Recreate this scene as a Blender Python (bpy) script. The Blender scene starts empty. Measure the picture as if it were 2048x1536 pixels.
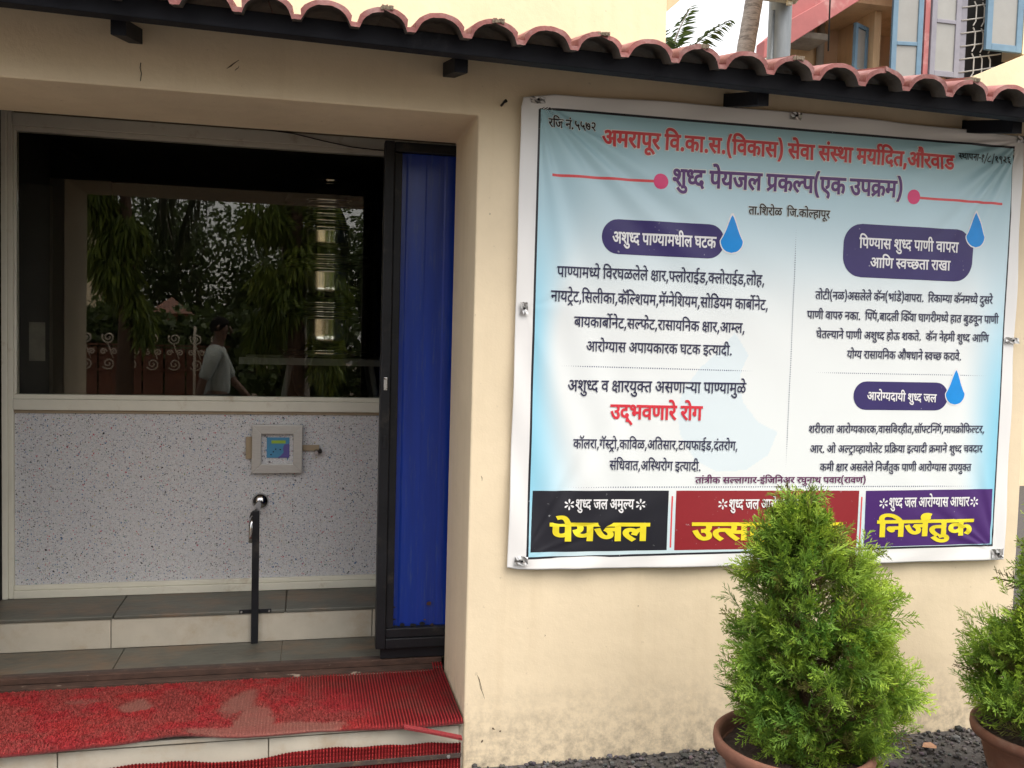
import bpy, bmesh, math, random
import numpy as np
from mathutils import Vector, Matrix, geometry

sc = bpy.context.scene
R = math.radians

# ------------------------------------------------------------------ camera, sky, sun, exposure
cd = bpy.data.cameras.new("camera")
cam = bpy.data.objects.new("camera", cd)
sc.collection.objects.link(cam)
cd.sensor_width = 36.0
cd.lens = 36.0 * 1815.7 / 2048.0
cd.clip_start, cd.clip_end = 0.05, 2000
yaw, pitch, roll = 0.2209, -0.0539, 0.0270
fwd = Vector((math.sin(yaw) * math.cos(pitch), math.cos(yaw) * math.cos(pitch), math.sin(pitch)))
rgt = Vector((math.cos(yaw), -math.sin(yaw), 0))
upv = rgt.cross(fwd)
r2 = rgt * math.cos(roll) + upv * math.sin(roll)
u2 = upv * math.cos(roll) - rgt * math.sin(roll)
cam.matrix_world = Matrix(((r2.x, u2.x, -fwd.x, -0.5377), (r2.y, u2.y, -fwd.y, -3.0093),
                           (r2.z, u2.z, -fwd.z, 1.5), (0, 0, 0, 1)))
sc.camera = cam

SUN_EL, SUN_AZ = R(66), R(150)         # hazy sun high over the street; azimuth from +Y towards +X
world = bpy.data.worlds.new("World")
sc.world = world
world.use_nodes = True
wn = world.node_tree
sky = wn.nodes.new("ShaderNodeTexSky")
sky.sky_type = 'NISHITA'
sky.sun_disc = False
sky.sun_elevation = SUN_EL
sky.sun_rotation = SUN_AZ
sky.air_density = 1.0
sky.dust_density = 6.0
sky.ozone_density = 0.3
# thin even cloud cover veils the blue of the sky
veil = wn.nodes.new("ShaderNodeMix")
veil.data_type = 'RGBA'
veil.inputs[0].default_value = 0.72
veil.inputs[7].default_value = (4.35, 4.2, 3.95, 1)
wn.links.new(sky.outputs[0], veil.inputs[6])
wn.links.new(veil.outputs[2], wn.nodes["Background"].inputs[0])
wn.nodes["Background"].inputs[1].default_value = 0.12
sl = bpy.data.lights.new("sun", 'SUN')
sl.energy = 0.8
sl.angle = R(45)
sl.color = (1.0, 0.95, 0.87)
sun = bpy.data.objects.new("sun", sl)
sc.collection.objects.link(sun)
sd = Vector((math.sin(SUN_AZ) * math.cos(SUN_EL), math.cos(SUN_AZ) * math.cos(SUN_EL), math.sin(SUN_EL)))
sun.rotation_euler = (-sd).to_track_quat('-Z', 'Y').to_euler()
sc.view_settings.view_transform = 'Standard'
sc.view_settings.look = 'None'
sc.view_settings.gamma = 1
sc.view_settings.exposure = 1.95

# ------------------------------------------------------------------ helpers
COL = sc.collection


class MB:
    """collects shapes for one mesh"""
    def __init__(s):
        s.v, s.f, s.sm = [], [], []

    def add(s, vs, fs, smooth=False):
        n = len(s.v)
        s.v += [tuple(p) for p in vs]
        s.f += [tuple(i + n for i in f) for f in fs]
        s.sm += [smooth] * len(fs)
        return s

    def box(s, x0, x1, y0, y1, z0, z1):
        return s.add([(x0, y0, z0), (x1, y0, z0), (x1, y1, z0), (x0, y1, z0), (x0, y0, z1), (x1, y0, z1), (x1, y1, z1), (x0, y1, z1)],
                     [(0, 3, 2, 1), (4, 5, 6, 7), (0, 1, 5, 4), (1, 2, 6, 5), (2, 3, 7, 6), (3, 0, 4, 7)])

    def prism(s, poly, axis, a, b):
        """poly in the two other axes, extruded along axis from a to b"""
        n = len(poly)
        def mk(p, t):
            if axis == 1: return (p[0], t, p[1])
            if axis == 0: return (t, p[0], p[1])
            return (p[0], p[1], t)
        vs = [mk(p, a) for p in poly] + [mk(p, b) for p in poly]
        fs = [tuple(range(n)), tuple(range(2 * n - 1, n - 1, -1))]
        fs += [(i + n, (i + 1) % n + n, (i + 1) % n, i) for i in range(n)]
        return s.add(vs, fs)

    def tube(s, pts, rad, n=8, caps=True):
        pts = [Vector(p) for p in pts]
        if not isinstance(rad, (list, tuple)): rad = [rad] * len(pts)
        vs, fs = [], []
        prev = None
        for i, p in enumerate(pts):
            d = (pts[min(i + 1, len(pts) - 1)] - pts[max(i - 1, 0)]).normalized()
            if prev is None:
                a = d.orthogonal().normalized()
            else:
                a = (prev - d * prev.dot(d)).normalized()
            prev = a
            b = d.cross(a)
            for k in range(n):
                t = 2 * math.pi * k / n
                vs.append(p + (a * math.cos(t) + b * math.sin(t)) * rad[i])
        for i in range(len(pts) - 1):
            for k in range(n):
                fs.append((i * n + k, i * n + (k + 1) % n, (i + 1) * n + (k + 1) % n, (i + 1) * n + k))
        s.add(vs, fs, True)
        if caps:
            m = len(s.v) - len(vs)
            s.f += [tuple(m + k for k in range(n - 1, -1, -1)), tuple(m + (len(pts) - 1) * n + k for k in range(n))]
            s.sm += [False, False]
        return s

    def lathe(s, prof, c, n=40, smooth=True):
        vs, fs = [], []
        for r, z in prof:
            for k in range(n):
                t = 2 * math.pi * k / n
                vs.append((c[0] + r * math.cos(t), c[1] + r * math.sin(t), c[2] + z))
        for i in range(len(prof) - 1):
            for k in range(n):
                fs.append((i * n + k, i * n + (k + 1) % n, (i + 1) * n + (k + 1) % n, (i + 1) * n + k))
        return s.add(vs, fs, smooth)

    def mesh(s, name):
        me = bpy.data.meshes.new(name)
        me.from_pydata(s.v, [], s.f)
        me.polygons.foreach_set("use_smooth", s.sm)
        me.update()
        return me

    def build(s, name, m, parent=None, bevel=0, seg=2, recalc=False):
        me = s.mesh(name)
        if recalc or bevel:
            bm = bmesh.new(); bm.from_mesh(me)
            bmesh.ops.recalc_face_normals(bm, faces=bm.faces)
            bm.to_mesh(me); bm.free()
        o = link(name, me, m, parent)
        if bevel:
            b = o.modifiers.new("bevel", 'BEVEL')
            b.width = bevel; b.segments = seg; b.limit_method = 'ANGLE'; b.angle_limit = R(40)
            b.harden_normals = False
        return o


def link(name, me, m=None, parent=None):
    o = bpy.data.objects.new(name, me)
    COL.objects.link(o)
    if m is not None and len(me.materials) == 0: me.materials.append(m)
    if parent is not None: o.parent = parent
    return o


def np_mesh(name, V, F, m, parent=None, smooth=False, col=None, cname="tint"):
    """V (n,3), F (k,3|4)"""
    me = bpy.data.meshes.new(name)
    V = np.asarray(V, dtype=np.float32); F = np.asarray(F, dtype=np.int32)
    me.vertices.add(len(V)); me.vertices.foreach_set("co", V.ravel())
    k = F.shape[1]
    me.loops.add(F.size); me.loops.foreach_set("vertex_index", F.ravel())
    me.polygons.add(len(F)); me.polygons.foreach_set("loop_start", np.arange(0, F.size, k, dtype=np.int32))
    me.update(calc_edges=True)
    me.polygons.foreach_set("use_smooth", np.full(len(F), smooth))
    if col is not None:
        a = me.color_attributes.new(cname, 'FLOAT_COLOR', 'POINT')
        c4 = np.ones((len(V), 4), np.float32); c4[:, :3] = col
        a.data.foreach_set("color", c4.ravel())
    me.validate()
    return link(name, me, m, parent)


def tag(o, label=None, cat=None, group=None, kind=None):
    if label: o["label"] = label
    if cat: o["category"] = cat
    if group: o["group"] = group
    if kind: o["kind"] = kind
    return o


def thing(name, loc, label, cat, group=None):
    o = bpy.data.objects.new(name, None)
    COL.objects.link(o)
    o.location = loc
    o.empty_display_size = 0.1
    return tag(o, label, cat, group)


class At:
    """parts are written in world metres and parented to a thing whose origin lies elsewhere"""
    def __init__(s, root): s.r = root
    def __call__(s, o):
        o.parent = s.r
        o.matrix_parent_inverse = Matrix.Translation(-Vector(s.r.location))
        return o


# ---------- materials
def mat(name, col, rough=0.6, metal=0.0, var=0.12, vscale=6.0, bump=0.0, bscale=60.0, spec=0.5, col2=None, c2scale=2.0, c2pos=(0.5, 0.62), stretch=(1, 1, 1), coat=0.0, alpha=None):
    m = bpy.data.materials.new(name)
    m.use_nodes = True
    nt = m.node_tree; N = nt.nodes; L = nt.links
    p = N["Principled BSDF"]
    p.inputs["Roughness"].default_value = rough
    p.inputs["Metallic"].default_value = metal
    p.inputs["Specular IOR Level"].default_value = spec
    p.inputs["Coat Weight"].default_value = coat
    tc = N.new("ShaderNodeNewGeometry")
    mp = N.new("ShaderNodeMapping"); mp.inputs[3].default_value = stretch
    L.new(tc.outputs["Position"], mp.inputs[0])
    nz = N.new("ShaderNodeTexNoise"); nz.inputs["Scale"].default_value = vscale; nz.inputs["Detail"].default_value = 6; nz.inputs["Roughness"].default_value = 0.65
    L.new(mp.outputs[0], nz.inputs[0])
    rp = N.new("ShaderNodeMapRange"); rp.inputs[1].default_value = 0.3; rp.inputs[2].default_value = 0.7
    rp.inputs[3].default_value = 1 - var; rp.inputs[4].default_value = 1 + var
    L.new(nz.outputs[0], rp.inputs[0])
    mx = N.new("ShaderNodeMix"); mx.data_type = 'RGBA'; mx.blend_type = 'MULTIPLY'; mx.inputs[0].default_value = 1
    mx.inputs[6].default_value = (*col, 1)
    L.new(rp.outputs[0], mx.inputs[7])
    out = mx.outputs[2]
    if col2 is not None:
        n2 = N.new("ShaderNodeTexNoise"); n2.inputs["Scale"].default_value = c2scale; n2.inputs["Detail"].default_value = 8; n2.inputs["Roughness"].default_value = 0.7
        L.new(mp.outputs[0], n2.inputs[0])
        r3 = N.new("ShaderNodeMapRange"); r3.inputs[1].default_value = c2pos[0]; r3.inputs[2].default_value = c2pos[1]
        L.new(n2.outputs[0], r3.inputs[0])
        m2 = N.new("ShaderNodeMix"); m2.data_type = 'RGBA'; m2.inputs[7].default_value = (*col2, 1)
        L.new(r3.outputs[0], m2.inputs[0]); L.new(out, m2.inputs[6])
        out = m2.outputs[2]
    L.new(out, p.inputs["Base Color"])
    if bump:
        nb = N.new("ShaderNodeTexNoise"); nb.inputs["Scale"].default_value = bscale; nb.inputs["Detail"].default_value = 5
        L.new(mp.outputs[0], nb.inputs[0])
        bp = N.new("ShaderNodeBump"); bp.inputs["Strength"].default_value = bump; bp.inputs["Distance"].default_value = 0.004
        L.new(nb.outputs[0], bp.inputs["Height"]); L.new(bp.outputs[0], p.inputs["Normal"])
    return m


def nodes(m):
    return m.node_tree.nodes, m.node_tree.links, m.node_tree.nodes["Principled BSDF"]


def mix(N, L, fac, a, b, blend='MIX'):
    n = N.new("ShaderNodeMix"); n.data_type = 'RGBA'; n.blend_type = blend
    for i, v in ((0, fac), (6, a), (7, b)):
        if hasattr(v, "is_output"): L.new(v, n.inputs[i])
        elif i == 0: n.inputs[0].default_value = v
        else: n.inputs[i].default_value = (*v, 1)
    return n.outputs[2]


def ramp(N, L, src, a, b, c=0.0, d=1.0):
    n = N.new("ShaderNodeMapRange")
    n.inputs[1].default_value, n.inputs[2].default_value, n.inputs[3].default_value, n.inputs[4].default_value = a, b, c, d
    L.new(src, n.inputs[0])
    return n.outputs[0]


def noise(N, L, vec, scale, detail=4, rough=0.6):
    n = N.new("ShaderNodeTexNoise"); n.inputs["Scale"].default_value = scale; n.inputs["Detail"].default_value = detail; n.inputs["Roughness"].default_value = rough
    L.new(vec, n.inputs[0])
    return n.outputs[0]


def attr_mat(name, rough=0.6, aname="tint", spec=0.4, trans=0.0, var=0.0):
    m = bpy.data.materials.new(name); m.use_nodes = True
    N, L, p = nodes(m)
    a = N.new("ShaderNodeAttribute"); a.attribute_name = aname
    L.new(a.outputs["Color"], p.inputs["Base Color"])
    p.inputs["Roughness"].default_value = rough
    p.inputs["Specular IOR Level"].default_value = spec
    if trans:
        t = N.new("ShaderNodeBsdfTranslucent"); L.new(a.outputs["Color"], t.inputs[0])
        ms = N.new("ShaderNodeMixShader"); ms.inputs[0].default_value = trans
        L.new(p.outputs[0], ms.inputs[1]); L.new(t.outputs[0], ms.inputs[2])
        L.new(ms.outputs[0], N["Material Output"].inputs[0])
    return m


# cream plaster: base colour, rain streaks, splash dirt near the ground, scuffs
def plaster(name, col, dirt=True):
    m = mat(name, col, rough=0.85, var=0.075, vscale=2.2, spec=0.2)
    N, L, p = nodes(m)
    base = p.inputs["Base Color"].links[0].from_socket
    g = N.new("ShaderNodeNewGeometry")
    sep = N.new("ShaderNodeSeparateXYZ"); L.new(g.outputs["Position"], sep.inputs[0])
    mp = N.new("ShaderNodeMapping"); mp.inputs[3].default_value = (9, 9, 0.6); L.new(g.outputs["Position"], mp.inputs[0])
    streak = ramp(N, L, noise(N, L, mp.outputs[0], 1.5, 5), 0.52, 0.75, 0, 0.16)
    c = mix(N, L, streak, base, (col[0] * 0.68, col[1] * 0.62, col[2] * 0.52))
    spots = ramp(N, L, noise(N, L, g.outputs["Position"], 38, 3), 0.68, 0.76, 0, 0.35)
    c = mix(N, L, spots, c, (0.22, 0.17, 0.11))
    if dirt:
        zz = ramp(N, L, sep.outputs[2], 0.0, 0.32, 1, 0)
        nn = ramp(N, L, noise(N, L, g.outputs["Position"], 22, 6, 0.75), 0.42, 0.7, 0, 0.75)
        mu = N.new("ShaderNodeMath"); mu.operation = 'MULTIPLY'; L.new(zz, mu.inputs[0]); L.new(nn, mu.inputs[1])
        c = mix(N, L, mu.outputs[0], c, (0.16, 0.14, 0.12))
    L.new(c, p.inputs["Base Color"])
    b1 = noise(N, L, g.outputs["Position"], 160, 3); b2 = noise(N, L, g.outputs["Position"], 14, 4)
    ad = N.new("ShaderNodeMath"); ad.operation = 'MULTIPLY_ADD'; ad.inputs[1].default_value = 5.0
    L.new(b2, ad.inputs[0]); L.new(b1, ad.inputs[2])
    bp = N.new("ShaderNodeBump"); bp.inputs["Strength"].default_value = 0.22; bp.inputs["Distance"].default_value = 0.002
    L.new(ad.outputs[0], bp.inputs["Height"]); L.new(bp.outputs[0], p.inputs["Normal"])
    return m


M = {}
M['plaster'] = plaster('cream_plaster', (0.75, 0.635, 0.455))
M['plaster_far'] = plaster('cream_plaster_upper', (0.78, 0.65, 0.44), False)
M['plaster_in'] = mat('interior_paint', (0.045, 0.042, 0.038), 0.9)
M['black'] = mat('black_enamel', (0.012, 0.013, 0.016), 0.42, var=0.3, col2=(0.05, 0.045, 0.04), c2scale=9, c2pos=(0.58, 0.75), bump=0.2, bscale=90, spec=0.25)
M['beam'] = mat('black_painted_steel', (0.012, 0.013, 0.018), 0.6, var=0.3, col2=(0.05, 0.05, 0.055), c2scale=4, c2pos=(0.62, 0.85), bump=0.2, bscale=50, spec=0.15)
M['tile'] = mat('red_clay_tile', (0.235, 0.075, 0.068), 0.55, var=0.34, vscale=6, col2=(0.33, 0.20, 0.19), c2scale=14, c2pos=(0.48, 0.75), bump=0.35, bscale=120)
M['tile_under'] = mat('dark_tile_underside', (0.085, 0.07, 0.06), 0.95, var=0.3, vscale=12, bump=0.5, bscale=60)  # undersides get a darker grey-brown than the tops
M['mortar'] = mat('grey_mortar', (0.25, 0.20, 0.15), 0.95, var=0.3, vscale=30, bump=0.8, bscale=120)
M['alu'] = mat('cream_powder_coated_aluminium', (0.70, 0.68, 0.58), 0.4, var=0.06, col2=(0.40, 0.30, 0.19), c2scale=7, c2pos=(0.58, 0.80), spec=0.5)
M['blue'] = mat('blue_gloss_paint', (0.004, 0.030, 0.26), 0.27, var=0.2, vscale=3, bump=0.5, bscale=2.5, col2=(0.03, 0.06, 0.22), c2scale=14, c2pos=(0.54, 0.72), stretch=(5, 5, .35))
M['rust'] = mat('rusty_steel', (0.050, 0.026, 0.018), 0.85, var=0.45, vscale=25, col2=(0.30, 0.24, 0.19), c2scale=24, c2pos=(0.63, 0.68), bump=0.7, bscale=70, stretch=(.5, 1, 1))
M['rust_dark'] = mat('rusty_dark_strip', (0.05, 0.035, 0.03), 0.8, var=0.4, vscale=30, col2=(0.15, 0.09, 0.05), c2scale=20, c2pos=(0.55, 0.7), bump=0.4)
M['slate'] = mat('green_grey_slate', (0.095, 0.095, 0.08), 0.5, var=0.28, vscale=7, col2=(0.17, 0.115, 0.075), c2scale=5, c2pos=(0.46, 0.66), bump=0.6, bscale=40, stretch=(.6, 1, 1))
M['cement'] = mat('cement_fillet', (0.30, 0.27, 0.22), 0.9, var=0.25, vscale=20, bump=0.6)
M['whitetile'] = mat('white_marble_tile', (0.46, 0.425, 0.355), 0.4, var=0.10, vscale=5, col2=(0.36, 0.28, 0.19), c2scale=6, c2pos=(0.50, 0.78), bump=0.1)
M['chrome'] = mat('worn_chrome', (0.62, 0.62, 0.63), 0.16, 1.0, var=0.1)
M['steel'] = mat('mirror_stainless_steel', (0.80, 0.78, 0.72), 0.13, 1.0, var=0.03, bump=0.12, bscale=3.2, stretch=(1, 1, .35))
M['silver'] = mat('brushed_aluminium', (0.56, 0.55, 0.53), 0.38, 0.7, var=0.08, vscale=30, stretch=(1, 1, 8))
M['zinc'] = mat('galvanised_tin', (0.55, 0.55, 0.55), 0.35, 0.8, var=0.25, vscale=60, col2=(0.12, 0.09, 0.07), c2scale=70, c2pos=(0.55, 0.65))
M['plastic_black'] = mat('black_plastic', (0.012, 0.012, 0.013), 0.4)
M['terracotta'] = mat('terracotta', (0.20, 0.088, 0.058), 0.85, var=0.2, vscale=8, col2=(0.26, 0.18, 0.14), c2scale=6, c2pos=(0.52, 0.8), bump=0.4, bscale=60)
M['soil'] = mat('dark_soil', (0.055, 0.035, 0.026), 0.95, var=0.5, vscale=40, bump=1.0, bscale=60)
M['bark'] = mat('brown_bark', (0.11, 0.065, 0.04), 0.9, var=0.35, vscale=40, bump=0.8, bscale=80)
M['palmbark'] = mat('ringed_palm_bark', (0.34, 0.29, 0.25), 0.9, var=0.3, vscale=9, col2=(0.18, 0.15, 0.13), c2scale=7, c2pos=(0.5, 0.6), stretch=(1, 1, 4), bump=0.6, bscale=14)
M['tankstand'] = mat('grey_angle_iron', (0.20, 0.20, 0.19), 0.6)
M['red_wall'] = mat('faded_red_paint', (0.38, 0.125, 0.125), 0.8, var=0.15, vscale=3, col2=(0.56, 0.36, 0.34), c2scale=2.6, c2pos=(0.52, 0.75), bump=0.2)
M['orange'] = mat('orange_wash', (0.72, 0.52, 0.32), 0.9, var=0.1, col2=(0.50, 0.33, 0.2), c2scale=3, c2pos=(0.5, 0.75), stretch=(2, 2, .5))
M['peach'] = mat('peach_wash', (0.72, 0.53, 0.38), 0.9, var=0.08, col2=(0.56, 0.33, 0.19), c2scale=3, c2pos=(0.55, 0.8), stretch=(2, 2, .4))
M['concrete'] = mat('weathered_concrete', (0.36, 0.34, 0.31), 0.95, var=0.3, vscale=5, col2=(0.14, 0.13, 0.12), c2scale=3, c2pos=(0.55, 0.8))
M['window_blue'] = mat('pale_blue_window_paint', (0.12, 0.215, 0.305), 0.5, var=0.12, vscale=8)
M['window_grey'] = mat('lavender_grey_window_paint', (0.23, 0.225, 0.265), 0.55, var=0.12, vscale=8)
M['frosted'] = mat('frosted_glass', (0.29, 0.29, 0.275), 0.25, var=0.1, vscale=2)
M['pole'] = mat('galvanised_pole', (0.17, 0.19, 0.205), 0.5, 0.3, var=0.2, vscale=6, stretch=(3, 3, .5))
M['box_plastic'] = mat('yellowed_plastic_box', (0.60, 0.55, 0.42), 0.5)
M['dark_in'] = mat('shade_black', (0.02, 0.02, 0.022), 0.9)  # near-black that stands in for shade; also colours the cracks
M['dirt_mark'] = mat('dark_dirt', (0.10, 0.075, 0.05), 0.95)
M['wire'] = mat('black_cable', (0.015, 0.012, 0.012), 0.6)
M['asphalt'] = mat('dark_gravel_ground', (0.06, 0.056, 0.055), 0.95, var=0.35, vscale=50, bump=1.0, bscale=70)
M['dirt'] = mat('roadside_dirt', (0.17, 0.125, 0.09), 0.95, var=0.25, vscale=3, bump=0.5, bscale=30)
M['pipe'] = mat('grey_drain_pipe', (0.42, 0.40, 0.37), 0.6)
M['fence_sheet'] = mat('brown_painted_sheet', (0.20, 0.07, 0.035), 0.6, var=0.2)
M['fence_iron'] = mat('cream_painted_iron', (0.78, 0.68, 0.55), 0.6)
M['cardboard'] = mat('brown_wood_block', (0.34, 0.27, 0.18), 0.8, var=0.15)

# speckled recycled board
def speckle_mat():
    m = mat('speckled_recycled_board', (0.60, 0.60, 0.60), 0.55, var=0.16, vscale=140, spec=0.3)
    N, L, p = nodes(m)
    base = p.inputs["Base Color"].links[0].from_socket
    g = N.new("ShaderNodeNewGeometry")
    c = base
    big = ramp(N, L, noise(N, L, g.outputs["Position"], 5, 3), 0.3, 0.7, 0, 0.5)
    c = mix(N, L, big, c, (0.54, 0.55, 0.59))
    def layer(c, scale, stops, lo, hi):
        # pieces are cell-shaped chips, each with its own colour
        mp = N.new("ShaderNodeMapping"); mp.inputs[3].default_value = (1, 1, 1)
        nz = N.new("ShaderNodeTexNoise"); nz.inputs["Scale"].default_value = scale * 1.3
        L.new(g.outputs["Position"], nz.inputs[0])
        vm = N.new("ShaderNodeVectorMath"); vm.operation = 'MULTIPLY_ADD'
        vm.inputs[1].default_value = (1.2 / scale,) * 3
        L.new(nz.outputs["Color"], vm.inputs[0]); L.new(g.outputs["Position"], vm.inputs[2])
        v = N.new("ShaderNodeTexVoronoi"); v.inputs["Scale"].default_value = scale
        L.new(vm.outputs[0], v.inputs[0])
        s = N.new("ShaderNodeSeparateColor"); L.new(v.outputs["Color"], s.inputs[0])
        cr = N.new("ShaderNodeValToRGB"); cr.color_ramp.interpolation = 'CONSTANT'
        e = cr.color_ramp.elements
        e[0].position = 0; e[0].color = (*stops[0][1], 1)
        e[1].position = stops[1][0]; e[1].color = (*stops[1][1], 1)
        for pos, col in stops[2:]:
            k = e.new(pos); k.color = (*col, 1)
        L.new(s.outputs[0], cr.inputs[0])
        th = ramp(N, L, s.outputs[1], 0, 1, lo, hi)
        cmpn = N.new("ShaderNodeMath"); cmpn.operation = 'LESS_THAN'
        L.new(v.outputs["Distance"], cmpn.inputs[0]); L.new(th, cmpn.inputs[1])
        return mix(N, L, cmpn.outputs[0], c, cr.outputs[0])
    c = layer(c, 225, [(0, (0.66, 0.66, 0.67)), (0.3, (0.38, 0.39, 0.42)), (0.48, (0.70, 0.69, 0.69)), (0.62, (0.50, 0.40, 0.40)), (0.72, (0.45, 0.44, 0.42)), (0.84, (0.30, 0.36, 0.50)), (0.94, (0.42, 0.48, 0.43))], 0.0, 0.75)
    c = layer(c, 128, [(0, (0.62, 0.61, 0.62)), (0.46, (0.16, 0.16, 0.18)), (0.60, (0.10, 0.19, 0.34)), (0.72, (0.46, 0.17, 0.20)), (0.80, (0.04, 0.04, 0.05)), (0.90, (0.13, 0.26, 0.22)), (0.94, (0.48, 0.42, 0.20)), (0.97, (0.70, 0.69, 0.68))], -0.05, 0.58)
    c = layer(c, 70, [(0, (0.5, 0.5, 0.5)), (0.35, (0.03, 0.03, 0.035)), (0.66, (0.10, 0.17, 0.30)), (0.82, (0.45, 0.08, 0.12))], -0.75, 0.30)
    L.new(c, p.inputs["Base Color"])
    b = noise(N, L, g.outputs["Position"], 300, 2)
    bp = N.new("ShaderNodeBump"); bp.inputs["Strength"].default_value = 0.2; bp.inputs["Distance"].default_value = 0.001
    L.new(b, bp.inputs["Height"]); L.new(bp.outputs[0], p.inputs["Normal"])
    return m


M['speckle'] = speckle_mat()


def glass_mat():
    m = bpy.data.materials.new('tinted_window_glass'); m.use_nodes = True
    N = m.node_tree.nodes; L = m.node_tree.links
    N.remove(N["Principled BSDF"])
    t = N.new("ShaderNodeBsdfTransparent"); t.inputs[0].default_value = (0.93, 0.93, 0.90, 1)
    g = N.new("ShaderNodeBsdfGlossy"); g.inputs["Roughness"].default_value = 0.004; g.inputs[0].default_value = (1, 1, 1, 1)
    f = N.new("ShaderNodeFresnel"); f.inputs[0].default_value = 1.6
    ms = N.new("ShaderNodeMixShader")
    L.new(f.outputs[0], ms.inputs[0]); L.new(t.outputs[0], ms.inputs[1]); L.new(g.outputs[0], ms.inputs[2])
    L.new(ms.outputs[0], N["Material Output"].inputs[0])
    return m


M['glass'] = glass_mat()

# ------------------------------------------------------------------ ground
GS = 160
gv = [(-GS, -GS, 0), (GS, -GS, 0), (GS, GS, 0), (-GS, GS, 0)]
tag(MB().add(gv, [(0, 1, 2, 3)]).build('ground', M['asphalt']), kind='structure')
tag(MB().add([(-60, -60, 0.004), (60, -60, 0.004), (60, -6.2, 0.004), (-60, -5.6, 0.004)], [(0, 1, 2, 3)]).build('road_verge', M['dirt']), kind='structure')

# ------------------------------------------------------------------ shop building
shop = thing('shop_building', (0, 0.2, 0), 'cream plastered shop with a recessed opening and a bare right-hand wall', 'building')
S_ = At(shop)
wall_poly = [(-3.2, -0.2), (-1.735, -0.2), (-1.735, 2.224), (0, 2.224), (0, -0.2), (2.19, -0.2), (2.19, 2.372), (-3.2, 2.468)]
S_(MB().prism(wall_poly, 1, 0.0, 0.47).build('plaster_wall', M['plaster'], bevel=0.006, seg=3))
S_(MB().box(-1.80, 2.0, 0.4706, 0.478, 2.226, 2.42).build('added_dark_sheet', M['dark_in']))  # added dark sheets, so the wall's back mirrors black in the glass
S_(MB().box(0.004, 2.0, 0.4706, 0.476, 0.19, 2.224).build('added_dark_sheet', M['dark_in']))
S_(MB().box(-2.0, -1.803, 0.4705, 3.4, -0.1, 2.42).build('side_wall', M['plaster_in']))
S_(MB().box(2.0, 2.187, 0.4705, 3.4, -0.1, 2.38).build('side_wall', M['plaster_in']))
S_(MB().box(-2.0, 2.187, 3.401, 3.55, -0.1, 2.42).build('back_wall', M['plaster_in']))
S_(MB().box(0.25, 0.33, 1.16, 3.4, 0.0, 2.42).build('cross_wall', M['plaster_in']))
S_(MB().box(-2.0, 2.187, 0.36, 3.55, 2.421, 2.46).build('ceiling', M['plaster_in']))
S_(MB().box(-1.8, 0.25, 1.30, 3.4, 0.0, 0.315).build('back_room_floor', M['slate']))
rn = random.Random(14)
def scuff(x, z, dx, dz, w):
    pts = [(x + dx * t + rn.uniform(-.002, .002), 0.0003, z + dz * t) for t in (0, .3, .6, 1)]
    S_(MB().tube(pts, [w * .3, w, w * .7, w * .2], 4).build('scuff_mark', M['dirt_mark']))
for a in ((0.045, .33, .016, -.055, .0022), (0.052, .30, .02, -.06, .0015), (-0.80, 2.305, .035, .030, .0028), (-0.775, 2.30, .012, .018, .0016), (.04, 1.02, .004, -.02, .0016), (.10, .14, .01, -.006, .004), (.07, .10, -.006, -.01, .004), (.125, .125, .008, .004, .003), (.045, 1.9, .002, .006, .002), (1.35, .05, .004, .003, .004), (.62, .55, .003, -.004, .002), (.28, .46, .001, -.008, .0015)):
    scuff(*a)
upper = thing('upper_storey', (0, 1.6, 2.46), 'bright cream upper wall rising behind the red roof tiles', 'building')
U_ = At(upper)
U_(MB().box(-6, 1.284, 1.6, 5.2, 2.462, 6.0).build('wall', M['plaster_far'], bevel=0.01))
U_(MB().prism([(1.285, 3.232), (1.72, 3.63), (1.72, 3.80), (1.285, 3.80)], 1, 1.61, 1.66).build('overhang', M['orange']))

# ------------------------------------------------------------------ tiled awning
AW_T = -0.0180      # the whole awning drops a little towards the right


def aw(x, z): return z + AW_T * (x - 0.3)


awn = thing('tiled_awning', (0.0, -0.3, 2.3), 'red wavy roof tiles on a black eave beam above the shop front', 'awning')
A_ = At(awn)
# beam, four rafters
bm_ = MB().add([(-3.2, -0.335, aw(-3.2, 2.308)), (3.0, -0.335, aw(3.0, 2.308)), (3.0, -0.285, aw(3.0, 2.308)), (-3.2, -0.285, aw(-3.2, 2.308)),
                (-3.2, -0.335, aw(-3.2, 2.362)), (3.0, -0.335, aw(3.0, 2.362)), (3.0, -0.285, aw(3.0, 2.362)), (-3.2, -0.285, aw(-3.2, 2.362))],
               [(0, 3, 2, 1), (4, 5, 6, 7), (0, 1, 5, 4), (1, 2, 6, 5), (2, 3, 7, 6), (3, 0, 4, 7)])
A_(bm_.build('eave_beam', M['beam'], bevel=0.003))
for xr in (-1.068, -0.102, 0.893, 1.862):
    zr = aw(xr, 2.278)
    rb = MB()
    w = 0.0205
    y0, y1 = -0.255, 0.46
    z0, z1 = zr, zr + 0.21 * (y1 - y0)
    rb.add([(xr - w, y0, z0), (xr + w, y0, z0), (xr + w, y1, z1), (xr - w, y1, z1),
            (xr - w, y0, z0 + 0.046), (xr + w, y0, z0 + 0.046), (xr + w, y1, z1 + 0.046), (xr - w, y1, z1 + 0.046)],
           [(0, 3, 2, 1), (4, 5, 6, 7), (0, 1, 5, 4), (1, 2, 6, 5), (2, 3, 7, 6), (3, 0, 4, 7)])
    A_(rb.build('rafter', M['beam'], bevel=0.002))

# a two-roll tile: outer and inner profile swept along its length
TW = 0.3155
SL = 0.2126


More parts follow.
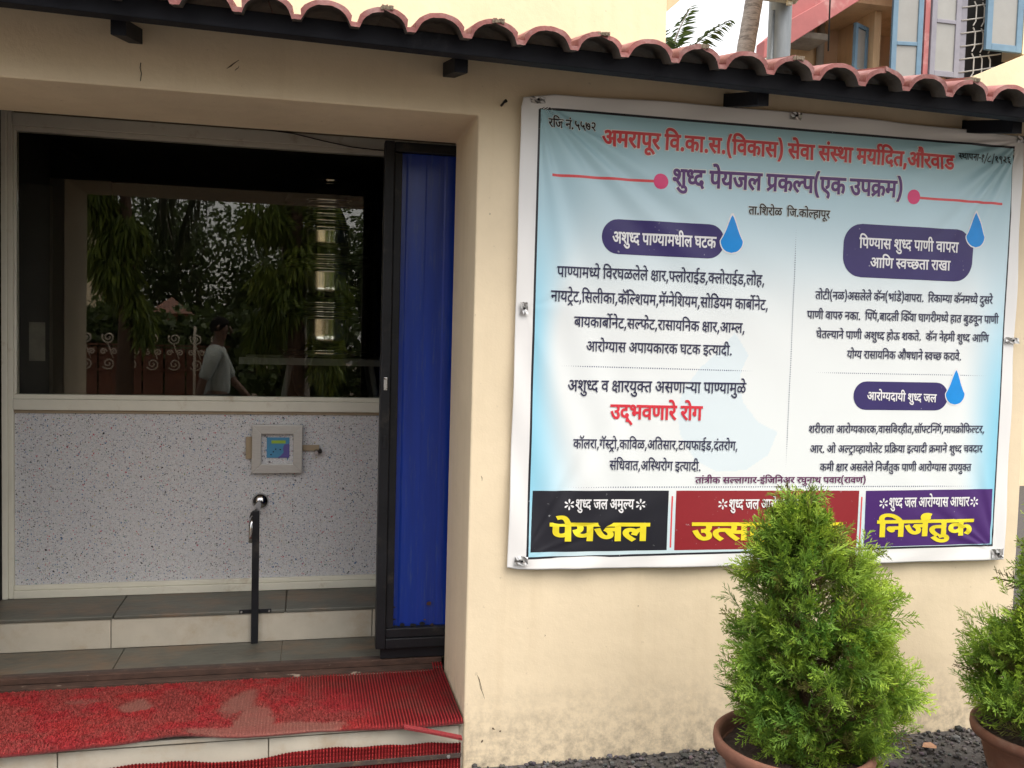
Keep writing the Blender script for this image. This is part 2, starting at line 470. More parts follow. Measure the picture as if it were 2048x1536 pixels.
def tile_profile(x):
    """height of the underside across one tile, x from 0 (seam crest) to TW"""
    ph = (x / (TW / 2)) % 1.0           # crest at 0, trough at .5
    d = abs(ph - 0.5) * 2               # 0 trough .. 1 crest
    if d < 0.20: return 0.0
    t = (d - 0.20) / 0.80
    return 0.046 * math.sqrt(max(0.0, 1 - (1 - t) ** 2.2))


def make_tile(variant):
    rnd = random.Random(variant)
    n = 40
    mb = MB()
    vs, fs = [], []
    ny = 3
    Ln, th = 0.43, 0.0130
    xs = [-0.006 + (TW + 0.004) * i / n for i in range(n + 1)]
    for j in range(ny + 1):
        y = Ln * j / ny
        for side in (0, 1):
            for i, x in enumerate(xs):
                z = tile_profile(min(max(x, 0), TW)) + side * th
                # normal-ish thickening
                dz = (tile_profile(min(max(x + .002, 0), TW)) - tile_profile(min(max(x - .002, 0), TW))) / 0.004
                xx = x - side * th * dz / math.sqrt(1 + dz * dz) * 0.8
                lift = 0.0
                if i < 3: lift = 0.006 * (1 - i / 3)          # the lapping edge rides over its neighbour
                jit = rnd.uniform(-0.0008, 0.0008)
                if j == 0 and side == 1: y2 = y + 0.003
                else: y2 = y
                if j == 0 and i < 5 and variant % 2 == 0: y2 += rnd.uniform(0, 0.012)   # chipped corner
                vs.append((xx, y2, z + lift + jit))
    W_ = n + 1
    for j in range(ny):
        for i in range(n):
            a = (j * 2) * W_ + i; b = ((j + 1) * 2) * W_ + i
            fs.append((a, b, b + 1, a + 1))                       # underside
            a += W_; b += W_
            fs.append((a, a + 1, b + 1, b))                       # top
    for i in range(n):
        fs.append((i, i + 1, W_ + i + 1, W_ + i))                 # front lip
        a = ny * 2 * W_ + i
        fs.append((a + 1, a, a + W_, a + W_ + 1))
    for j in range(ny):
        a = j * 2 * W_; b = (j + 1) * 2 * W_
        fs.append((a, a + W_, b + W_, b)); a += n; b += n
        fs.append((a, b, b + W_, a + W_))
    mb.add(vs, fs, True)
    me = mb.mesh('roof_tile')
    bm = bmesh.new(); bm.from_mesh(me); bmesh.ops.recalc_face_normals(bm, faces=bm.faces)
    for e in bm.edges:
        if len(e.link_faces) == 2 and e.calc_face_angle() > R(50): e.smooth = False
    bm.to_mesh(me); bm.free()
    me.materials.append(M['tile']); me.materials.append(M['tile_under'])
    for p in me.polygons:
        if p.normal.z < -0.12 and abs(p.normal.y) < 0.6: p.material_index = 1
    return me


tiles = [make_tile(k) for k in range(4)]
mort = []
for k in range(3):
    rn = random.Random(40 + k)
    mb = MB()
    nn = 9
    for i in range(nn):                                           # crumbled mortar plug in the seam
        x = -0.010 + 0.034 * i / nn
        h = rn.uniform(0.004, 0.011)
        mb.box(x, x + 0.0045, -0.004 + rn.uniform(0, .005), 0.03, 0.0540 + rn.uniform(-.002, .001) - abs(x - .008) * 0.12, 0.0575 + h * .8 - abs(x - .008) * 0.16)
    me = mb.mesh('mortar_plug'); me.materials.append(M['mortar']); mort.append(me)
rnd = random.Random(5)
rot = Matrix.Rotation(math.atan(-AW_T), 4, 'Y') @ Matrix.Rotation(math.atan(SL), 4, 'X')
for row in range(5):
    for k in range(-9, 8):
        x = 0.284 + k * TW
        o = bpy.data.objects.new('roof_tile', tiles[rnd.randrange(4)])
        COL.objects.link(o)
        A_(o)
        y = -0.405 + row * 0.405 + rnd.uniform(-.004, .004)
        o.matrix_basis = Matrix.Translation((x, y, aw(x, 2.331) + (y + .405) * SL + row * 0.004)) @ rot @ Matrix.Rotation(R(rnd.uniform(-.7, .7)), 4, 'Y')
        if row == 0 and k not in (-3, 3):
            p = bpy.data.objects.new('mortar_plug', mort[(k + 9) % 3]); COL.objects.link(p); p.parent = o

# ------------------------------------------------------------------ entrance step, floor, ledge
step = MB().box(-1.734, -0.0005, 0.004, 0.60, -0.1, 0.163).build('entrance_step', M['cement'])
tag(step, kind='structure')
sl_ = MB().box(-1.7335, -0.002, -0.012, 0.56, 0.1635, 0.178).build('nosing_slab', M['whitetile'], step, bevel=0.003)
for x0, x1 in ((-1.734, -1.288), (-1.284, -0.650), (-0.646, -0.018)):
    MB().box(x0, x1, -0.006, 0.0035, -0.05, 0.158).build('riser_tile', M['whitetile'], step, bevel=0.0015)
floor = MB().box(-1.799, 1.9, 0.601, 0.889, 0.0, 0.172).build('recess_floor', M['cement'])
tag(floor, kind='structure')
for x0, x1 in ((-1.799, -1.255), (-1.252, -0.631), (-0.628, -0.02), (-0.017, 0.6)):
    MB().box(x0, x1, 0.615, 0.884, 0.1725, 0.181).build('slate_slab', M['slate'], floor, bevel=0.0015)
MB().box(-1.799, 0.6, 0.575, 0.614, 0.1725, 0.186).build('cement_strip', M['cement'], floor, bevel=0.002)
ledge = MB().box(-1.799, 1.9, 0.897, 1.30, 0.0, 0.300).build('stone_ledge', M['cement'])
tag(ledge, kind='structure')
for x0, x1 in ((-1.799, -1.309), (-1.305, -0.256), (-0.252, 0.4)):
    MB().box(x0, x1, 0.886, 0.8965, 0.182, 0.302).build('riser_tile', M['whitetile'], ledge, bevel=0.0015)
for x0, x1 in ((-1.799, -1.30), (-1.297, -0.62), (-0.617, 0.4)):
    MB().box(x0, x1, 0.880, 1.22, 0.3025, 0.318).build('ledge_slab', M['slate'], ledge, bevel=0.004)
# sliding door rail
rail = thing('floor_rail', (-0.9, 0.5, 0.18), 'rusty steel door track running along the threshold behind the red mat', 'door track')
r_ = At(rail)
r_(MB().box(-1.798, -0.004, 0.465, 0.545, 0.1785, 0.190).build('base_flange', M['rust'], bevel=0.002))
r_(MB().box(-1.798, -0.004, 0.505, 0.530, 0.1905, 0.215).build('guide_bar', M['rust'], bevel=0.003))
r_(MB().box(-1.798, -0.004, 0.546, 0.574, 0.1785, 0.208).build('rear_lip', M['rust_dark'], bevel=0.002))

# ------------------------------------------------------------------ glazed partition at y = 1.2
par = thing('glazed_partition', (-1.0, 1.2, 0.318), 'cream framed partition with a dark glass pane above a speckled board', 'partition')
p_ = At(par)
PY = 1.2
def bar(name, x0, x1, z0, z1, y0=PY - 0.03, y1=PY + 0.03, m='alu', bev=0.003):
    return p_(MB().box(x0, x1, y0, y1, z0, z1).build(name, M[m], bevel=bev))
bar('stile', -1.795, -1.772, 0.3185, 2.40, PY - 0.034)
bar('stile', -1.7715, -1.752, 0.3185, 2.40, PY - 0.026)
bar('stile', 0.22, 0.249, 0.3185, 2.40)
bar('bottom_rail', -1.7515, 0.2195, 0.3185, 0.352)
bar('bottom_bead', -1.7515, 0.2195, 0.3525, 0.372, PY - 0.018)
bar('middle_rail', -1.7515, 0.2195, 1.128, 1.174)
bar('middle_bead', -1.7515, 0.2195, 1.1745, 1.194, PY - 0.022)
bar('panel_bead', -1.7515, 0.2195, 1.114, 1.1275, PY - 0.016, m='cardboard')
bar('top_rail', -1.7515, 0.2195, 2.314, 2.366)
bar('top_bead', -1.7515, 0.2195, 2.295, 2.3135, PY - 0.022)
bar('glass_bead', -1.7515, -1.742, 1.1945, 2.2945, PY - 0.02)
p_(MB().box(-1.751, 0.219, PY - 0.006, PY + 0.004, 0.3725, 1.1135).build('speckled_panel', M['speckle']))
gp = MB().add([(-1.7415, PY - 0.0055, 1.1945), (0.2195, PY - 0.0055, 1.1945), (0.2195, PY + 0.0022, 2.2945), (-1.7415, PY + 0.0022, 2.2945),
               (-1.7415, PY - 0.0005, 1.1945), (0.2195, PY - 0.0005, 1.1945), (0.2195, PY + 0.0072, 2.2945), (-1.7415, PY + 0.0072, 2.2945)],
              [(0, 1, 2, 3), (7, 6, 5, 4), (0, 4, 5, 1), (1, 5, 6, 2), (2, 6, 7, 3), (3, 7, 4, 0)])
p_(gp.build('glass_pane', M['glass']))
p_(MB().box(-1.795, 0.249, PY - 0.012, PY + 0.03, 2.3665, 2.420).build('header_board', M['cardboard']))
cab = MB().tube([(-1.05, PY - .036, 2.374), (-0.8, PY - .037, 2.372), (-0.62, PY - .04, 2.360), (-0.48, PY - .042, 2.335), (-0.36, PY - .042, 2.318), (-0.26, PY - .041, 2.314), (-0.15, PY - .041, 2.314)], 0.0025, 6)
tag(cab.build('cable', M['wire']), 'thin dark cable drooping across the top frame of the glass partition', 'cable')

# screen unit
du = thing('display_unit', (-0.668, 1.19, 0.85), 'square silver framed control display with a small blue screen on the speckled board', 'display')
d_ = At(du)
cx0, cx1, cz0, cz1 = -0.779, -0.560, 0.853, 1.069
fw = 0.040
yb, yf = PY - 0.0065, PY - 0.040
for a, b, c, d in (((cx0, cz1), (cx1, cz1), (cx1 - fw, cz1 - fw), (cx0 + fw, cz1 - fw)),
                   ((cx1, cz1), (cx1, cz0), (cx1 - fw, cz0 + fw), (cx1 - fw, cz1 - fw)),
                   ((cx1, cz0), (cx0, cz0), (cx0 + fw, cz0 + fw), (cx1 - fw, cz0 + fw)),
                   ((cx0, cz0), (cx0, cz1), (cx0 + fw, cz1 - fw), (cx0 + fw, cz0 + fw))):
    q = MB().prism([a, b, c, d], 1, yf, yb)
    d_(q.build('frame_side', M['silver'], bevel=0.0018))
d_(MB().box(cx0 + fw, cx1 - fw, PY - .016, PY - .0065, cz0 + fw, cz1 - fw).build('bezel', M['speckle']))
M['screen'] = mat('blue_print_screen', (0.06, 0.24, 0.42), 0.35, var=0.15)
M['lcd'] = mat('green_lcd', (0.30, 0.46, 0.05), 0.4)
M['purple'] = mat('purple_print', (0.10, 0.08, 0.30), 0.4)
scr = d_(MB().box(-0.716, -0.617, PY - .020, PY - .0165, 0.920, 1.012).build('screen', M['screen']))
MB().box(-0.696, -0.634, PY - .0215, PY - .0205, 0.985, 0.999).build('lcd_strip', M['lcd'], scr)
arc = [(-0.617, 0.9205), (-0.617, 0.985), (-0.640, 0.980), (-0.645, 0.965), (-0.642, 0.945), (-0.655, 0.930), (-0.668, 0.9205)]
MB().prism(arc, 1, PY - .0212, PY - .0202).build('purple_corner', M['purple'], scr)
for dx, dz in ((-.69, .945), (-.68, .957), (-.66, .955), (-.70, .932)):
    MB().box(dx, dx + .006, PY - .0215, PY - .0205, dz, dz + .005).build('key_mark', M['black'], scr)
d_(MB().box(-0.806, -0.7795, PY - .022, PY - .0065, 0.916, 1.014).build('hinge_block', M['cardboard'], bevel=0.001))
d_(MB().box(-0.5595, -0.486, PY - .020, PY - .0065, 0.952, 0.977).build('hasp_plate', M['cardboard'], bevel=0.001))
d_(MB().tube([(-0.500, PY - .018, 0.949), (-0.500, PY - .045, 0.944)], 0.010, 12).build('bolt_knob', M['chrome']))
d_(MB().tube([(-0.482, PY - .018, 0.952), (-0.482, PY - .038, 0.950)], 0.009, 12).build('bolt_cap', M['plastic_black']))
d_(MB().tube([(-0.812, PY - .007, 0.944), (-0.812, PY - .02, 0.944)], 0.006, 10).build('screw_head', M['chrome']))

# tap
tp = thing('water_tap', (-0.741, 1.19, 0.72), 'chrome wall tap with a round flange on the speckled board', 'tap')
t_ = At(tp)
fl = MB()
prof = [(0.0375, 0.0), (0.037, 0.006), (0.031, 0.014), (0.020, 0.020), (0.014, 0.024), (0.0, 0.026)]
n = 32; vs = []; fs = []
for r, h in prof:
    for k in range(n):
        a = 2 * math.pi * k / n
        vs.append((-0.741 + r * math.cos(a), PY - 0.0065 - h, 0.722 + r * math.sin(a)))
for i in range(len(prof) - 1):
    for k in range(n):
        fs.append((i * n + k, i * n + (k + 1) % n, (i + 1) * n + (k + 1) % n, (i + 1) * n + k))
t_(fl.add(vs, fs, True).build('flange', M['chrome'], recalc=True))
t_(MB().tube([(-0.741, PY - .02, 0.722), (-0.746, PY - .06, 0.718), (-0.752, PY - .12, 0.705), (-0.757, PY - .17, 0.690)], [0.0125, 0.013, 0.013, 0.0125], 14).build('neck', M['chrome']))
t_(MB().tube([(-0.757, PY - .168, 0.694), (-0.759, PY - .192, 0.684)], [0.0185, 0.0185], 14).build('collar', M['plastic_black']))
t_(MB().tube([(-0.756, PY - .17, 0.692), (-0.762, PY - .205, 0.684), (-0.7655, PY - .222, 0.668), (-0.767, PY - .228, 0.640), (-0.769, PY - .228, 0.612), (-0.770, PY - .228, 0.585)], [0.012, 0.0125, 0.012, 0.0108, 0.0095, 0.009], 12).build('spout', M['chrome']))
# drain bar
rod = thing('support_bar', (-0.74, 0.90, 0.181), 'upright black metal bar with a short crossbar under the tap', 'metal bar')
q_ = At(rod)
q_(MB().box(-0.757, -0.728, 0.862, 0.878, 0.182, 0.742).build('upright', M['black'], bevel=0.002))
q_(MB().box(-0.806, -0.676, 0.8795, 0.8855, 0.306, 0.322).build('crossbar', M['black'], bevel=0.001))
for x in (-0.797, -0.685):
    q_(MB().tube([(x, 0.8796, 0.314), (x, 0.874, 0.314)], 0.004, 8).build('bolt_head', M['zinc']))

# ------------------------------------------------------------------ blue sliding door, pushed open behind the wall
door = thing('sliding_door', (0.1, 0.54, 0.215), 'blue painted steel door in a black frame slid open behind the wall', 'door')
D_ = At(door)
DX0, DX1, DY = -0.268, 0.62, 0.52
D_(MB().box(DX0, DX0 + 0.038, DY - .03, DY + .03, 0.262, 2.222).build('front_stile', M['black'], bevel=0.004))
D_(MB().box(DX0 + .0385, DX0 + 0.068, DY - .018, DY + .03, 0.3405, 2.18).build('inner_stile', M['black'], bevel=0.003))
D_(MB().box(DX0 + .0385, DX1, DY - .030, DY + .03, 0.262, 0.302).build('bottom_rail', M['black'], bevel=0.004))
D_(MB().box(DX0 + .0385, DX1, DY - .022, DY + .03, 0.3025, 0.340).build('bottom_rail', M['black'], bevel=0.004))
D_(MB().box(DX0 + .0385, DX1, DY - .022, DY + .03, 2.185, 2.222).build('top_rail', M['black'], bevel=0.004))
D_(MB().box(DX0 + .02, DX1, DY - .012, DY + .012, 0.218, 0.2615).build('wheel_housing', M['black'], bevel=0.003))
# pressed sheet leaf
prof = [(0, 0), (0.018, 0), (0.026, -0.0045), (0.092, -0.0042), (0.098, -0.0034), (0.165, -0.0036), (0.172, -0.0055), (0.185, -0.006), (0.26, -0.006), (0.40, -0.004), (0.60, -0.005), (0.81, -0.005)]
x0 = DX0 + 0.0685
vs, fs = [], []
for z in (0.3405, 2.1845):
    for px_, py_ in prof: vs.append((x0 + px_, DY + 0.006 + py_, z))
    for px_, py_ in reversed(prof): vs.append((x0 + px_, DY + 0.009 + py_, z))
nn = 2 * len(prof)
for i in range(nn): fs.append((i, (i + 1) % nn, nn + (i + 1) % nn, nn + i))
fs += [tuple(range(nn - 1, -1, -1)), tuple(range(nn, 2 * nn))]
leaf = D_(MB().add(vs, fs).build('door_leaf', M['blue'], bevel=0.003, recalc=True))
# chips where the paint has come off along the bottom edge
rn = random.Random(3)
for cxx, czz, s in ((-0.19, .344, .010), (-0.165, .348, .012), (-0.12, .346, .014), (-0.085, .349, .012), (-0.045, .345, .009), (-0.195, .372, .007), (-0.197, .42, .006), (-0.06, .43, .013), (-.075, .366, .006)):
    pts = [(cxx + s * rn.uniform(.6, 1.1) * math.cos(a), czz + s * rn.uniform(.3, .8) * math.sin(a)) for a in [k * math.pi / 4 for k in range(8)]]
    D_(MB().prism(pts, 1, DY - .0065, DY - .0045).build('paint_chip', M['rust'] if rn.random() < .5 else M['black']))
def latin(txt, size):
    cu = bpy.data.curves.new('lettering', 'FONT'); cu.body = txt; cu.size = size
    o = bpy.data.objects.new('lettering', cu); COL.objects.link(o)
    dg = bpy.context.evaluated_depsgraph_get(); dg.update()
    me = bpy.data.meshes.new_from_object(o.evaluated_get(dg))
    bpy.data.objects.remove(o)
    return me


me = latin("UBCP-", .040)
for v in me.vertices:
    a, b = v.co.x, v.co.y
    v.co = (-0.098 + b * .9, DY + .0032, 2.165 - a * 1.0)
me.materials.clear(); me.materials.append(mat('faded_stencil', (0.006, 0.012, 0.05), .5))
D_(link('stencil_lettering', me))
for zc in (1.275, 1.05):
    D_(MB().box(DX0 + .012, DX0 + .026, DY - .036, DY - .0305, zc, zc + .05).build('latch', M['zinc'] if zc > 1.2 else M['black'], bevel=0.002))

# ------------------------------------------------------------------ red mats
def red_mat(name):
    m = attr_mat(name, 0.75, spec=0.25)
    N, L, p = nodes(m)
    base = p.inputs["Base Color"].links[0].from_socket
    g = N.new("ShaderNodeNewGeometry")
    gr = ramp(N, L, noise(N, L, g.outputs["Position"], 260, 2), 0.3, 0.7, 0.6, 1.35)
    L.new(mix(N, L, 1.0, base, gr, 'MULTIPLY'), p.inputs["Base Color"])
    return m


M['mat'] = red_mat('red_ribbed_rubber')


def vnoise(x, y, seed=0):
    """cheap smooth value noise"""
    r = np.random.RandomState(seed).rand(64, 64)
    xi = np.floor(x).astype(int); yi = np.floor(y).astype(int)
    fx = x - xi; fy = y - yi
    fx = fx * fx * (3 - 2 * fx); fy = fy * fy * (3 - 2 * fy)
    a = r[xi % 64, yi % 64]; b = r[(xi + 1) % 64, yi % 64]; c = r[xi % 64, (yi + 1) % 64]; d = r[(xi + 1) % 64, (yi + 1) % 64]
    return (a * (1 - fx) + b * fx) * (1 - fy) + (c * (1 - fx) + d * fx) * fy


def fbm(x, y, seed=0, o=4):
    s = 0; a = 1; t = 0
    for k in range(o):
        s = s + a * vnoise(x * 2 ** k, y * 2 ** k, seed + k); t += a; a *= 0.55
    return s / t


def sstep(a, b, x):
    t = np.clip((x - a) / (b - a), 0, 1)
    return t * t * (3 - 2 * t)


def grid_faces(nx, ny):
    i, j = np.meshgrid(np.arange(nx - 1), np.arange(ny - 1), indexing='ij')
    a = (i * ny + j).ravel()
    return np.stack([a, a + ny, a + ny + 1, a + 1], 1)


rs = np.random.RandomState(11)
# upper mat
nx, ny = 900, 96
X, V = np.meshgrid(np.linspace(-1.73, -0.004, nx), np.linspace(0, 1, ny), indexing='ij')
front = -0.022 - 0.010 * sstep(-0.9, -1.7, X) + 0.006 * (fbm(X * 7, X * 0, 3) - .5) + 0.004 * np.sin(X * 9)
back = np.where(X > -0.045, 0.503, 0.452 + 0.006 * (fbm(X * 9, X * 0, 8) - .5))
Y = front + (back - front) * V
wear = np.exp(-(((X + 0.735 - .25 * (Y - .3)) / 0.06) ** 2 + ((Y - 0.27) / 0.15) ** 2) ** 1.0)
wear = np.maximum(wear, np.exp(-(((X + 0.70) / 0.07) ** 2 + ((Y - 0.10) / 0.12) ** 2) ** 1.5))
wear = np.maximum(wear, np.exp(-(((X + 0.62) / 0.28) ** 2 + ((Y - 0.00) / 0.05) ** 2) ** 2))
wear = np.maximum(wear, 0.9 * np.exp(-(((X + 1.10) / 0.06) ** 2 + ((Y - 0.27) / 0.07) ** 2) ** 1.4))
wear = np.maximum(wear, 0.6 * np.exp(-(((X + 1.28) / 0.09) ** 2 + ((Y - 0.33) / 0.04) ** 2) ** 1.4))
wear = sstep(0.30, 0.72, wear + 1.1 * (fbm(X * 16, Y * 16, 5) - .5) * (wear > 0.02))
frizz = sstep(-0.30, -0.62, X - 0.8 * (0.25 - Y) * 0.5 + 0.25 * (fbm(X * 6, Y * 6, 9) - .5))
ribp = 0.0107
rib = np.clip(0.5 + 0.75 * np.cos(2 * np.pi * X / ribp), 0, 1)
tuft = 0.55 + 0.45 * np.cos(2 * np.pi * Y / 0.0125 + 1.7 * np.sin(X * 300))
hr = 0.0075 * rib * (0.78 + 0.22 * tuft)
hf = 0.0012 * rib + 0.0085 * rs.rand(nx, ny) ** 0.9
grid_ = 0.0014 * (np.cos(2 * np.pi * X / 0.0107) > 0.2) * (np.cos(2 * np.pi * Y / 0.014) > -0.2)
H = (hr * (1 - frizz) + hf * frizz) * (1 - wear) + (0.0006 + grid_) * wear
buck = 0.016 * np.exp(-((X + 0.93) / 0.13) ** 2) * sstep(0.16, 0.0, Y - front)
droop = -0.012 * sstep(-0.0125, -0.030, Y) * (1 - np.exp(-((X + 0.93) / 0.2) ** 2))
Z = 0.1815 + H + buck + droop + 0.002 * (fbm(X * 5, Y * 5, 2) - .5)
Z += 0.010 * sstep(0.455, 0.49, Y) * (X > -0.045)
jx = (rs.rand(nx, ny) - .5) * 0.004 * frizz * (1 - wear)
red = np.array([0.185, 0.010, 0.016]); red2 = np.array([0.24, 0.018, 0.016]); dust = np.array([0.165, 0.034, 0.028]); worn = np.array([0.17, 0.085, 0.066])
f1 = fbm(X * 8, Y * 8, 21)[..., None]; f2 = sstep(0.45, 0.75, fbm(X * 14, Y * 14, 31) + 0.15 * frizz)[..., None]
C = red * (1 - f1) + red2 * f1
C = C * (1 - 0.65 * f2) + dust * 0.65 * f2
C *= (0.32 + 0.80 * np.clip(H / 0.0065, 0, 1))[..., None] * (1 - wear[..., None]) + wear[..., None]   # colour gets darker between the ribs
wc = np.where(grid_[..., None] > 0, worn, worn * 0.72)
C = C * (1 - .68 * wear[..., None]) + wc * .68 * wear[..., None]
Vt = np.stack([X + jx, Y, Z], -1).reshape(-1, 3)
Ft = grid_faces(nx, ny)
# turned-down rim so that the mat has thickness
idx = np.arange(nx) * ny
lo = Vt[idx].copy(); lo[:, 2] = np.minimum(lo[:, 2] - 0.004, 0.1775 + buck[:, 0] + droop[:, 0])
n0 = len(Vt)
Vt = np.vstack([Vt, lo])
k = np.arange(nx - 1)
Ft = np.vstack([Ft, np.stack([idx[k], n0 + k, n0 + k + 1, idx[k + 1]], 1)])
idx2 = (nx - 1) * ny + np.arange(ny)
lo2 = Vt[idx2].copy(); lo2[:, 2] -= 0.009
n1 = len(Vt); Vt = np.vstack([Vt, lo2]); k = np.arange(ny - 1)
Ft = np.vstack([Ft, np.stack([idx2[k], n1 + k, n1 + k + 1, idx2[k + 1]], 1)])
Cc = np.vstack([C.reshape(-1, 3), np.tile([0.09, 0.03, 0.03], (len(Vt) - n0, 1))])
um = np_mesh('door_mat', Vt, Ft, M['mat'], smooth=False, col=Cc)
tag(um, 'worn red ribbed rubber mat lying on the top of the entrance step', 'mat')
# loose strip torn from the mat's edge
pts = [Vector((-0.21, -0.030, 0.178)), Vector((-0.15, -0.036, 0.166)), Vector((-0.08, -0.040, 0.149)), Vector((-0.012, -0.042, 0.131))]
ls = MB()
vs = []; fs = []
for i, p in enumerate(pts):
    for dy, dz in ((-.009, .003), (.009, .006), (.009, -.003), (-.009, -.006)):
        vs.append((p.x, p.y + dy, p.z + dz))
for i in range(len(pts) - 1):
    for k in range(4): fs.append((i * 4 + k, i * 4 + (k + 1) % 4, i * 4 + 4 + (k + 1) % 4, i * 4 + 4 + k))
fs += [(3, 2, 1, 0), (12, 13, 14, 15)]
M['mat_plain'] = mat('red_rubber_strip', (0.20, 0.016, 0.020), 0.75, var=0.3, vscale=120, bump=1.0, bscale=200)
ls.add(vs, fs).build('torn_strip', M['mat_plain'], um, bevel=0.001, recalc=True)
# lower mat hanging on the riser
nx, ny = 620, 44
X, V = np.meshgrid(np.linspace(-1.73, -0.012, nx), np.linspace(0, 1, ny), indexing='ij')
kx = np.array([-1.8, -1.45, -1.19, -0.95, -0.74, -0.62, -0.50, -0.40, -0.2, -0.012]); kz = np.array([0.105, 0.104, 0.106, 0.112, 0.096, 0.106, 0.119, 0.119, 0.113, 0.107])
topz = np.interp(X, kx, kz) + 0.002 * np.sin(X * 40)
Z = topz + (0.002 - topz) * V
rib = np.clip(0.5 + 0.75 * np.cos(2 * np.pi * X / 0.0107), 0, 1)
cross = 0.72 + 0.28 * (np.cos(2 * np.pi * Z / 0.0135) > -0.45)
H = 0.0075 * rib * cross
Yg = -0.0125 - H - 0.004 * (fbm(X * 4, Z * 4, 4)) - 0.006 * sstep(0.3, 0, V) * (0.5 + 0.5 * np.sin(X * 14))
f1 = fbm(X * 9, Z * 9, 51)[..., None]
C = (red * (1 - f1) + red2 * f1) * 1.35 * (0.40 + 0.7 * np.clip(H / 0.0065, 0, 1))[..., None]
gd = np.clip(np.exp(-((Z - 0.066 - 0.02 * (X + .1)) / 0.012) ** 2) * 0.7 * fbm(X * 12, Z * 12, 7), 0, 1)[..., None]
C = C * (1 - gd) + np.array([0.06, 0.045, 0.04]) * gd
Vt = np.stack([X, Yg, Z], -1).reshape(-1, 3)
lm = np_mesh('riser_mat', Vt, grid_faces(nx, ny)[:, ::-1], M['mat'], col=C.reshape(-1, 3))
tag(lm, 'red ribbed mat hanging down the front of the entrance step', 'mat')
ms = thing('fixing_strip', (-0.7, -0.03, 0.06), 'flat dark metal strip screwed across the hanging red mat', 'metal strip')
m_ = At(ms)
m_(MB().prism([(-1.73, 0.046), (-0.011, 0.057), (-0.010, 0.073), (-1.73, 0.062)], 1, -0.030, -0.026).build('strip', M['rust_dark'], bevel=0.0008))
for x in (-0.055, -0.62, -1.2):
    m_(MB().tube([(x, -0.0301, 0.065 + .0062 * (x)), (x, -0.034, 0.065 + .0062 * (x))], 0.006, 10).build('screw_head', M['zinc']))

# ------------------------------------------------------------------ printed banner
BX0, BX1, BZ0, BZ1 = 0.1995, 2.0600, 0.7330, 2.2640      # printed border
YB = -0.020


def disp(x, z):
    """how far the cloth stands off, in metres towards the street (folds pulled from its fixings)"""
    x = np.asarray(x, float); z = np.asarray(z, float)
    d = 0.004 * np.sin((x - .2) * 1.7) * np.sin((z - .7) * 2.0)
    for (cx, cz, a0, a1, kf, amp, ln) in ((0.195, 2.285, -80, -12, 13, .0055, .75), (2.09, 2.29, 185, 255, 15, .0058, .50),
                                          (2.08, 0.705, 100, 170, 12, .003, .28), (0.18, 0.73, 20, 85, 10, .002, .6),
                                          (0.165, 1.59, -70, 70, 9, .0016, .3)):
        dx, dz = x - cx, z - cz
        r = np.sqrt(dx * dx + dz * dz) + 1e-6
        th = np.degrees(np.arctan2(dz, dx))
        th = np.where(th < a0 - 60, th + 360, th)
        w = sstep(a0 - 12, a0 + 6, th) * sstep(a1 + 12, a1 - 6, th)
        u = (th - a0) / (a1 - a0)
        d = d + amp * w * np.sin(u * kf * 2.0 + 1.3 * np.sin(u * 9 + cx * 3)) * np.minimum(r / 0.22, 1) * np.exp(-(r / ln) ** 1.5)
    # slack vertical waves in the lower left
    d = d + 0.0022 * np.sin((x * 0.9 + (z - 1.2) * .35) * 46) * sstep(0.85, 0.25, x) * sstep(1.75, 1.2, z)
    d = d + 0.0012 * np.sin((x + z * .12) * 30 + 2 * np.sin(z * 4)) * sstep(1.3, 1.9, x)
    return d


def lay(x, z, layer):
    return YB - disp(x, z) - 0.0004 * layer


ban = thing('banner', (1.1, -0.02, 0.69), 'white and pale blue printed vinyl banner in Devanagari lettering nailed to the cream wall', 'banner')
b_ = At(ban)


def flat(name, col, rough=0.42):
    m = mat(name, col, rough, var=0.03, vscale=40, spec=0.4)
    N, L, p = nodes(m)
    g = N.new("ShaderNodeNewGeometry")
    sp = ramp(N, L, noise(N, L, g.outputs["Position"], 55, 3), 0.70, 0.74, 0, 0.5)     # specks of paint flaked off
    c = mix(N, L, sp, p.inputs["Base Color"].links[0].from_socket, (0.55, 0.56, 0.58))
    L.new(c, p.inputs["Base Color"])
    return m


INK = {'ink': (0.012, 0.012, 0.014), 'title_red': (0.56, 0.050, 0.055), 'title_purple': (0.10, 0.035, 0.16), 'white': (0.76, 0.76, 0.78),
       'navy': (0.022, 0.022, 0.065), 'red': (0.62, 0.03, 0.05), 'plum': (0.11, 0.015, 0.085), 'yellow': (0.80, 0.68, 0.03),
       'pill': (0.032, 0.022, 0.125), 'drop': (0.0, 0.25, 0.70), 'pink': (0.72, 0.06, 0.20), 'line_red': (0.70, 0.09, 0.10), 'black': (0.018, 0.018, 0.026),
       'maroon': (0.27, 0.022, 0.03), 'violet': (0.065, 0.02, 0.15), 'halo': (0.72, 0.76, 0.74), 'pale': (0.62, 0.74, 0.84), 'dot': (0.10, 0.12, 0.20), 'sky': (0.28, 0.62, 0.80)}
for k_, c_ in INK.items(): M['p_' + k_] = flat('print_' + k_, c_) if k_ in ('black', 'maroon', 'violet', 'pill') else mat('print_' + k_, c_, 0.45, var=0.05, vscale=30, spec=0.4)
M['cloth'] = attr_mat('printed_vinyl', 0.40, spec=0.45)


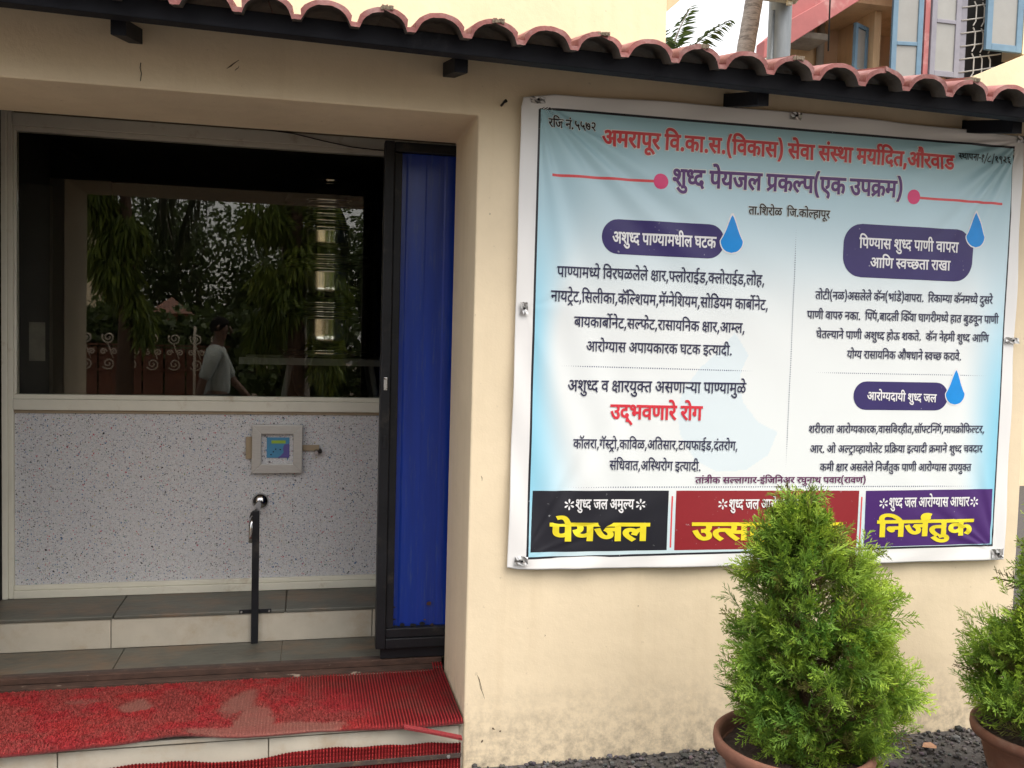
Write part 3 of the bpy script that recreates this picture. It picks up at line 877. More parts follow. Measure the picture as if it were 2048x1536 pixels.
def patch(name, corners, layer, key, nu=30, nv=10, col=None, m=None):
    """corners TL, TR, BR, BL in (x, z)"""
    U, V = np.meshgrid(np.linspace(0, 1, nu), np.linspace(0, 1, nv), indexing='ij')
    c = [np.array(p) for p in corners]
    P = (c[0] * ((1 - U) * (1 - V))[..., None] + c[1] * (U * (1 - V))[..., None] + c[2] * (U * V)[..., None] + c[3] * ((1 - U) * V)[..., None])
    x, z = P[..., 0], P[..., 1]
    W = np.stack([x, lay(x, z, layer), z], -1).reshape(-1, 3)
    cc = None if col is None else col(x, z).reshape(-1, 3)
    return b_(np_mesh(name, W, grid_faces(nu, nv)[:, ::-1], m or M['p_' + key], smooth=True, col=cc))


# the cloth itself, its edges pulled slightly out of true
U, V = np.meshgrid(np.linspace(0, 1, 420), np.linspace(0, 1, 350), indexing='ij')
ex = np.array([0.0, 0.055, 0.38, 0.7, 1.0])
top = np.interp(U, ex, [2.290, 2.309, 2.319, 2.318, 2.303]) - 0.006 * np.sin(U * 19) * 0.3
bot = np.interp(U, [0, .02, .5, .8, 1], [0.706, 0.698, 0.684, 0.680, 0.679])
lef = np.interp(V, [0, .02, .5, 1], [0.146, 0.139, 0.139, 0.134])
rig = np.interp(V, [0, .5, 1], [2.096, 2.106, 2.114])
x = lef + (rig - lef) * U
z = top + (bot - top) * V
y = lay(x, z, 0)
edge = np.minimum(np.minimum(U, 1 - U) * 1.95, np.minimum(V, 1 - V) * 1.6)
y = y - 0.006 * sstep(0.05, 0.0, edge) * (0.5 + 0.5 * np.sin(U * 31 + V * 23))
Wv = np.stack([x, y, z], -1).reshape(-1, 3)
cl = b_(np_mesh('cloth', Wv, grid_faces(420, 350)[:, ::-1], M['cloth'], smooth=True, col=np.tile([0.78, 0.78, 0.78], (len(Wv), 1))))
sol = cl.modifiers.new('thickness', 'SOLIDIFY'); sol.thickness = 0.0008; sol.offset = -1


cres = [(0.9405, 1.5303), (0.8874, 1.4668), (0.8136, 1.4032), (0.7506, 1.3225), (0.7309, 1.2462), (0.7474, 1.1629), (0.808, 1.0737), (0.8943, 1.0319),
        (1.0031, 1.0367), (1.0894, 1.0909), (1.1232, 1.1747), (1.0444, 1.2107), (0.9825, 1.2806), (0.9662, 1.3433), (0.9716, 1.3971), (0.9964, 1.4513)]


def inside(x, z, poly):
    w = np.zeros(x.shape, bool)
    for (ax, az), (bx, bz) in zip(poly, poly[1:] + poly[:1]):
        w ^= ((az > z) != (bz > z)) & (x < (bx - ax) * (z - az) / (bz - az + 1e-12) + ax)
    return w


def grad(x, z):
    u = (x - BX0) / (BX1 - BX0); v = (BZ1 - z) / (BZ1 - BZ0)
    white = np.array([0.76, 0.80, 0.81]); blue = np.array([0.20, 0.58, 0.78]); teal = np.array([0.33, 0.62, 0.72])
    tp_ = sstep(0.42, 0.0, v)[..., None]
    c = white * (1 - tp_) + (teal * 0.75 + white * 0.12) * tp_
    mid = (sstep(0.05, .18, v) * sstep(.5, .22, v))[..., None]
    c = c * (1 - .35 * mid) + np.array([0.44, 0.68, 0.82]) * .35 * mid
    le = (sstep(0.085 + 0.03 * np.sin(v * 9), 0.0, u) * sstep(0.05, 0.5, v))[..., None] * 0.85
    ri = (sstep(0.90, 1.0, u) * sstep(0.15, 0.7, v))[..., None] * 0.9
    c = c * (1 - le) + blue * le
    c = c * (1 - ri) + blue * ri
    bo = (sstep(0.86, 0.9, v))[..., None] * 0.5
    c = c * (1 - bo) + np.array([0.45, 0.70, 0.80]) * bo
    wm = inside(x, z, cres)[..., None] * 1.0          # pale printed drop
    return c * (1 - wm) + np.array([0.67, 0.76, 0.81]) * wm


patch('border', [(BX0, BZ1), (BX1, BZ1), (BX1, BZ0), (BX0, BZ0)], 1, 'black', 400, 340)
patch('print_ground', [(BX0 + .0075, BZ1 - .0085), (BX1 - .0065, BZ1 - .0085), (BX1 - .0065, BZ0 + .0075), (BX0 + .0075, BZ0 + .0075)], 2.2, 'sky', 400, 340, col=grad, m=M['cloth'])
def rowfill(name, z0, z1, ext, layer, key, nz=26, nx_=14):
    zz = np.linspace(z0, z1, nz)
    E = np.array([ext(t) for t in np.linspace(0, 1, nz)])
    U = np.linspace(0, 1, nx_)
    x = E[:, :1] + (E[:, 1:] - E[:, :1]) * U[None]
    z = np.repeat(zz[:, None], nx_, 1)
    W = np.stack([x, lay(x, z, layer), z], -1).reshape(-1, 3)
    return b_(np_mesh(name, W, grid_faces(nz, nx_), M['p_' + key], smooth=True))




def pill(x0, x1, z1, z0, r):
    h = z1 - z0
    def ext(t):
        zz = t * h
        d = min(zz, h - zz)
        i = 0 if d >= r else r - math.sqrt(max(0, r * r - (r - d) ** 2))
        return (x0 + i, x1 - i)
    def ext2(t):
        a, b = ext(t); return (a - .003, b + .003)
    rowfill('pill_panel', z0, z1, ext, 4, 'pill', 60, 80)


def drop(cx, zt, zb, w):
    h = zt - zb; r = w / 2
    def wid(t, k=1.0):
        # t 0 bottom .. 1 tip
        zz = t * h
        if zz <= r: return math.sqrt(max(0, r * r - (r - zz) ** 2))
        q = (zz - r) / (h - r)
        return r * (1 - q) ** 0.85 * (1 - 0.28 * q * (1 - q) * 2)
    rowfill('drop_outline', zb - .004, zt + .008, lambda t: (cx - wid(t) - .0035, cx + wid(t) + .0035), 5, 'white', 30, 5)
    rowfill('water_drop', zb, zt, lambda t: (cx - wid(t), cx + wid(t)), 6, 'drop', 30, 6)


pill(0.433, 0.886, 1.9065, 1.787, 0.0598)
pill(1.355, 1.899, 1.9400, 1.7455, 0.075)
pill(1.4235, 1.824, 1.3643, 1.2585, 0.0528)
drop(0.9135, 1.9423, 1.8106, 0.084)
drop(1.909, 2.0068, 1.877, 0.0805)
drop(1.8555, 1.413, 1.2818, 0.083)
patch('black_panel', [(0.2163, 0.9700), (0.7120, 0.9654), (0.7123, 0.7522), (0.2134, 0.7570)], 3.2, 'black', 100, 50)
patch('maroon_panel', [(0.7401, 0.9651), (1.4677, 0.9569), (1.4674, 0.7430), (0.7408, 0.7510)], 3.2, 'maroon', 120, 40)
patch('violet_panel', [(1.4955, 0.9558), (2.0457, 0.9568), (2.0459, 0.7430), (1.4989, 0.7430)], 3.2, 'violet', 120, 50)
for x_, a_, c_ in ((0.7262, 0.9456, 0.7608), (1.4800, 0.9333, 0.7513)):
    patch('red_divider', [(x_ - .003, a_), (x_ + .003, a_), (x_ + .003, c_), (x_ - .003, c_)], 3, 'line_red', 2, 14)
for cx_, cz_ in ((0.6405, 2.044), (1.6361, 2.0496)):
    rowfill('pink_disc', cz_ - .027, cz_ + .027, lambda t: (cx_ - math.sqrt(max(0, .027 ** 2 - (.027 - t * .054) ** 2)), cx_ + math.sqrt(max(0, .027 ** 2 - (.027 - t * .054) ** 2))), 4, 'pink', 24, 8)
patch('red_rule', [(0.252, 2.0462), (0.625, 2.0472), (0.625, 2.0382), (0.252, 2.0372)], 3, 'line_red', 120, 3)
patch('red_rule', [(1.650, 2.0525), (2.0203, 2.0505), (2.0203, 2.0415), (1.650, 2.0435)], 3, 'line_red', 120, 3)


def dotted(x0, z0, x1, z1, step, r):
    n_ = int(math.hypot(x1 - x0, z1 - z0) / step)
    vs = []; fs = []
    for i in range(n_ + 1):
        t = i / n_
        fade = min(1, 6 * t + .25, 6 * (1 - t) + .25)
        cx, cz = x0 + (x1 - x0) * t, z0 + (z1 - z0) * t
        k0 = len(vs)
        for k in range(8):
            a = k * math.pi / 4
            vs.append((cx + r * fade * math.cos(a), cz + r * fade * math.sin(a)))
        fs += [(k0, k0 + k, k0 + k + 1) for k in range(1, 7)]
    P = np.array(vs)
    W = np.stack([P[:, 0], lay(P[:, 0], P[:, 1], 3), P[:, 1]], -1)
    b_(np_mesh('dotted_rule', W, np.array(fs), M['p_dot']))


dotted(1.1631, 1.9024, 1.1625, 1.0485, 0.0082, 0.0023)
dotted(0.3069, 1.3996, 1.0126, 1.3943, 0.0082, 0.0023)
dotted(0.3431, 0.9807, 1.9674, 0.9687, 0.0090, 0.0024)
dotted(1.2679, 1.3933, 1.9849, 1.3935, 0.0082, 0.0020)
for sx, sz in ((0.3475, 0.9207), (0.6077, 0.918), (0.9206, 0.9141), (1.2729, 0.909), (1.5729, 0.9075), (1.9668, 0.9073)):
    vs = []; fs = []
    for k in range(6):
        a = math.pi / 2 + k * math.pi / 3
        dx, dz = math.cos(a), math.sin(a)
        k0 = len(vs)
        for (l, w) in ((.004, 0), (.009, .0024), (.0165, .0036), (.020, 0), (.0165, -.0036), (.009, -.0024)):
            vs.append((sx + dx * l - dz * w, sz + dz * l + dx * w))
        fs += [(k0, k0 + i, k0 + i + 1) for i in range(1, 5)]
    P = np.array(vs)
    b_(np_mesh('star_mark', np.stack([P[:, 0], lay(P[:, 0], P[:, 1], 4), P[:, 1]], -1), np.array(fs), M['p_white']))

# lettering: outline letterforms, each line of print one part
# letterforms: advance width, then each outline as x, y, on-curve triples
GLYPHS = [
    (409, [[395, 42, 1, 341, -12, 1, 282, 37, 0, 178, 137, 0, 98, 225, 0, 75, 256, 1, 53, 287, 0, 40, 323, 0, 40, 340, 1, 40, 359, 0, 70, 393, 0, 104, 393, 1, 129, 393, 0, 166, 370, 0, 181, 349, 1, 220, 369, 0, 256, 429, 0, 256, 468, 1, 256, 491, 0, 246, 536, 0, 239, 551, 1, 0, 551, 1, 0, 622, 1, 424, 622, 1, 424, 551, 1, 320, 551, 1, 336, 516, 0, 336, 458, 1, 336, 403, 0, 292, 327, 0, 216, 274, 0, 167, 254, 1, 212, 202, 0, 331, 91, 0]]),
    (259, [[89, 551, 1, 0, 551, 1, 0, 622, 1, 80, 622, 1, 68, 644, 0, 53, 694, 0, 53, 724, 1, 53, 802, 0, 169, 896, 0, 266, 896, 1, 407, 896, 0, 625, 743, 0, 704, 615, 1, 620, 615, 1, 467, 824, 0, 283, 824, 1, 213, 824, 0, 134, 765, 0, 134, 714, 1, 134, 684, 0, 153, 639, 0, 165, 622, 1, 273, 622, 1, 273, 551, 1, 170, 551, 1, 170, 0, 1, 89, 0, 1]]),
    (742, [[653, 551, 1, 653, 0, 1, 572, 0, 1, 572, 370, 1, 435, 370, 1, 394, 370, 0, 378, 373, 1, 414, 343, 0, 458, 263, 0, 458, 218, 1, 458, 172, 0, 417, 110, 0, 350, 80, 0, 310, 80, 1, 257, 80, 0, 161, 141, 0, 73, 282, 0, 31, 401, 1, 102, 426, 1, 148, 292, 0, 248, 153, 0, 306, 153, 1, 338, 153, 0, 379, 187, 0, 379, 227, 1, 379, 271, 0, 318, 349, 0, 273, 377, 1, 302, 441, 1, 572, 441, 1, 572, 551, 1, 0, 551, 1, 0, 622, 1, 757, 622, 1, 757, 551, 1]]),
    (260, []),
    (555, [[0, 622, 1, 569, 622, 1, 569, 551, 1, 466, 551, 1, 466, 0, 1, 385, 0, 1, 385, 298, 1, 204, 298, 1, 204, 244, 1, 204, 216, 0, 176, 188, 0, 153, 188, 1, 129, 188, 0, 75, 230, 0, 37, 290, 0, 37, 318, 1, 37, 341, 0, 64, 369, 0, 98, 369, 1, 385, 369, 1, 385, 551, 1, 0, 551, 1]]),
    (0, [[-185, 772, 1, -185, 796, 0, -152, 830, 0, -130, 830, 1, -107, 830, 0, -75, 796, 0, -75, 772, 1, -75, 748, 0, -107, 714, 0, -130, 714, 1, -152, 714, 0, -185, 748, 0]]),
    (268, [[72, 54, 1, 72, 91, 0, 108, 121, 0, 133, 121, 1, 159, 121, 0, 196, 91, 0, 196, 54, 1, 196, 18, 0, 159, -14, 0, 133, -14, 1, 108, -14, 0, 72, 18, 0]]),
    (551, [[477, -67, 1, 460, -38, 0, 422, 37, 0, 386, 115, 0, 356, 185, 0, 348, 208, 1, 332, 207, 0, 312, 207, 1, 269, 207, 0, 187, 228, 0, 122, 278, 0, 84, 364, 0, 84, 428, 1, 84, 474, 0, 112, 583, 0, 143, 632, 1, 227, 611, 1, 199, 562, 0, 164, 469, 0, 164, 417, 1, 164, 347, 0, 234, 276, 0, 308, 276, 1, 317, 276, 0, 326, 277, 1, 320, 300, 0, 320, 313, 1, 320, 346, 0, 363, 377, 0, 391, 377, 1, 431, 377, 0, 475, 328, 0, 475, 298, 1, 475, 267, 0, 444, 230, 0, 418, 221, 1, 430, 190, 0, 475, 96, 0, 526, 0, 0, 549, -35, 1]]),
    (551, [[512, 270, 1, 512, 153, 0, 412, 49, 0, 334, 49, 1, 273, 49, 0, 176, 99, 0, 103, 218, 0, 52, 420, 0, 38, 573, 1, 118, 588, 1, 130, 440, 0, 179, 232, 0, 264, 123, 0, 330, 123, 1, 391, 123, 0, 432, 205, 0, 432, 275, 1, 432, 326, 0, 407, 414, 0, 358, 468, 0, 322, 468, 1, 297, 468, 0, 269, 441, 0, 269, 418, 1, 269, 400, 0, 291, 367, 0, 349, 345, 0, 401, 342, 1, 384, 272, 1, 285, 280, 0, 193, 362, 0, 193, 420, 1, 193, 473, 0, 262, 539, 0, 322, 539, 1, 380, 539, 0, 465, 469, 0, 512, 347, 0]]),
    (551, [[477, 33, 1, 413, -12, 1, 318, 132, 0, 239, 208, 1, 213, 204, 0, 187, 204, 1, 152, 204, 0, 104, 239, 0, 104, 270, 1, 104, 299, 0, 140, 329, 0, 168, 329, 1, 187, 329, 0, 225, 313, 0, 255, 291, 1, 298, 306, 0, 360, 385, 0, 360, 442, 1, 360, 501, 0, 295, 561, 0, 243, 561, 1, 208, 561, 0, 148, 545, 0, 110, 526, 1, 84, 595, 1, 121, 614, 0, 204, 632, 0, 247, 632, 1, 302, 632, 0, 391, 590, 0, 443, 505, 0, 443, 440, 1, 443, 370, 0, 373, 262, 0, 316, 233, 1, 361, 189, 0, 448, 77, 0]]),
    (764, [[470, 218, 1, 470, 148, 0, 379, 80, 0, 312, 80, 1, 226, 80, 0, 92, 208, 0, 29, 356, 1, 100, 382, 1, 143, 276, 0, 243, 153, 0, 305, 153, 1, 343, 153, 0, 391, 188, 0, 391, 227, 1, 391, 264, 0, 350, 322, 0, 318, 347, 1, 291, 342, 0, 260, 341, 1, 255, 411, 1, 323, 413, 0, 380, 457, 0, 380, 494, 1, 380, 530, 0, 333, 562, 0, 302, 562, 1, 265, 562, 0, 205, 542, 0, 171, 525, 1, 146, 594, 1, 172, 608, 0, 249, 632, 0, 298, 632, 1, 376, 632, 0, 459, 554, 0, 459, 495, 1, 459, 417, 0, 392, 375, 1, 403, 365, 0, 412, 355, 1, 450, 350, 0, 486, 350, 1, 518, 350, 0, 568, 356, 0, 594, 363, 1, 594, 551, 1, 521, 551, 1, 521, 622, 1, 779, 622, 1, 779, 551, 1, 675, 551, 1, 675, 0, 1, 594, 0, 1, 594, 290, 1, 570, 284, 0, 524, 279, 0, 498, 279, 1, 481, 279, 0, 455, 282, 1, 470, 252, 0]]),
    (598, [[509, 551, 1, 509, 0, 1, 428, 0, 1, 428, 250, 1, 207, 250, 1, 207, 213, 1, 207, 180, 0, 178, 151, 0, 159, 151, 1, 140, 151, 0, 98, 176, 0, 62, 215, 0, 39, 259, 0, 39, 278, 1, 39, 296, 0, 66, 321, 0, 100, 321, 1, 126, 321, 1, 126, 551, 1, 0, 551, 1, 0, 622, 1, 612, 622, 1, 612, 551, 1], [428, 551, 1, 207, 551, 1, 207, 321, 1, 428, 321, 1]]),
    (259, [[170, 551, 1, 170, 0, 1, 89, 0, 1, 89, 551, 1, 0, 551, 1, 0, 622, 1, 273, 622, 1, 273, 551, 1]]),
    (568, [[479, 551, 1, 479, 0, 1, 398, 0, 1, 398, 191, 1, 369, 172, 0, 301, 146, 0, 254, 146, 1, 214, 146, 0, 149, 173, 0, 128, 194, 1, 103, 221, 0, 79, 294, 0, 79, 358, 1, 79, 551, 1, 0, 551, 1, 0, 622, 1, 583, 622, 1, 583, 551, 1], [398, 551, 1, 160, 551, 1, 160, 369, 1, 160, 328, 0, 166, 280, 0, 179, 251, 0, 190, 240, 1, 213, 217, 0, 263, 217, 1, 303, 217, 0, 373, 255, 0, 398, 280, 1]]),
    (0, [[-63, -245, 1, -88, -255, 0, -145, -268, 0, -173, -268, 1, -248, -268, 0, -333, -189, 0, -333, -126, 1, -333, -69, 0, -241, 11, 0, -162, 11, 1, -87, 11, 0, 25, -45, 0, 111, -136, 0, 145, -189, 1, 83, -228, 1, 29, -145, 0, -83, -57, 0, -156, -57, 1, -207, -57, 0, -259, -96, 0, -259, -128, 1, -259, -166, 0, -209, -196, 0, -178, -196, 1, -151, -196, 0, -109, -185, 0, -88, -175, 1]]),
    (556, [[571, 551, 1, 467, 551, 1, 467, 0, 1, 387, 0, 1, 387, 165, 1, 361, 147, 0, 286, 118, 0, 233, 118, 1, 179, 118, 0, 95, 160, 0, 46, 235, 0, 46, 286, 1, 46, 372, 0, 161, 464, 0, 255, 464, 1, 268, 464, 0, 307, 461, 0, 344, 457, 0, 354, 454, 1, 349, 381, 1, 330, 385, 0, 282, 391, 0, 259, 391, 1, 197, 391, 0, 127, 337, 0, 127, 287, 1, 127, 236, 0, 190, 188, 0, 235, 188, 1, 287, 188, 0, 362, 233, 0, 387, 260, 1, 387, 551, 1, 0, 551, 1, 0, 622, 1, 571, 622, 1]]),
    (762, [[777, 551, 1, 452, 551, 1, 452, 349, 1, 500, 399, 0, 569, 399, 1, 634, 399, 0, 716, 316, 0, 716, 239, 1, 716, 193, 0, 686, 89, 0, 651, 39, 1, 579, 80, 1, 604, 112, 0, 636, 196, 0, 636, 237, 1, 636, 284, 0, 597, 330, 0, 562, 330, 1, 508, 330, 0, 452, 258, 1, 452, 0, 1, 371, 0, 1, 371, 174, 1, 347, 154, 0, 276, 118, 0, 226, 118, 1, 179, 118, 0, 96, 156, 0, 46, 233, 0, 46, 290, 1, 46, 370, 0, 156, 464, 0, 244, 464, 1, 267, 464, 0, 324, 457, 0, 339, 454, 1, 333, 381, 1, 317, 385, 0, 268, 391, 0, 249, 391, 1, 191, 391, 0, 127, 339, 0, 127, 292, 1, 127, 239, 0, 188, 188, 0, 228, 188, 1, 272, 188, 0, 341, 230, 0, 371, 260, 1, 371, 551, 1, 0, 551, 1, 0, 622, 1, 777, 622, 1]]),
    (676, [[587, 551, 1, 587, 0, 1, 506, 0, 1, 506, 266, 1, 477, 257, 0, 419, 251, 0, 380, 251, 1, 338, 251, 0, 245, 266, 0, 212, 277, 1, 192, 264, 0, 167, 253, 1, 208, 201, 0, 319, 91, 0, 380, 42, 1, 326, -12, 1, 270, 37, 0, 171, 137, 0, 95, 225, 0, 73, 256, 1, 51, 287, 0, 40, 323, 0, 40, 340, 1, 40, 359, 0, 70, 393, 0, 104, 393, 1, 129, 393, 0, 166, 370, 0, 181, 350, 1, 202, 369, 0, 217, 428, 0, 217, 458, 1, 217, 488, 0, 208, 536, 0, 201, 551, 1, 0, 551, 1, 0, 622, 1, 691, 622, 1, 691, 551, 1], [369, 322, 1, 408, 322, 0, 472, 330, 0, 506, 339, 1, 506, 551, 1, 281, 551, 1, 288, 534, 0, 298, 488, 0, 298, 458, 1, 298, 416, 0, 279, 354, 0, 262, 333, 1, 314, 322, 0]]),
    (354, [[213, -165, 1, 138, -62, 0, 68, 199, 0, 68, 337, 1, 68, 477, 0, 137, 730, 0, 213, 832, 1, 294, 832, 1, 226, 726, 0, 153, 472, 0, 153, 336, 1, 153, 203, 0, 225, -56, 0, 295, -165, 1]]),
    (354, [[60, -165, 1, 128, -59, 0, 200, 197, 0, 200, 330, 1, 200, 464, 0, 129, 723, 0, 59, 832, 1, 141, 832, 1, 216, 729, 0, 286, 467, 0, 286, 329, 1, 286, 190, 0, 216, -64, 0, 141, -165, 1]]),
    (0, [[-169, 615, 1, -190, 694, 0, -231, 785, 0, -281, 823, 0, -315, 823, 1, -337, 823, 0, -371, 814, 0, -385, 809, 1, -409, 882, 1, -370, 896, 0, -318, 896, 1, -264, 896, 0, -185, 845, 0, -122, 722, 0, -94, 615, 1]]),
    (389, [[369, 322, 1, 400, 322, 0, 450, 327, 0, 478, 332, 1, 486, 260, 1, 461, 255, 0, 409, 251, 0, 380, 251, 1, 338, 251, 0, 245, 266, 0, 212, 277, 1, 192, 264, 0, 167, 253, 1, 208, 201, 0, 319, 91, 0, 380, 42, 1, 326, -12, 1, 270, 37, 0, 171, 137, 0, 95, 225, 0, 73, 256, 1, 51, 287, 0, 40, 323, 0, 40, 340, 1, 40, 359, 0, 70, 393, 0, 104, 393, 1, 129, 393, 0, 166, 370, 0, 181, 350, 1, 202, 369, 0, 217, 428, 0, 217, 458, 1, 217, 488, 0, 208, 536, 0, 201, 551, 1, 0, 551, 1, 0, 622, 1, 403, 622, 1, 403, 551, 1, 281, 551, 1, 288, 534, 0, 298, 488, 0, 298, 458, 1, 298, 416, 0, 279, 354, 0, 262, 333, 1, 314, 322, 0]]),
    (642, [[553, 551, 1, 553, 0, 1, 472, 0, 1, 472, 180, 1, 443, 161, 0, 363, 132, 0, 308, 132, 1, 223, 132, 0, 104, 229, 0, 83, 322, 1, 178, 342, 0, 255, 413, 0, 255, 467, 1, 255, 517, 0, 208, 568, 0, 171, 568, 1, 146, 568, 0, 114, 544, 0, 114, 521, 1, 114, 470, 0, 195, 461, 1, 187, 391, 1, 122, 400, 0, 46, 461, 0, 46, 519, 1, 46, 575, 0, 119, 632, 0, 172, 632, 1, 213, 632, 0, 288, 597, 0, 336, 525, 0, 336, 469, 1, 336, 395, 0, 256, 303, 0, 182, 274, 1, 205, 238, 0, 263, 203, 0, 314, 203, 1, 366, 203, 0, 440, 243, 0, 472, 275, 1, 472, 551, 1, 390, 551, 1, 390, 622, 1, 656, 622, 1, 656, 551, 1]]),
    (580, [[595, 622, 1, 595, 551, 1, 491, 551, 1, 491, 0, 1, 410, 0, 1, 410, 179, 1, 382, 161, 0, 304, 132, 0, 253, 132, 1, 163, 132, 0, 52, 253, 0, 38, 353, 1, 100, 366, 0, 160, 413, 0, 160, 457, 1, 160, 485, 0, 137, 533, 0, 123, 551, 1, 0, 551, 1, 0, 622, 1], [129, 301, 1, 149, 252, 0, 210, 203, 0, 259, 203, 1, 309, 203, 0, 383, 245, 0, 410, 274, 1, 410, 551, 1, 211, 551, 1, 240, 499, 0, 240, 445, 1, 240, 337, 0]]),
    (0, [[-190, 615, 1, -211, 650, 0, -240, 726, 0, -240, 762, 1, -240, 829, 0, -151, 896, 0, -85, 896, 1, -53, 896, 0, 1, 883, 0, 21, 872, 1, -1, 806, 1, -18, 815, 0, -56, 827, 0, -78, 827, 1, -118, 827, 0, -160, 782, 0, -160, 747, 1, -160, 714, 0, -133, 651, 0, -108, 615, 1]]),
    (520, [[413, -58, 1, 392, -24, 0, 354, 46, 0, 342, 73, 1, 330, 71, 0, 302, 68, 0, 287, 68, 1, 245, 68, 0, 160, 89, 0, 89, 136, 0, 46, 215, 0, 46, 272, 1, 46, 316, 0, 77, 379, 0, 102, 401, 1, 135, 430, 0, 231, 456, 0, 290, 456, 1, 295, 456, 1, 295, 551, 1, 0, 551, 1, 0, 622, 1, 534, 622, 1, 534, 551, 1, 376, 551, 1, 376, 385, 1, 327, 385, 1, 269, 385, 0, 198, 371, 0, 173, 355, 1, 151, 340, 0, 126, 294, 0, 126, 262, 1, 126, 209, 0, 205, 140, 0, 287, 140, 1, 293, 140, 0, 305, 140, 0, 312, 141, 1, 306, 161, 0, 306, 176, 1, 306, 211, 0, 348, 240, 0, 373, 240, 1, 416, 240, 0, 461, 191, 0, 461, 162, 1, 461, 130, 0, 432, 95, 0, 410, 86, 1, 422, 62, 0, 455, 11, 0, 480, -24, 1]]),
    (570, [[481, 551, 1, 481, 0, 1, 400, 0, 1, 400, 328, 1, 291, 328, 1, 230, 328, 0, 169, 316, 0, 150, 299, 1, 126, 280, 0, 126, 237, 1, 126, 188, 0, 200, 97, 0, 271, 40, 1, 217, -12, 1, 171, 28, 0, 92, 108, 0, 45, 194, 0, 45, 242, 1, 45, 277, 0, 72, 333, 0, 93, 351, 1, 122, 376, 0, 204, 399, 0, 272, 399, 1, 400, 399, 1, 400, 551, 1, 0, 551, 1, 0, 622, 1, 584, 622, 1, 584, 551, 1]]),
    (268, [[46, -129, 1, 61, -70, 0, 88, 64, 0, 95, 116, 1, 192, 116, 1, 199, 105, 1, 186, 52, 0, 138, -74, 0, 113, -129, 1]]),
    (1023, [[470, 218, 1, 470, 148, 0, 379, 80, 0, 312, 80, 1, 226, 80, 0, 92, 208, 0, 29, 356, 1, 100, 382, 1, 143, 276, 0, 243, 153, 0, 305, 153, 1, 343, 153, 0, 391, 188, 0, 391, 227, 1, 391, 264, 0, 350, 322, 0, 318, 347, 1, 291, 342, 0, 260, 341, 1, 255, 411, 1, 323, 413, 0, 380, 457, 0, 380, 494, 1, 380, 530, 0, 333, 562, 0, 302, 562, 1, 265, 562, 0, 205, 542, 0, 171, 525, 1, 146, 594, 1, 172, 608, 0, 249, 632, 0, 298, 632, 1, 376, 632, 0, 459, 554, 0, 459, 495, 1, 459, 417, 0, 392, 375, 1, 403, 365, 0, 412, 355, 1, 450, 350, 0, 486, 350, 1, 518, 350, 0, 568, 356, 0, 594, 363, 1, 594, 551, 1, 521, 551, 1, 521, 622, 1, 1038, 622, 1, 1038, 551, 1, 934, 551, 1, 934, 0, 1, 853, 0, 1, 853, 551, 1, 675, 551, 1, 675, 0, 1, 594, 0, 1, 594, 290, 1, 570, 284, 0, 524, 279, 0, 498, 279, 1, 481, 279, 0, 455, 282, 1, 470, 252, 0], [844, 615, 1, 817, 655, 0, 772, 692, 0, 729, 703, 0, 703, 703, 1, 683, 703, 0, 641, 691, 0, 621, 682, 1, 595, 751, 1, 618, 761, 0, 668, 773, 0, 697, 773, 1, 742, 773, 0, 812, 730, 0, 836, 692, 1, 840, 694, 1, 820, 746, 0, 782, 803, 0, 738, 827, 0, 707, 827, 1, 683, 827, 0, 651, 819, 0, 637, 813, 1, 614, 882, 1, 653, 896, 0, 705, 896, 1, 759, 896, 0, 838, 845, 0, 901, 722, 0, 929, 615, 1]]),
    (577, [[358, 222, 1, 329, 222, 0, 271, 208, 0, 248, 197, 1, 201, 225, 0, 137, 301, 0, 137, 352, 1, 137, 380, 0, 157, 420, 0, 174, 433, 1, 197, 450, 0, 259, 465, 0, 308, 465, 1, 401, 465, 1, 401, 551, 1, 0, 551, 1, 0, 622, 1, 592, 622, 1, 592, 551, 1, 482, 551, 1, 482, 394, 1, 298, 394, 1, 267, 394, 0, 241, 388, 0, 232, 381, 1, 217, 369, 0, 217, 347, 1, 217, 323, 0, 245, 290, 0, 261, 277, 1, 307, 294, 0, 362, 294, 1, 436, 294, 0, 534, 219, 0, 534, 154, 1, 534, 87, 0, 436, 0, 0, 337, 0, 1, 239, 0, 0, 84, 88, 0, 25, 158, 1, 86, 207, 1, 143, 139, 0, 262, 74, 0, 337, 74, 1, 453, 74, 0, 453, 152, 1, 453, 187, 0, 404, 222, 0]]),
    (680, [[122, 189, 1, 87, 189, 0, 40, 224, 0, 40, 255, 1, 40, 284, 0, 76, 314, 0, 104, 314, 1, 122, 314, 0, 161, 299, 0, 191, 276, 1, 241, 292, 0, 305, 378, 0, 305, 443, 1, 305, 499, 0, 246, 566, 0, 199, 566, 1, 168, 566, 0, 138, 539, 0, 138, 516, 1, 138, 501, 0, 157, 466, 0, 214, 442, 0, 270, 440, 1, 253, 370, 1, 159, 376, 0, 66, 459, 0, 66, 517, 1, 66, 568, 0, 137, 632, 0, 204, 632, 1, 251, 632, 0, 333, 589, 0, 384, 504, 0, 384, 440, 1, 384, 371, 0, 315, 254, 0, 254, 221, 1, 299, 182, 0, 383, 87, 0, 414, 43, 1, 350, -1, 1, 299, 71, 0, 216, 164, 0, 179, 194, 1, 152, 189, 0], [591, 551, 1, 591, 0, 1, 510, 0, 1, 510, 551, 1, 421, 551, 1, 421, 622, 1, 695, 622, 1, 695, 551, 1]]),
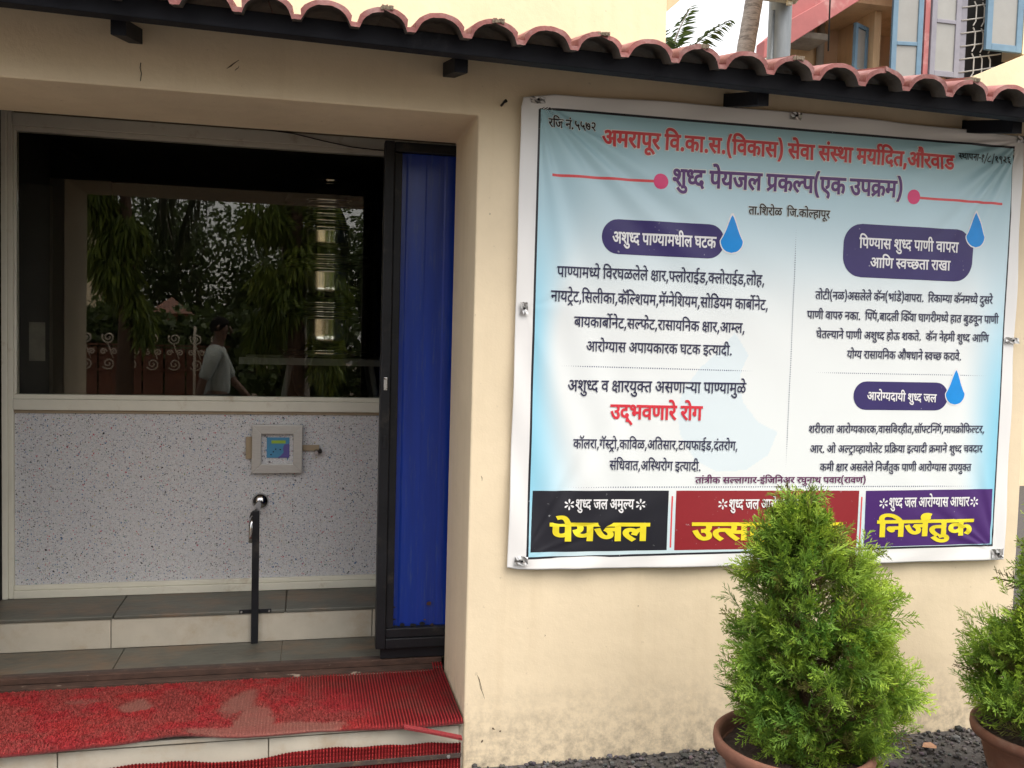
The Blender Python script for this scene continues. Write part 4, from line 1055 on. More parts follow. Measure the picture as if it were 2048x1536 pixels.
    (0, [[-248, -12, 1, -194, 11, 0, -136, 11, 1, -61, 11, 0, 22, -66, 0, 22, -129, 1, 22, -190, 0, -71, -268, 0, -157, -268, 1, -254, -268, 0, -395, -176, 0, -455, -100, 1, -394, -57, 1, -355, -105, 0, -285, -167, 0, -206, -196, 0, -157, -196, 1, -51, -196, 0, -51, -122, 1, -51, -89, 0, -100, -57, 0, -131, -57, 1, -158, -57, 0, -201, -68, 0, -222, -79, 1]]),
    (362, [[482, 178, 1, 445, 147, 0, 354, 103, 0, 283, 103, 1, 206, 103, 0, 111, 184, 0, 111, 251, 1, 111, 278, 0, 129, 328, 0, 148, 348, 1, 101, 366, 0, 42, 437, 0, 42, 493, 1, 42, 553, 0, 124, 632, 0, 187, 632, 1, 240, 632, 0, 311, 576, 0, 311, 531, 1, 311, 484, 0, 271, 443, 1, 210, 482, 1, 221, 492, 0, 230, 515, 0, 230, 526, 1, 230, 541, 0, 210, 568, 0, 184, 568, 1, 156, 568, 0, 116, 524, 0, 116, 489, 1, 116, 457, 0, 147, 418, 0, 196, 400, 0, 223, 397, 1, 253, 405, 0, 288, 405, 1, 299, 405, 0, 326, 403, 0, 333, 402, 1, 326, 332, 1, 320, 333, 0, 303, 333, 0, 298, 333, 1, 248, 333, 0, 191, 292, 0, 191, 254, 1, 191, 213, 0, 248, 173, 0, 292, 173, 1, 345, 173, 0, 419, 217, 0, 445, 245, 1]]),
    (678, [[0, 551, 1, 0, 622, 1, 693, 622, 1, 693, 551, 1, 589, 551, 1, 589, 0, 1, 508, 0, 1, 508, 355, 1, 502, 356, 0, 494, 356, 1, 470, 356, 0, 420, 332, 0, 374, 269, 0, 356, 208, 1, 279, 232, 1, 291, 278, 0, 311, 313, 1, 287, 331, 0, 239, 353, 0, 209, 353, 1, 169, 353, 0, 126, 307, 0, 126, 271, 1, 126, 233, 0, 169, 164, 0, 251, 89, 0, 309, 40, 1, 255, -12, 1, 197, 38, 0, 101, 129, 0, 45, 222, 0, 45, 275, 1, 45, 328, 0, 94, 395, 0, 168, 426, 0, 204, 426, 1, 248, 426, 0, 321, 397, 0, 354, 370, 1, 412, 426, 0, 499, 426, 1, 504, 426, 0, 508, 426, 1, 508, 551, 1]]),
    (568, [[45, 53, 1, 214, 153, 1, 160, 162, 0, 128, 194, 1, 103, 221, 0, 79, 294, 0, 79, 358, 1, 79, 551, 1, 0, 551, 1, 0, 622, 1, 583, 622, 1, 583, 551, 1, 479, 551, 1, 479, 0, 1, 398, 0, 1, 398, 193, 1, 92, -13, 1], [398, 551, 1, 160, 551, 1, 160, 369, 1, 160, 328, 0, 166, 280, 0, 179, 251, 0, 190, 240, 1, 213, 217, 0, 262, 217, 1, 301, 217, 0, 373, 255, 0, 398, 280, 1]]),
    (500, [[0, 622, 1, 515, 622, 1, 515, 551, 1, 0, 551, 1], [537, 349, 1, 517, 356, 0, 494, 356, 1, 470, 356, 0, 420, 332, 0, 374, 269, 0, 356, 208, 1, 279, 232, 1, 291, 278, 0, 311, 313, 1, 288, 331, 0, 239, 353, 0, 209, 353, 1, 169, 353, 0, 126, 307, 0, 126, 271, 1, 126, 233, 0, 169, 164, 0, 251, 89, 0, 309, 40, 1, 255, -12, 1, 197, 38, 0, 101, 129, 0, 45, 222, 0, 45, 275, 1, 45, 328, 0, 94, 395, 0, 167, 426, 0, 204, 426, 1, 248, 426, 0, 321, 397, 0, 354, 370, 1, 413, 426, 0, 500, 426, 1, 514, 426, 0, 545, 422, 0, 556, 417, 1]]),
    (553, [[568, 551, 1, 474, 551, 1, 474, 380, 1, 474, 329, 0, 459, 269, 0, 441, 246, 1, 404, 198, 0, 323, 192, 1, 307, 266, 1, 329, 270, 0, 360, 281, 0, 370, 292, 1, 382, 304, 0, 393, 339, 0, 393, 380, 1, 393, 551, 1, 160, 551, 1, 160, 353, 1, 160, 307, 0, 166, 249, 0, 186, 211, 0, 226, 180, 0, 260, 160, 1, 370, 98, 1, 433, 62, 0, 486, -3, 0, 486, -53, 1, 486, -93, 0, 453, -164, 0, 439, -184, 1, 367, -142, 1, 380, -122, 0, 403, -77, 0, 403, -55, 1, 403, -36, 0, 387, -7, 0, 339, 28, 0, 290, 56, 1, 203, 106, 1, 164, 129, 0, 109, 178, 0, 95, 212, 1, 79, 248, 0, 79, 316, 1, 79, 551, 1, 0, 551, 1, 0, 622, 1, 568, 622, 1]]),
    (548, [[0, 622, 1, 563, 622, 1, 563, 551, 1, 453, 551, 1, 485, 512, 0, 485, 464, 1, 485, 374, 0, 406, 328, 1, 442, 296, 0, 499, 211, 0, 499, 152, 1, 499, 102, 0, 454, 34, 0, 376, 0, 0, 328, 0, 1, 271, 0, 0, 168, 61, 0, 73, 199, 0, 29, 313, 1, 100, 338, 1, 128, 260, 0, 195, 141, 0, 274, 74, 0, 320, 74, 1, 361, 74, 0, 414, 111, 0, 414, 160, 1, 414, 201, 0, 369, 270, 0, 329, 301, 1, 299, 295, 0, 264, 294, 1, 259, 364, 1, 333, 366, 0, 404, 414, 0, 404, 463, 1, 404, 493, 0, 374, 538, 0, 351, 551, 1, 0, 551, 1]]),
    (762, [[46, 53, 1, 174, 127, 1, 120, 139, 0, 46, 220, 0, 46, 290, 1, 46, 370, 0, 156, 464, 0, 244, 464, 1, 267, 464, 0, 324, 457, 0, 339, 454, 1, 333, 381, 1, 317, 385, 0, 268, 391, 0, 249, 391, 1, 191, 391, 0, 127, 339, 0, 127, 292, 1, 127, 239, 0, 188, 188, 0, 228, 188, 1, 272, 188, 0, 341, 230, 0, 371, 260, 1, 371, 551, 1, 0, 551, 1, 0, 622, 1, 777, 622, 1, 777, 551, 1, 452, 551, 1, 452, 350, 1, 477, 373, 0, 534, 399, 0, 569, 399, 1, 634, 399, 0, 716, 316, 0, 716, 239, 1, 716, 193, 0, 686, 89, 0, 651, 39, 1, 579, 80, 1, 604, 112, 0, 636, 196, 0, 636, 237, 1, 636, 284, 0, 597, 330, 0, 562, 330, 1, 535, 330, 0, 480, 293, 0, 452, 258, 1, 452, 0, 1, 371, 0, 1, 371, 173, 1, 363, 167, 0, 343, 153, 0, 331, 146, 1, 93, -12, 1]]),
    (259, [[170, 551, 1, 170, 0, 1, 89, 0, 1, 89, 551, 1, 0, 551, 1, 0, 622, 1, 273, 622, 1, 273, 551, 1], [90, 615, 1, 69, 694, 0, 28, 785, 0, -22, 823, 0, -56, 823, 1, -78, 823, 0, -112, 814, 0, -126, 809, 1, -150, 882, 1, -111, 896, 0, -59, 896, 1, -5, 896, 0, 74, 845, 0, 137, 722, 0, 165, 615, 1]]),
    (760, [[0, 551, 1, 0, 622, 1, 775, 622, 1, 775, 551, 1, 594, 551, 1, 594, 432, 1, 646, 417, 0, 714, 324, 0, 714, 250, 1, 714, 197, 0, 671, 112, 0, 592, 64, 0, 538, 64, 1, 484, 64, 0, 404, 107, 0, 365, 143, 1, 334, 97, 0, 261, 64, 0, 216, 64, 1, 169, 64, 0, 92, 107, 0, 46, 191, 0, 46, 252, 1, 46, 308, 0, 91, 392, 0, 171, 439, 0, 222, 439, 1, 276, 439, 0, 355, 396, 0, 394, 360, 1, 420, 399, 0, 478, 433, 0, 513, 437, 1, 513, 551, 1], [404, 214, 1, 402, 208, 0, 399, 203, 1, 432, 170, 0, 493, 135, 0, 528, 135, 1, 570, 135, 0, 633, 190, 0, 633, 252, 1, 633, 316, 0, 578, 368, 0, 541, 368, 1, 503, 368, 0, 450, 315, 0, 426, 262, 1], [127, 250, 1, 127, 188, 0, 181, 135, 0, 218, 135, 1, 256, 135, 0, 310, 188, 0, 333, 240, 1, 355, 289, 1, 358, 295, 0, 360, 299, 1, 327, 332, 0, 267, 368, 0, 232, 368, 1, 190, 368, 0, 127, 312, 0]]),
    (531, [[321, 69, 1, 357, 80, 0, 403, 116, 0, 403, 148, 1, 403, 186, 0, 345, 229, 0, 280, 229, 1, 211, 229, 0, 138, 172, 0, 138, 124, 1, 138, 93, 0, 161, 35, 0, 232, -36, 0, 302, -89, 1, 248, -142, 1, 157, -71, 0, 58, 53, 0, 58, 130, 1, 58, 168, 0, 89, 227, 0, 115, 248, 1, 96, 266, 0, 69, 318, 0, 69, 352, 1, 69, 380, 0, 89, 420, 0, 106, 433, 1, 129, 450, 0, 188, 465, 0, 229, 465, 1, 361, 465, 1, 361, 551, 1, 0, 551, 1, 0, 622, 1, 546, 622, 1, 546, 551, 1, 442, 551, 1, 442, 394, 1, 230, 394, 1, 199, 394, 0, 173, 388, 0, 164, 381, 1, 149, 369, 0, 149, 347, 1, 149, 327, 0, 169, 296, 0, 183, 284, 1, 230, 300, 0, 284, 300, 1, 353, 300, 0, 440, 258, 0, 481, 191, 0, 481, 153, 1, 481, 95, 0, 413, 19, 0, 348, 2, 1]]),
    (340, [[49, 338, 1, 291, 338, 1, 291, 256, 1, 49, 256, 1]]),
    (551, [[275, 632, 1, 347, 632, 0, 429, 556, 0, 429, 499, 1, 429, 460, 0, 394, 387, 0, 312, 306, 0, 241, 256, 1, 362, 160, 1, 402, 129, 0, 433, 69, 0, 433, 34, 1, 433, 3, 0, 408, -50, 0, 386, -79, 1, 321, -30, 1, 335, -15, 0, 350, 15, 0, 350, 34, 1, 350, 54, 0, 333, 84, 0, 310, 103, 1, 128, 254, 1, 132, 276, 1, 238, 344, 0, 348, 448, 0, 348, 498, 1, 348, 530, 0, 307, 562, 0, 276, 562, 1, 245, 562, 0, 210, 534, 0, 210, 510, 1, 210, 488, 0, 241, 455, 0, 280, 444, 1, 231, 386, 1, 182, 407, 0, 134, 469, 0, 134, 517, 1, 134, 544, 0, 163, 597, 0, 226, 632, 0]]),
    (429, [[305, 833, 1, 387, 833, 1, 125, -166, 1, 42, -166, 1]]),
    (551, [[273, 0, 1, 222, 0, 0, 130, 36, 0, 72, 112, 0, 72, 171, 1, 72, 202, 0, 91, 264, 0, 138, 338, 0, 180, 388, 1, 382, 632, 1, 444, 579, 1, 233, 324, 1, 187, 269, 0, 154, 202, 0, 154, 168, 1, 154, 117, 0, 220, 74, 0, 268, 74, 1, 319, 74, 0, 413, 108, 0, 465, 142, 1, 501, 68, 1, 455, 41, 0, 343, 0, 0]]),
    (551, [[71, 470, 1, 71, 515, 0, 112, 589, 0, 188, 632, 0, 240, 632, 1, 317, 632, 0, 407, 539, 0, 407, 465, 1, 407, 400, 0, 336, 317, 0, 271, 307, 1, 282, 300, 0, 305, 284, 0, 317, 274, 1, 460, 158, 1, 496, 129, 0, 527, 69, 0, 527, 34, 1, 527, 3, 0, 502, -50, 0, 480, -79, 1, 416, -30, 1, 430, -15, 0, 444, 15, 0, 444, 34, 1, 444, 54, 0, 427, 84, 0, 404, 103, 1, 166, 300, 1, 111, 346, 0, 71, 426, 0], [151, 464, 1, 151, 422, 0, 199, 371, 0, 237, 371, 1, 278, 371, 0, 326, 425, 0, 326, 467, 1, 326, 508, 0, 279, 561, 0, 240, 561, 1, 201, 561, 0, 151, 508, 0]]),
    (551, [[470, -67, 1, 454, -40, 0, 420, 25, 0, 391, 86, 0, 384, 106, 1, 372, 105, 0, 347, 104, 0, 335, 104, 1, 269, 104, 0, 178, 150, 0, 132, 227, 0, 132, 272, 1, 132, 299, 0, 155, 353, 0, 180, 373, 1, 144, 394, 0, 103, 457, 0, 103, 501, 1, 103, 565, 0, 208, 632, 0, 288, 632, 1, 314, 632, 0, 377, 626, 0, 391, 622, 1, 385, 552, 1, 367, 556, 0, 322, 563, 0, 292, 563, 1, 184, 563, 0, 184, 492, 1, 184, 461, 0, 223, 424, 0, 254, 414, 1, 289, 423, 0, 333, 423, 1, 347, 423, 0, 375, 421, 0, 384, 419, 1, 377, 350, 1, 367, 351, 0, 341, 352, 0, 324, 352, 1, 274, 352, 0, 212, 310, 0, 212, 266, 1, 212, 220, 0, 282, 174, 0, 332, 174, 1, 338, 174, 0, 351, 174, 0, 357, 175, 1, 354, 185, 0, 352, 204, 0, 352, 210, 1, 352, 245, 0, 393, 274, 0, 418, 274, 1, 461, 274, 0, 506, 225, 0, 506, 196, 1, 506, 166, 0, 475, 129, 0, 451, 120, 1, 465, 87, 0, 515, 2, 0, 542, -35, 1]]),
    (467, [[251, 146, 1, 158, 146, 0, 114, 205, 1, 97, 228, 0, 79, 298, 0, 79, 352, 1, 79, 551, 1, 0, 551, 1, 0, 622, 1, 481, 622, 1, 481, 551, 1, 420, 551, 1, 420, 321, 1, 420, 279, 0, 403, 221, 0, 385, 198, 1, 364, 173, 0, 298, 146, 0], [249, 217, 1, 301, 217, 0, 321, 249, 1, 332, 266, 0, 339, 310, 0, 339, 353, 1, 339, 551, 1, 160, 551, 1, 160, 353, 1, 160, 314, 0, 168, 268, 0, 178, 251, 1, 189, 235, 0, 222, 217, 0]]),
    (615, [[630, 551, 1, 526, 551, 1, 526, 0, 1, 445, 0, 1, 445, 150, 1, 414, 130, 0, 341, 103, 0, 283, 103, 1, 206, 103, 0, 111, 184, 0, 111, 251, 1, 111, 278, 0, 129, 328, 0, 148, 348, 1, 101, 366, 0, 42, 437, 0, 42, 493, 1, 42, 553, 0, 124, 632, 0, 187, 632, 1, 240, 632, 0, 311, 576, 0, 311, 531, 1, 311, 484, 0, 271, 443, 1, 210, 482, 1, 221, 492, 0, 230, 515, 0, 230, 526, 1, 230, 541, 0, 210, 568, 0, 184, 568, 1, 156, 568, 0, 116, 524, 0, 116, 489, 1, 116, 457, 0, 147, 418, 0, 196, 400, 0, 223, 397, 1, 253, 405, 0, 288, 405, 1, 299, 405, 0, 326, 403, 0, 333, 402, 1, 326, 332, 1, 320, 333, 0, 303, 333, 0, 298, 333, 1, 248, 333, 0, 191, 292, 0, 191, 254, 1, 191, 213, 0, 248, 173, 0, 292, 173, 1, 345, 173, 0, 419, 216, 0, 445, 245, 1, 445, 551, 1, 383, 551, 1, 383, 622, 1, 630, 622, 1]]),
    (259, [[-185, 615, 1, -202, 650, 0, -220, 714, 0, -220, 748, 1, -220, 813, 0, -136, 896, 0, -61, 896, 1, -1, 896, 0, 79, 839, 0, 137, 718, 0, 163, 622, 1, 273, 622, 1, 273, 551, 1, 170, 551, 1, 170, 0, 1, 89, 0, 1, 89, 551, 1, 0, 551, 1, 0, 622, 1, 87, 622, 1, 59, 726, 0, -2, 825, 0, -57, 825, 1, -97, 825, 0, -139, 776, 0, -139, 733, 1, -139, 699, 0, -119, 644, 0, -105, 615, 1]]),
    (591, [[605, 551, 1, 502, 551, 1, 502, 0, 1, 421, 0, 1, 421, 166, 1, 390, 146, 0, 314, 118, 0, 259, 118, 1, 182, 118, 0, 86, 199, 0, 86, 266, 1, 86, 294, 0, 106, 346, 0, 128, 366, 1, 88, 385, 0, 42, 455, 0, 42, 497, 1, 42, 528, 0, 52, 551, 1, 0, 551, 1, 0, 622, 1, 605, 622, 1], [167, 269, 1, 167, 227, 0, 223, 188, 0, 267, 188, 1, 319, 188, 0, 396, 231, 0, 421, 260, 1, 421, 551, 1, 145, 551, 1, 123, 527, 0, 123, 494, 1, 123, 457, 0, 166, 417, 0, 200, 412, 1, 228, 419, 0, 263, 419, 1, 290, 419, 0, 308, 417, 1, 302, 347, 1, 295, 348, 0, 279, 348, 0, 273, 348, 1, 224, 348, 0, 167, 308, 0]]),
    (504, [[519, 551, 1, 371, 551, 1, 371, 349, 1, 316, 349, 1, 268, 349, 0, 204, 333, 0, 181, 318, 1, 126, 280, 0, 126, 215, 1, 126, 167, 0, 170, 104, 0, 241, 74, 0, 283, 74, 1, 337, 74, 0, 413, 99, 0, 455, 121, 1, 482, 47, 1, 438, 27, 0, 339, 0, 0, 286, 0, 1, 217, 0, 0, 108, 52, 0, 46, 150, 0, 46, 220, 1, 46, 285, 0, 114, 374, 0, 225, 420, 0, 288, 420, 1, 290, 420, 1, 290, 551, 1, 0, 551, 1, 0, 622, 1, 519, 622, 1]]),
    (723, [[634, 551, 1, 634, 0, 1, 553, 0, 1, 553, 551, 1, 420, 551, 1, 420, 321, 1, 420, 279, 0, 403, 221, 0, 385, 198, 1, 364, 173, 0, 298, 146, 0, 251, 146, 1, 158, 146, 0, 114, 205, 1, 97, 228, 0, 79, 298, 0, 79, 352, 1, 79, 551, 1, 0, 551, 1, 0, 622, 1, 737, 622, 1, 737, 551, 1], [249, 217, 1, 301, 217, 0, 321, 249, 1, 332, 266, 0, 339, 310, 0, 339, 353, 1, 339, 551, 1, 160, 551, 1, 160, 353, 1, 160, 314, 0, 168, 268, 0, 178, 251, 1, 189, 235, 0, 222, 217, 0]]),
    (1023, [[470, 218, 1, 470, 148, 0, 379, 80, 0, 312, 80, 1, 226, 80, 0, 92, 208, 0, 29, 356, 1, 100, 382, 1, 143, 276, 0, 243, 153, 0, 305, 153, 1, 343, 153, 0, 391, 188, 0, 391, 227, 1, 391, 264, 0, 350, 322, 0, 318, 347, 1, 291, 342, 0, 260, 341, 1, 255, 411, 1, 323, 413, 0, 380, 457, 0, 380, 494, 1, 380, 530, 0, 333, 562, 0, 302, 562, 1, 265, 562, 0, 205, 542, 0, 171, 525, 1, 146, 594, 1, 172, 608, 0, 249, 632, 0, 298, 632, 1, 376, 632, 0, 459, 554, 0, 459, 495, 1, 459, 417, 0, 392, 375, 1, 403, 365, 0, 412, 355, 1, 450, 350, 0, 486, 350, 1, 518, 350, 0, 568, 356, 0, 594, 363, 1, 594, 551, 1, 521, 551, 1, 521, 622, 1, 1038, 622, 1, 1038, 551, 1, 934, 551, 1, 934, 0, 1, 853, 0, 1, 853, 551, 1, 675, 551, 1, 675, 0, 1, 594, 0, 1, 594, 290, 1, 570, 284, 0, 524, 279, 0, 498, 279, 1, 481, 279, 0, 455, 282, 1, 470, 252, 0]]),
    (396, [[0, 622, 1, 410, 622, 1, 410, 551, 1, 0, 551, 1], [509, 200, 1, 491, 185, 0, 438, 146, 0, 365, 118, 0, 317, 118, 1, 240, 118, 0, 141, 204, 0, 141, 275, 1, 141, 304, 0, 166, 355, 0, 185, 371, 1, 38, 369, 1, 38, 441, 1, 331, 441, 1, 349, 441, 0, 385, 440, 0, 389, 440, 1, 382, 370, 1, 350, 370, 1, 292, 370, 0, 221, 321, 0, 221, 274, 1, 221, 231, 0, 279, 188, 0, 317, 188, 1, 368, 188, 0, 441, 233, 0, 469, 262, 1]]),
    (701, [[296, 70, 1, 373, 70, 0, 499, 133, 0, 574, 241, 0, 574, 310, 1, 574, 357, 0, 528, 419, 0, 487, 419, 1, 453, 419, 0, 424, 383, 0, 424, 358, 1, 424, 326, 0, 477, 275, 0, 535, 261, 1, 502, 198, 1, 421, 221, 0, 347, 304, 0, 347, 356, 1, 347, 404, 0, 402, 472, 0, 455, 481, 1, 455, 551, 1, 0, 551, 1, 0, 622, 1, 715, 622, 1, 715, 551, 1, 535, 551, 1, 535, 477, 1, 586, 464, 0, 653, 380, 0, 653, 308, 1, 653, 250, 0, 603, 140, 0, 510, 52, 0, 378, 0, 0, 296, 0, 1, 199, 0, 0, 101, 83, 0, 101, 147, 1, 101, 168, 0, 116, 213, 0, 132, 231, 1, 90, 251, 0, 43, 316, 0, 43, 359, 1, 43, 419, 0, 133, 483, 0, 206, 483, 1, 223, 483, 0, 275, 478, 0, 288, 473, 1, 282, 404, 1, 268, 408, 0, 233, 415, 0, 212, 415, 1, 124, 415, 0, 124, 350, 1, 124, 321, 0, 168, 289, 0, 202, 281, 1, 231, 290, 0, 266, 290, 1, 277, 290, 0, 301, 288, 0, 308, 287, 1, 302, 217, 1, 296, 218, 0, 281, 218, 0, 276, 218, 1, 182, 218, 0, 182, 148, 1, 182, 108, 0, 244, 70, 0]]),
    (818, [[729, 551, 1, 729, 0, 1, 648, 0, 1, 648, 45, 1, 613, 26, 0, 530, 7, 0, 488, 7, 1, 380, 7, 0, 183, 114, 0, 85, 239, 1, 58, 274, 0, 40, 319, 0, 40, 338, 1, 40, 359, 0, 70, 393, 0, 104, 393, 1, 129, 393, 0, 166, 370, 0, 181, 350, 1, 202, 369, 0, 217, 428, 0, 217, 458, 1, 217, 484, 0, 210, 531, 0, 201, 551, 1, 0, 551, 1, 0, 622, 1, 833, 622, 1, 833, 551, 1], [534, 232, 1, 569, 232, 0, 627, 261, 0, 648, 280, 1, 648, 551, 1, 281, 551, 1, 298, 514, 0, 298, 458, 1, 298, 376, 0, 228, 280, 0, 166, 253, 1, 236, 169, 0, 391, 79, 0, 490, 79, 1, 533, 79, 0, 611, 99, 0, 648, 122, 1, 648, 198, 1, 625, 184, 0, 561, 164, 0, 521, 164, 1, 474, 164, 0, 399, 203, 0, 356, 273, 0, 356, 319, 1, 356, 392, 0, 452, 473, 0, 531, 473, 1, 548, 473, 0, 602, 468, 0, 616, 463, 1, 610, 394, 1, 595, 398, 0, 558, 404, 0, 540, 404, 1, 492, 404, 0, 437, 360, 0, 437, 316, 1, 437, 273, 0, 492, 232, 0]]),
    (712, [[623, 551, 1, 623, 0, 1, 542, 0, 1, 542, 325, 1, 511, 310, 0, 440, 293, 0, 390, 293, 1, 340, 293, 0, 257, 313, 0, 225, 326, 1, 178, 297, 0, 128, 244, 0, 128, 208, 1, 128, 188, 0, 148, 147, 0, 200, 120, 0, 247, 120, 1, 258, 120, 0, 269, 121, 1, 263, 139, 0, 263, 157, 1, 263, 189, 0, 303, 216, 0, 328, 216, 1, 369, 216, 0, 413, 164, 0, 413, 136, 1, 413, 108, 0, 388, 76, 0, 365, 66, 1, 383, 43, 0, 421, 2, 0, 448, -24, 1, 390, -65, 1, 363, -34, 0, 314, 27, 0, 298, 53, 1, 286, 51, 0, 258, 50, 0, 245, 50, 1, 186, 50, 0, 96, 91, 0, 46, 162, 0, 46, 205, 1, 46, 260, 0, 115, 333, 0, 164, 361, 1, 120, 390, 0, 74, 461, 0, 74, 507, 1, 74, 560, 0, 155, 632, 0, 231, 632, 1, 293, 632, 0, 382, 574, 0, 382, 515, 1, 382, 467, 0, 336, 401, 0, 295, 373, 1, 314, 368, 0, 357, 364, 0, 379, 364, 1, 425, 364, 0, 504, 385, 0, 542, 411, 1, 542, 551, 1, 453, 551, 1, 453, 622, 1, 727, 622, 1, 727, 551, 1], [153, 502, 1, 153, 469, 0, 195, 416, 0, 228, 399, 1, 303, 448, 0, 303, 506, 1, 303, 530, 0, 269, 566, 0, 229, 566, 1, 195, 566, 0, 153, 532, 0]]),
    (612, [[626, 551, 1, 460, 551, 1, 460, 337, 1, 483, 352, 0, 536, 368, 0, 576, 368, 1, 640, 368, 1, 640, 297, 1, 588, 297, 1, 542, 297, 0, 490, 283, 0, 460, 257, 1, 460, 0, 1, 379, 0, 1, 379, 193, 1, 356, 174, 0, 292, 146, 0, 248, 146, 1, 208, 146, 0, 144, 175, 0, 125, 197, 1, 100, 226, 0, 79, 297, 0, 79, 354, 1, 79, 551, 1, 0, 551, 1, 0, 622, 1, 626, 622, 1], [160, 551, 1, 160, 360, 1, 160, 305, 0, 172, 257, 0, 188, 240, 1, 208, 217, 0, 248, 217, 1, 290, 217, 0, 353, 252, 0, 379, 279, 1, 379, 551, 1]]),
    (491, [[271, 222, 1, 242, 222, 0, 184, 208, 0, 161, 197, 1, 114, 225, 0, 50, 301, 0, 50, 352, 1, 50, 380, 0, 70, 420, 0, 87, 433, 1, 110, 450, 0, 172, 465, 0, 221, 465, 1, 314, 465, 1, 314, 551, 1, 0, 551, 1, 0, 622, 1, 505, 622, 1, 505, 551, 1, 395, 551, 1, 395, 394, 1, 211, 394, 1, 180, 394, 0, 154, 388, 0, 145, 381, 1, 130, 369, 0, 130, 347, 1, 130, 323, 0, 158, 290, 0, 174, 277, 1, 220, 294, 0, 275, 294, 1, 349, 294, 0, 447, 219, 0, 447, 154, 1, 447, 89, 0, 364, 14, 0, 289, 4, 1, 318, -8, 0, 381, -30, 0, 415, -40, 1, 382, -110, 1, 325, -84, 0, 221, -27, 0, 176, 1, 1, 117, 4, 0, 48, 33, 0, 48, 65, 1, 48, 87, 0, 75, 116, 0, 101, 116, 1, 121, 116, 0, 164, 95, 0, 194, 70, 1, 208, 68, 0, 219, 68, 1, 289, 68, 0, 366, 109, 0, 366, 153, 1, 366, 186, 0, 317, 222, 0], [293, 615, 1, 272, 650, 0, 243, 726, 0, 243, 762, 1, 243, 829, 0, 332, 896, 0, 398, 896, 1, 430, 896, 0, 484, 883, 0, 504, 872, 1, 482, 806, 1, 465, 815, 0, 427, 827, 0, 405, 827, 1, 365, 827, 0, 323, 782, 0, 323, 747, 1, 323, 714, 0, 350, 651, 0, 375, 615, 1]]),
    (603, [[618, 551, 1, 452, 551, 1, 452, 334, 1, 474, 349, 0, 528, 368, 0, 567, 368, 1, 631, 368, 1, 631, 297, 1, 580, 297, 1, 534, 297, 0, 482, 277, 0, 452, 253, 1, 452, 0, 1, 371, 0, 1, 371, 174, 1, 347, 154, 0, 276, 118, 0, 226, 118, 1, 179, 118, 0, 96, 156, 0, 46, 233, 0, 46, 290, 1, 46, 370, 0, 156, 464, 0, 244, 464, 1, 267, 464, 0, 324, 457, 0, 339, 454, 1, 333, 381, 1, 317, 385, 0, 268, 391, 0, 249, 391, 1, 191, 391, 0, 127, 339, 0, 127, 292, 1, 127, 239, 0, 188, 188, 0, 228, 188, 1, 272, 188, 0, 341, 230, 0, 371, 260, 1, 371, 551, 1, 0, 551, 1, 0, 622, 1, 618, 622, 1]]),
    (504, [[519, 551, 1, 371, 551, 1, 371, 349, 1, 316, 349, 1, 268, 349, 0, 204, 333, 0, 181, 318, 1, 126, 280, 0, 126, 215, 1, 126, 167, 0, 170, 104, 0, 241, 74, 0, 283, 74, 1, 337, 74, 0, 413, 99, 0, 455, 121, 1, 482, 47, 1, 438, 27, 0, 339, 0, 0, 286, 0, 1, 217, 0, 0, 108, 52, 0, 46, 150, 0, 46, 220, 1, 46, 285, 0, 114, 374, 0, 225, 420, 0, 288, 420, 1, 290, 420, 1, 290, 551, 1, 0, 551, 1, 0, 622, 1, 519, 622, 1], [31, -165, 1, 279, -12, 1, 319, -12, 1, 465, -192, 1, 406, -230, 1, 289, -85, 1, 78, -230, 1]]),
    (0, [[69, 863, 1, 46, 763, 0, -61, 680, 0, -138, 680, 1, -210, 680, 0, -318, 769, 0, -352, 863, 1, -281, 887, 1, -255, 817, 0, -188, 749, 0, -135, 749, 1, -78, 749, 0, -23, 822, 0, -7, 889, 1]]),
    (281, [[208, 551, 1, 208, 234, 1, 208, 208, 0, 183, 178, 0, 160, 178, 1, 134, 178, 0, 79, 220, 0, 41, 280, 0, 41, 308, 1, 41, 331, 0, 68, 359, 0, 102, 359, 1, 127, 359, 1, 127, 551, 1, 0, 551, 1, 0, 622, 1, 296, 622, 1, 296, 551, 1]]),
    (571, [[585, 551, 1, 482, 551, 1, 482, 0, 1, 401, 0, 1, 401, 165, 1, 374, 147, 0, 297, 118, 0, 241, 118, 1, 185, 118, 0, 96, 160, 0, 46, 235, 0, 46, 286, 1, 46, 372, 0, 167, 464, 0, 265, 464, 1, 279, 464, 0, 319, 461, 0, 358, 457, 0, 369, 454, 1, 363, 385, 1, 343, 389, 0, 293, 395, 0, 268, 395, 1, 248, 395, 0, 230, 392, 1, 365, 224, 1, 384, 238, 0, 401, 256, 1, 401, 551, 1, 0, 551, 1, 0, 622, 1, 585, 622, 1], [127, 287, 1, 127, 235, 0, 194, 184, 0, 242, 184, 1, 260, 184, 0, 293, 190, 0, 308, 195, 1, 168, 370, 1, 127, 342, 0]]),
    (259, [[170, 551, 1, 170, 0, 1, 89, 0, 1, 89, 551, 1, 0, 551, 1, 0, 622, 1, 273, 622, 1, 273, 551, 1], [90, 615, 1, 69, 694, 0, 28, 785, 0, -22, 823, 0, -56, 823, 1, -78, 823, 0, -112, 814, 0, -126, 809, 1, -150, 882, 1, -111, 896, 0, -59, 896, 1, -10, 896, 0, 50, 862, 0, 78, 819, 1, 103, 896, 0, 204, 896, 1, 236, 896, 0, 290, 883, 0, 310, 872, 1, 288, 806, 1, 271, 815, 0, 233, 827, 0, 211, 827, 1, 171, 827, 0, 129, 782, 0, 129, 747, 1, 129, 736, 0, 130, 726, 1, 148, 679, 0, 165, 615, 1]]),
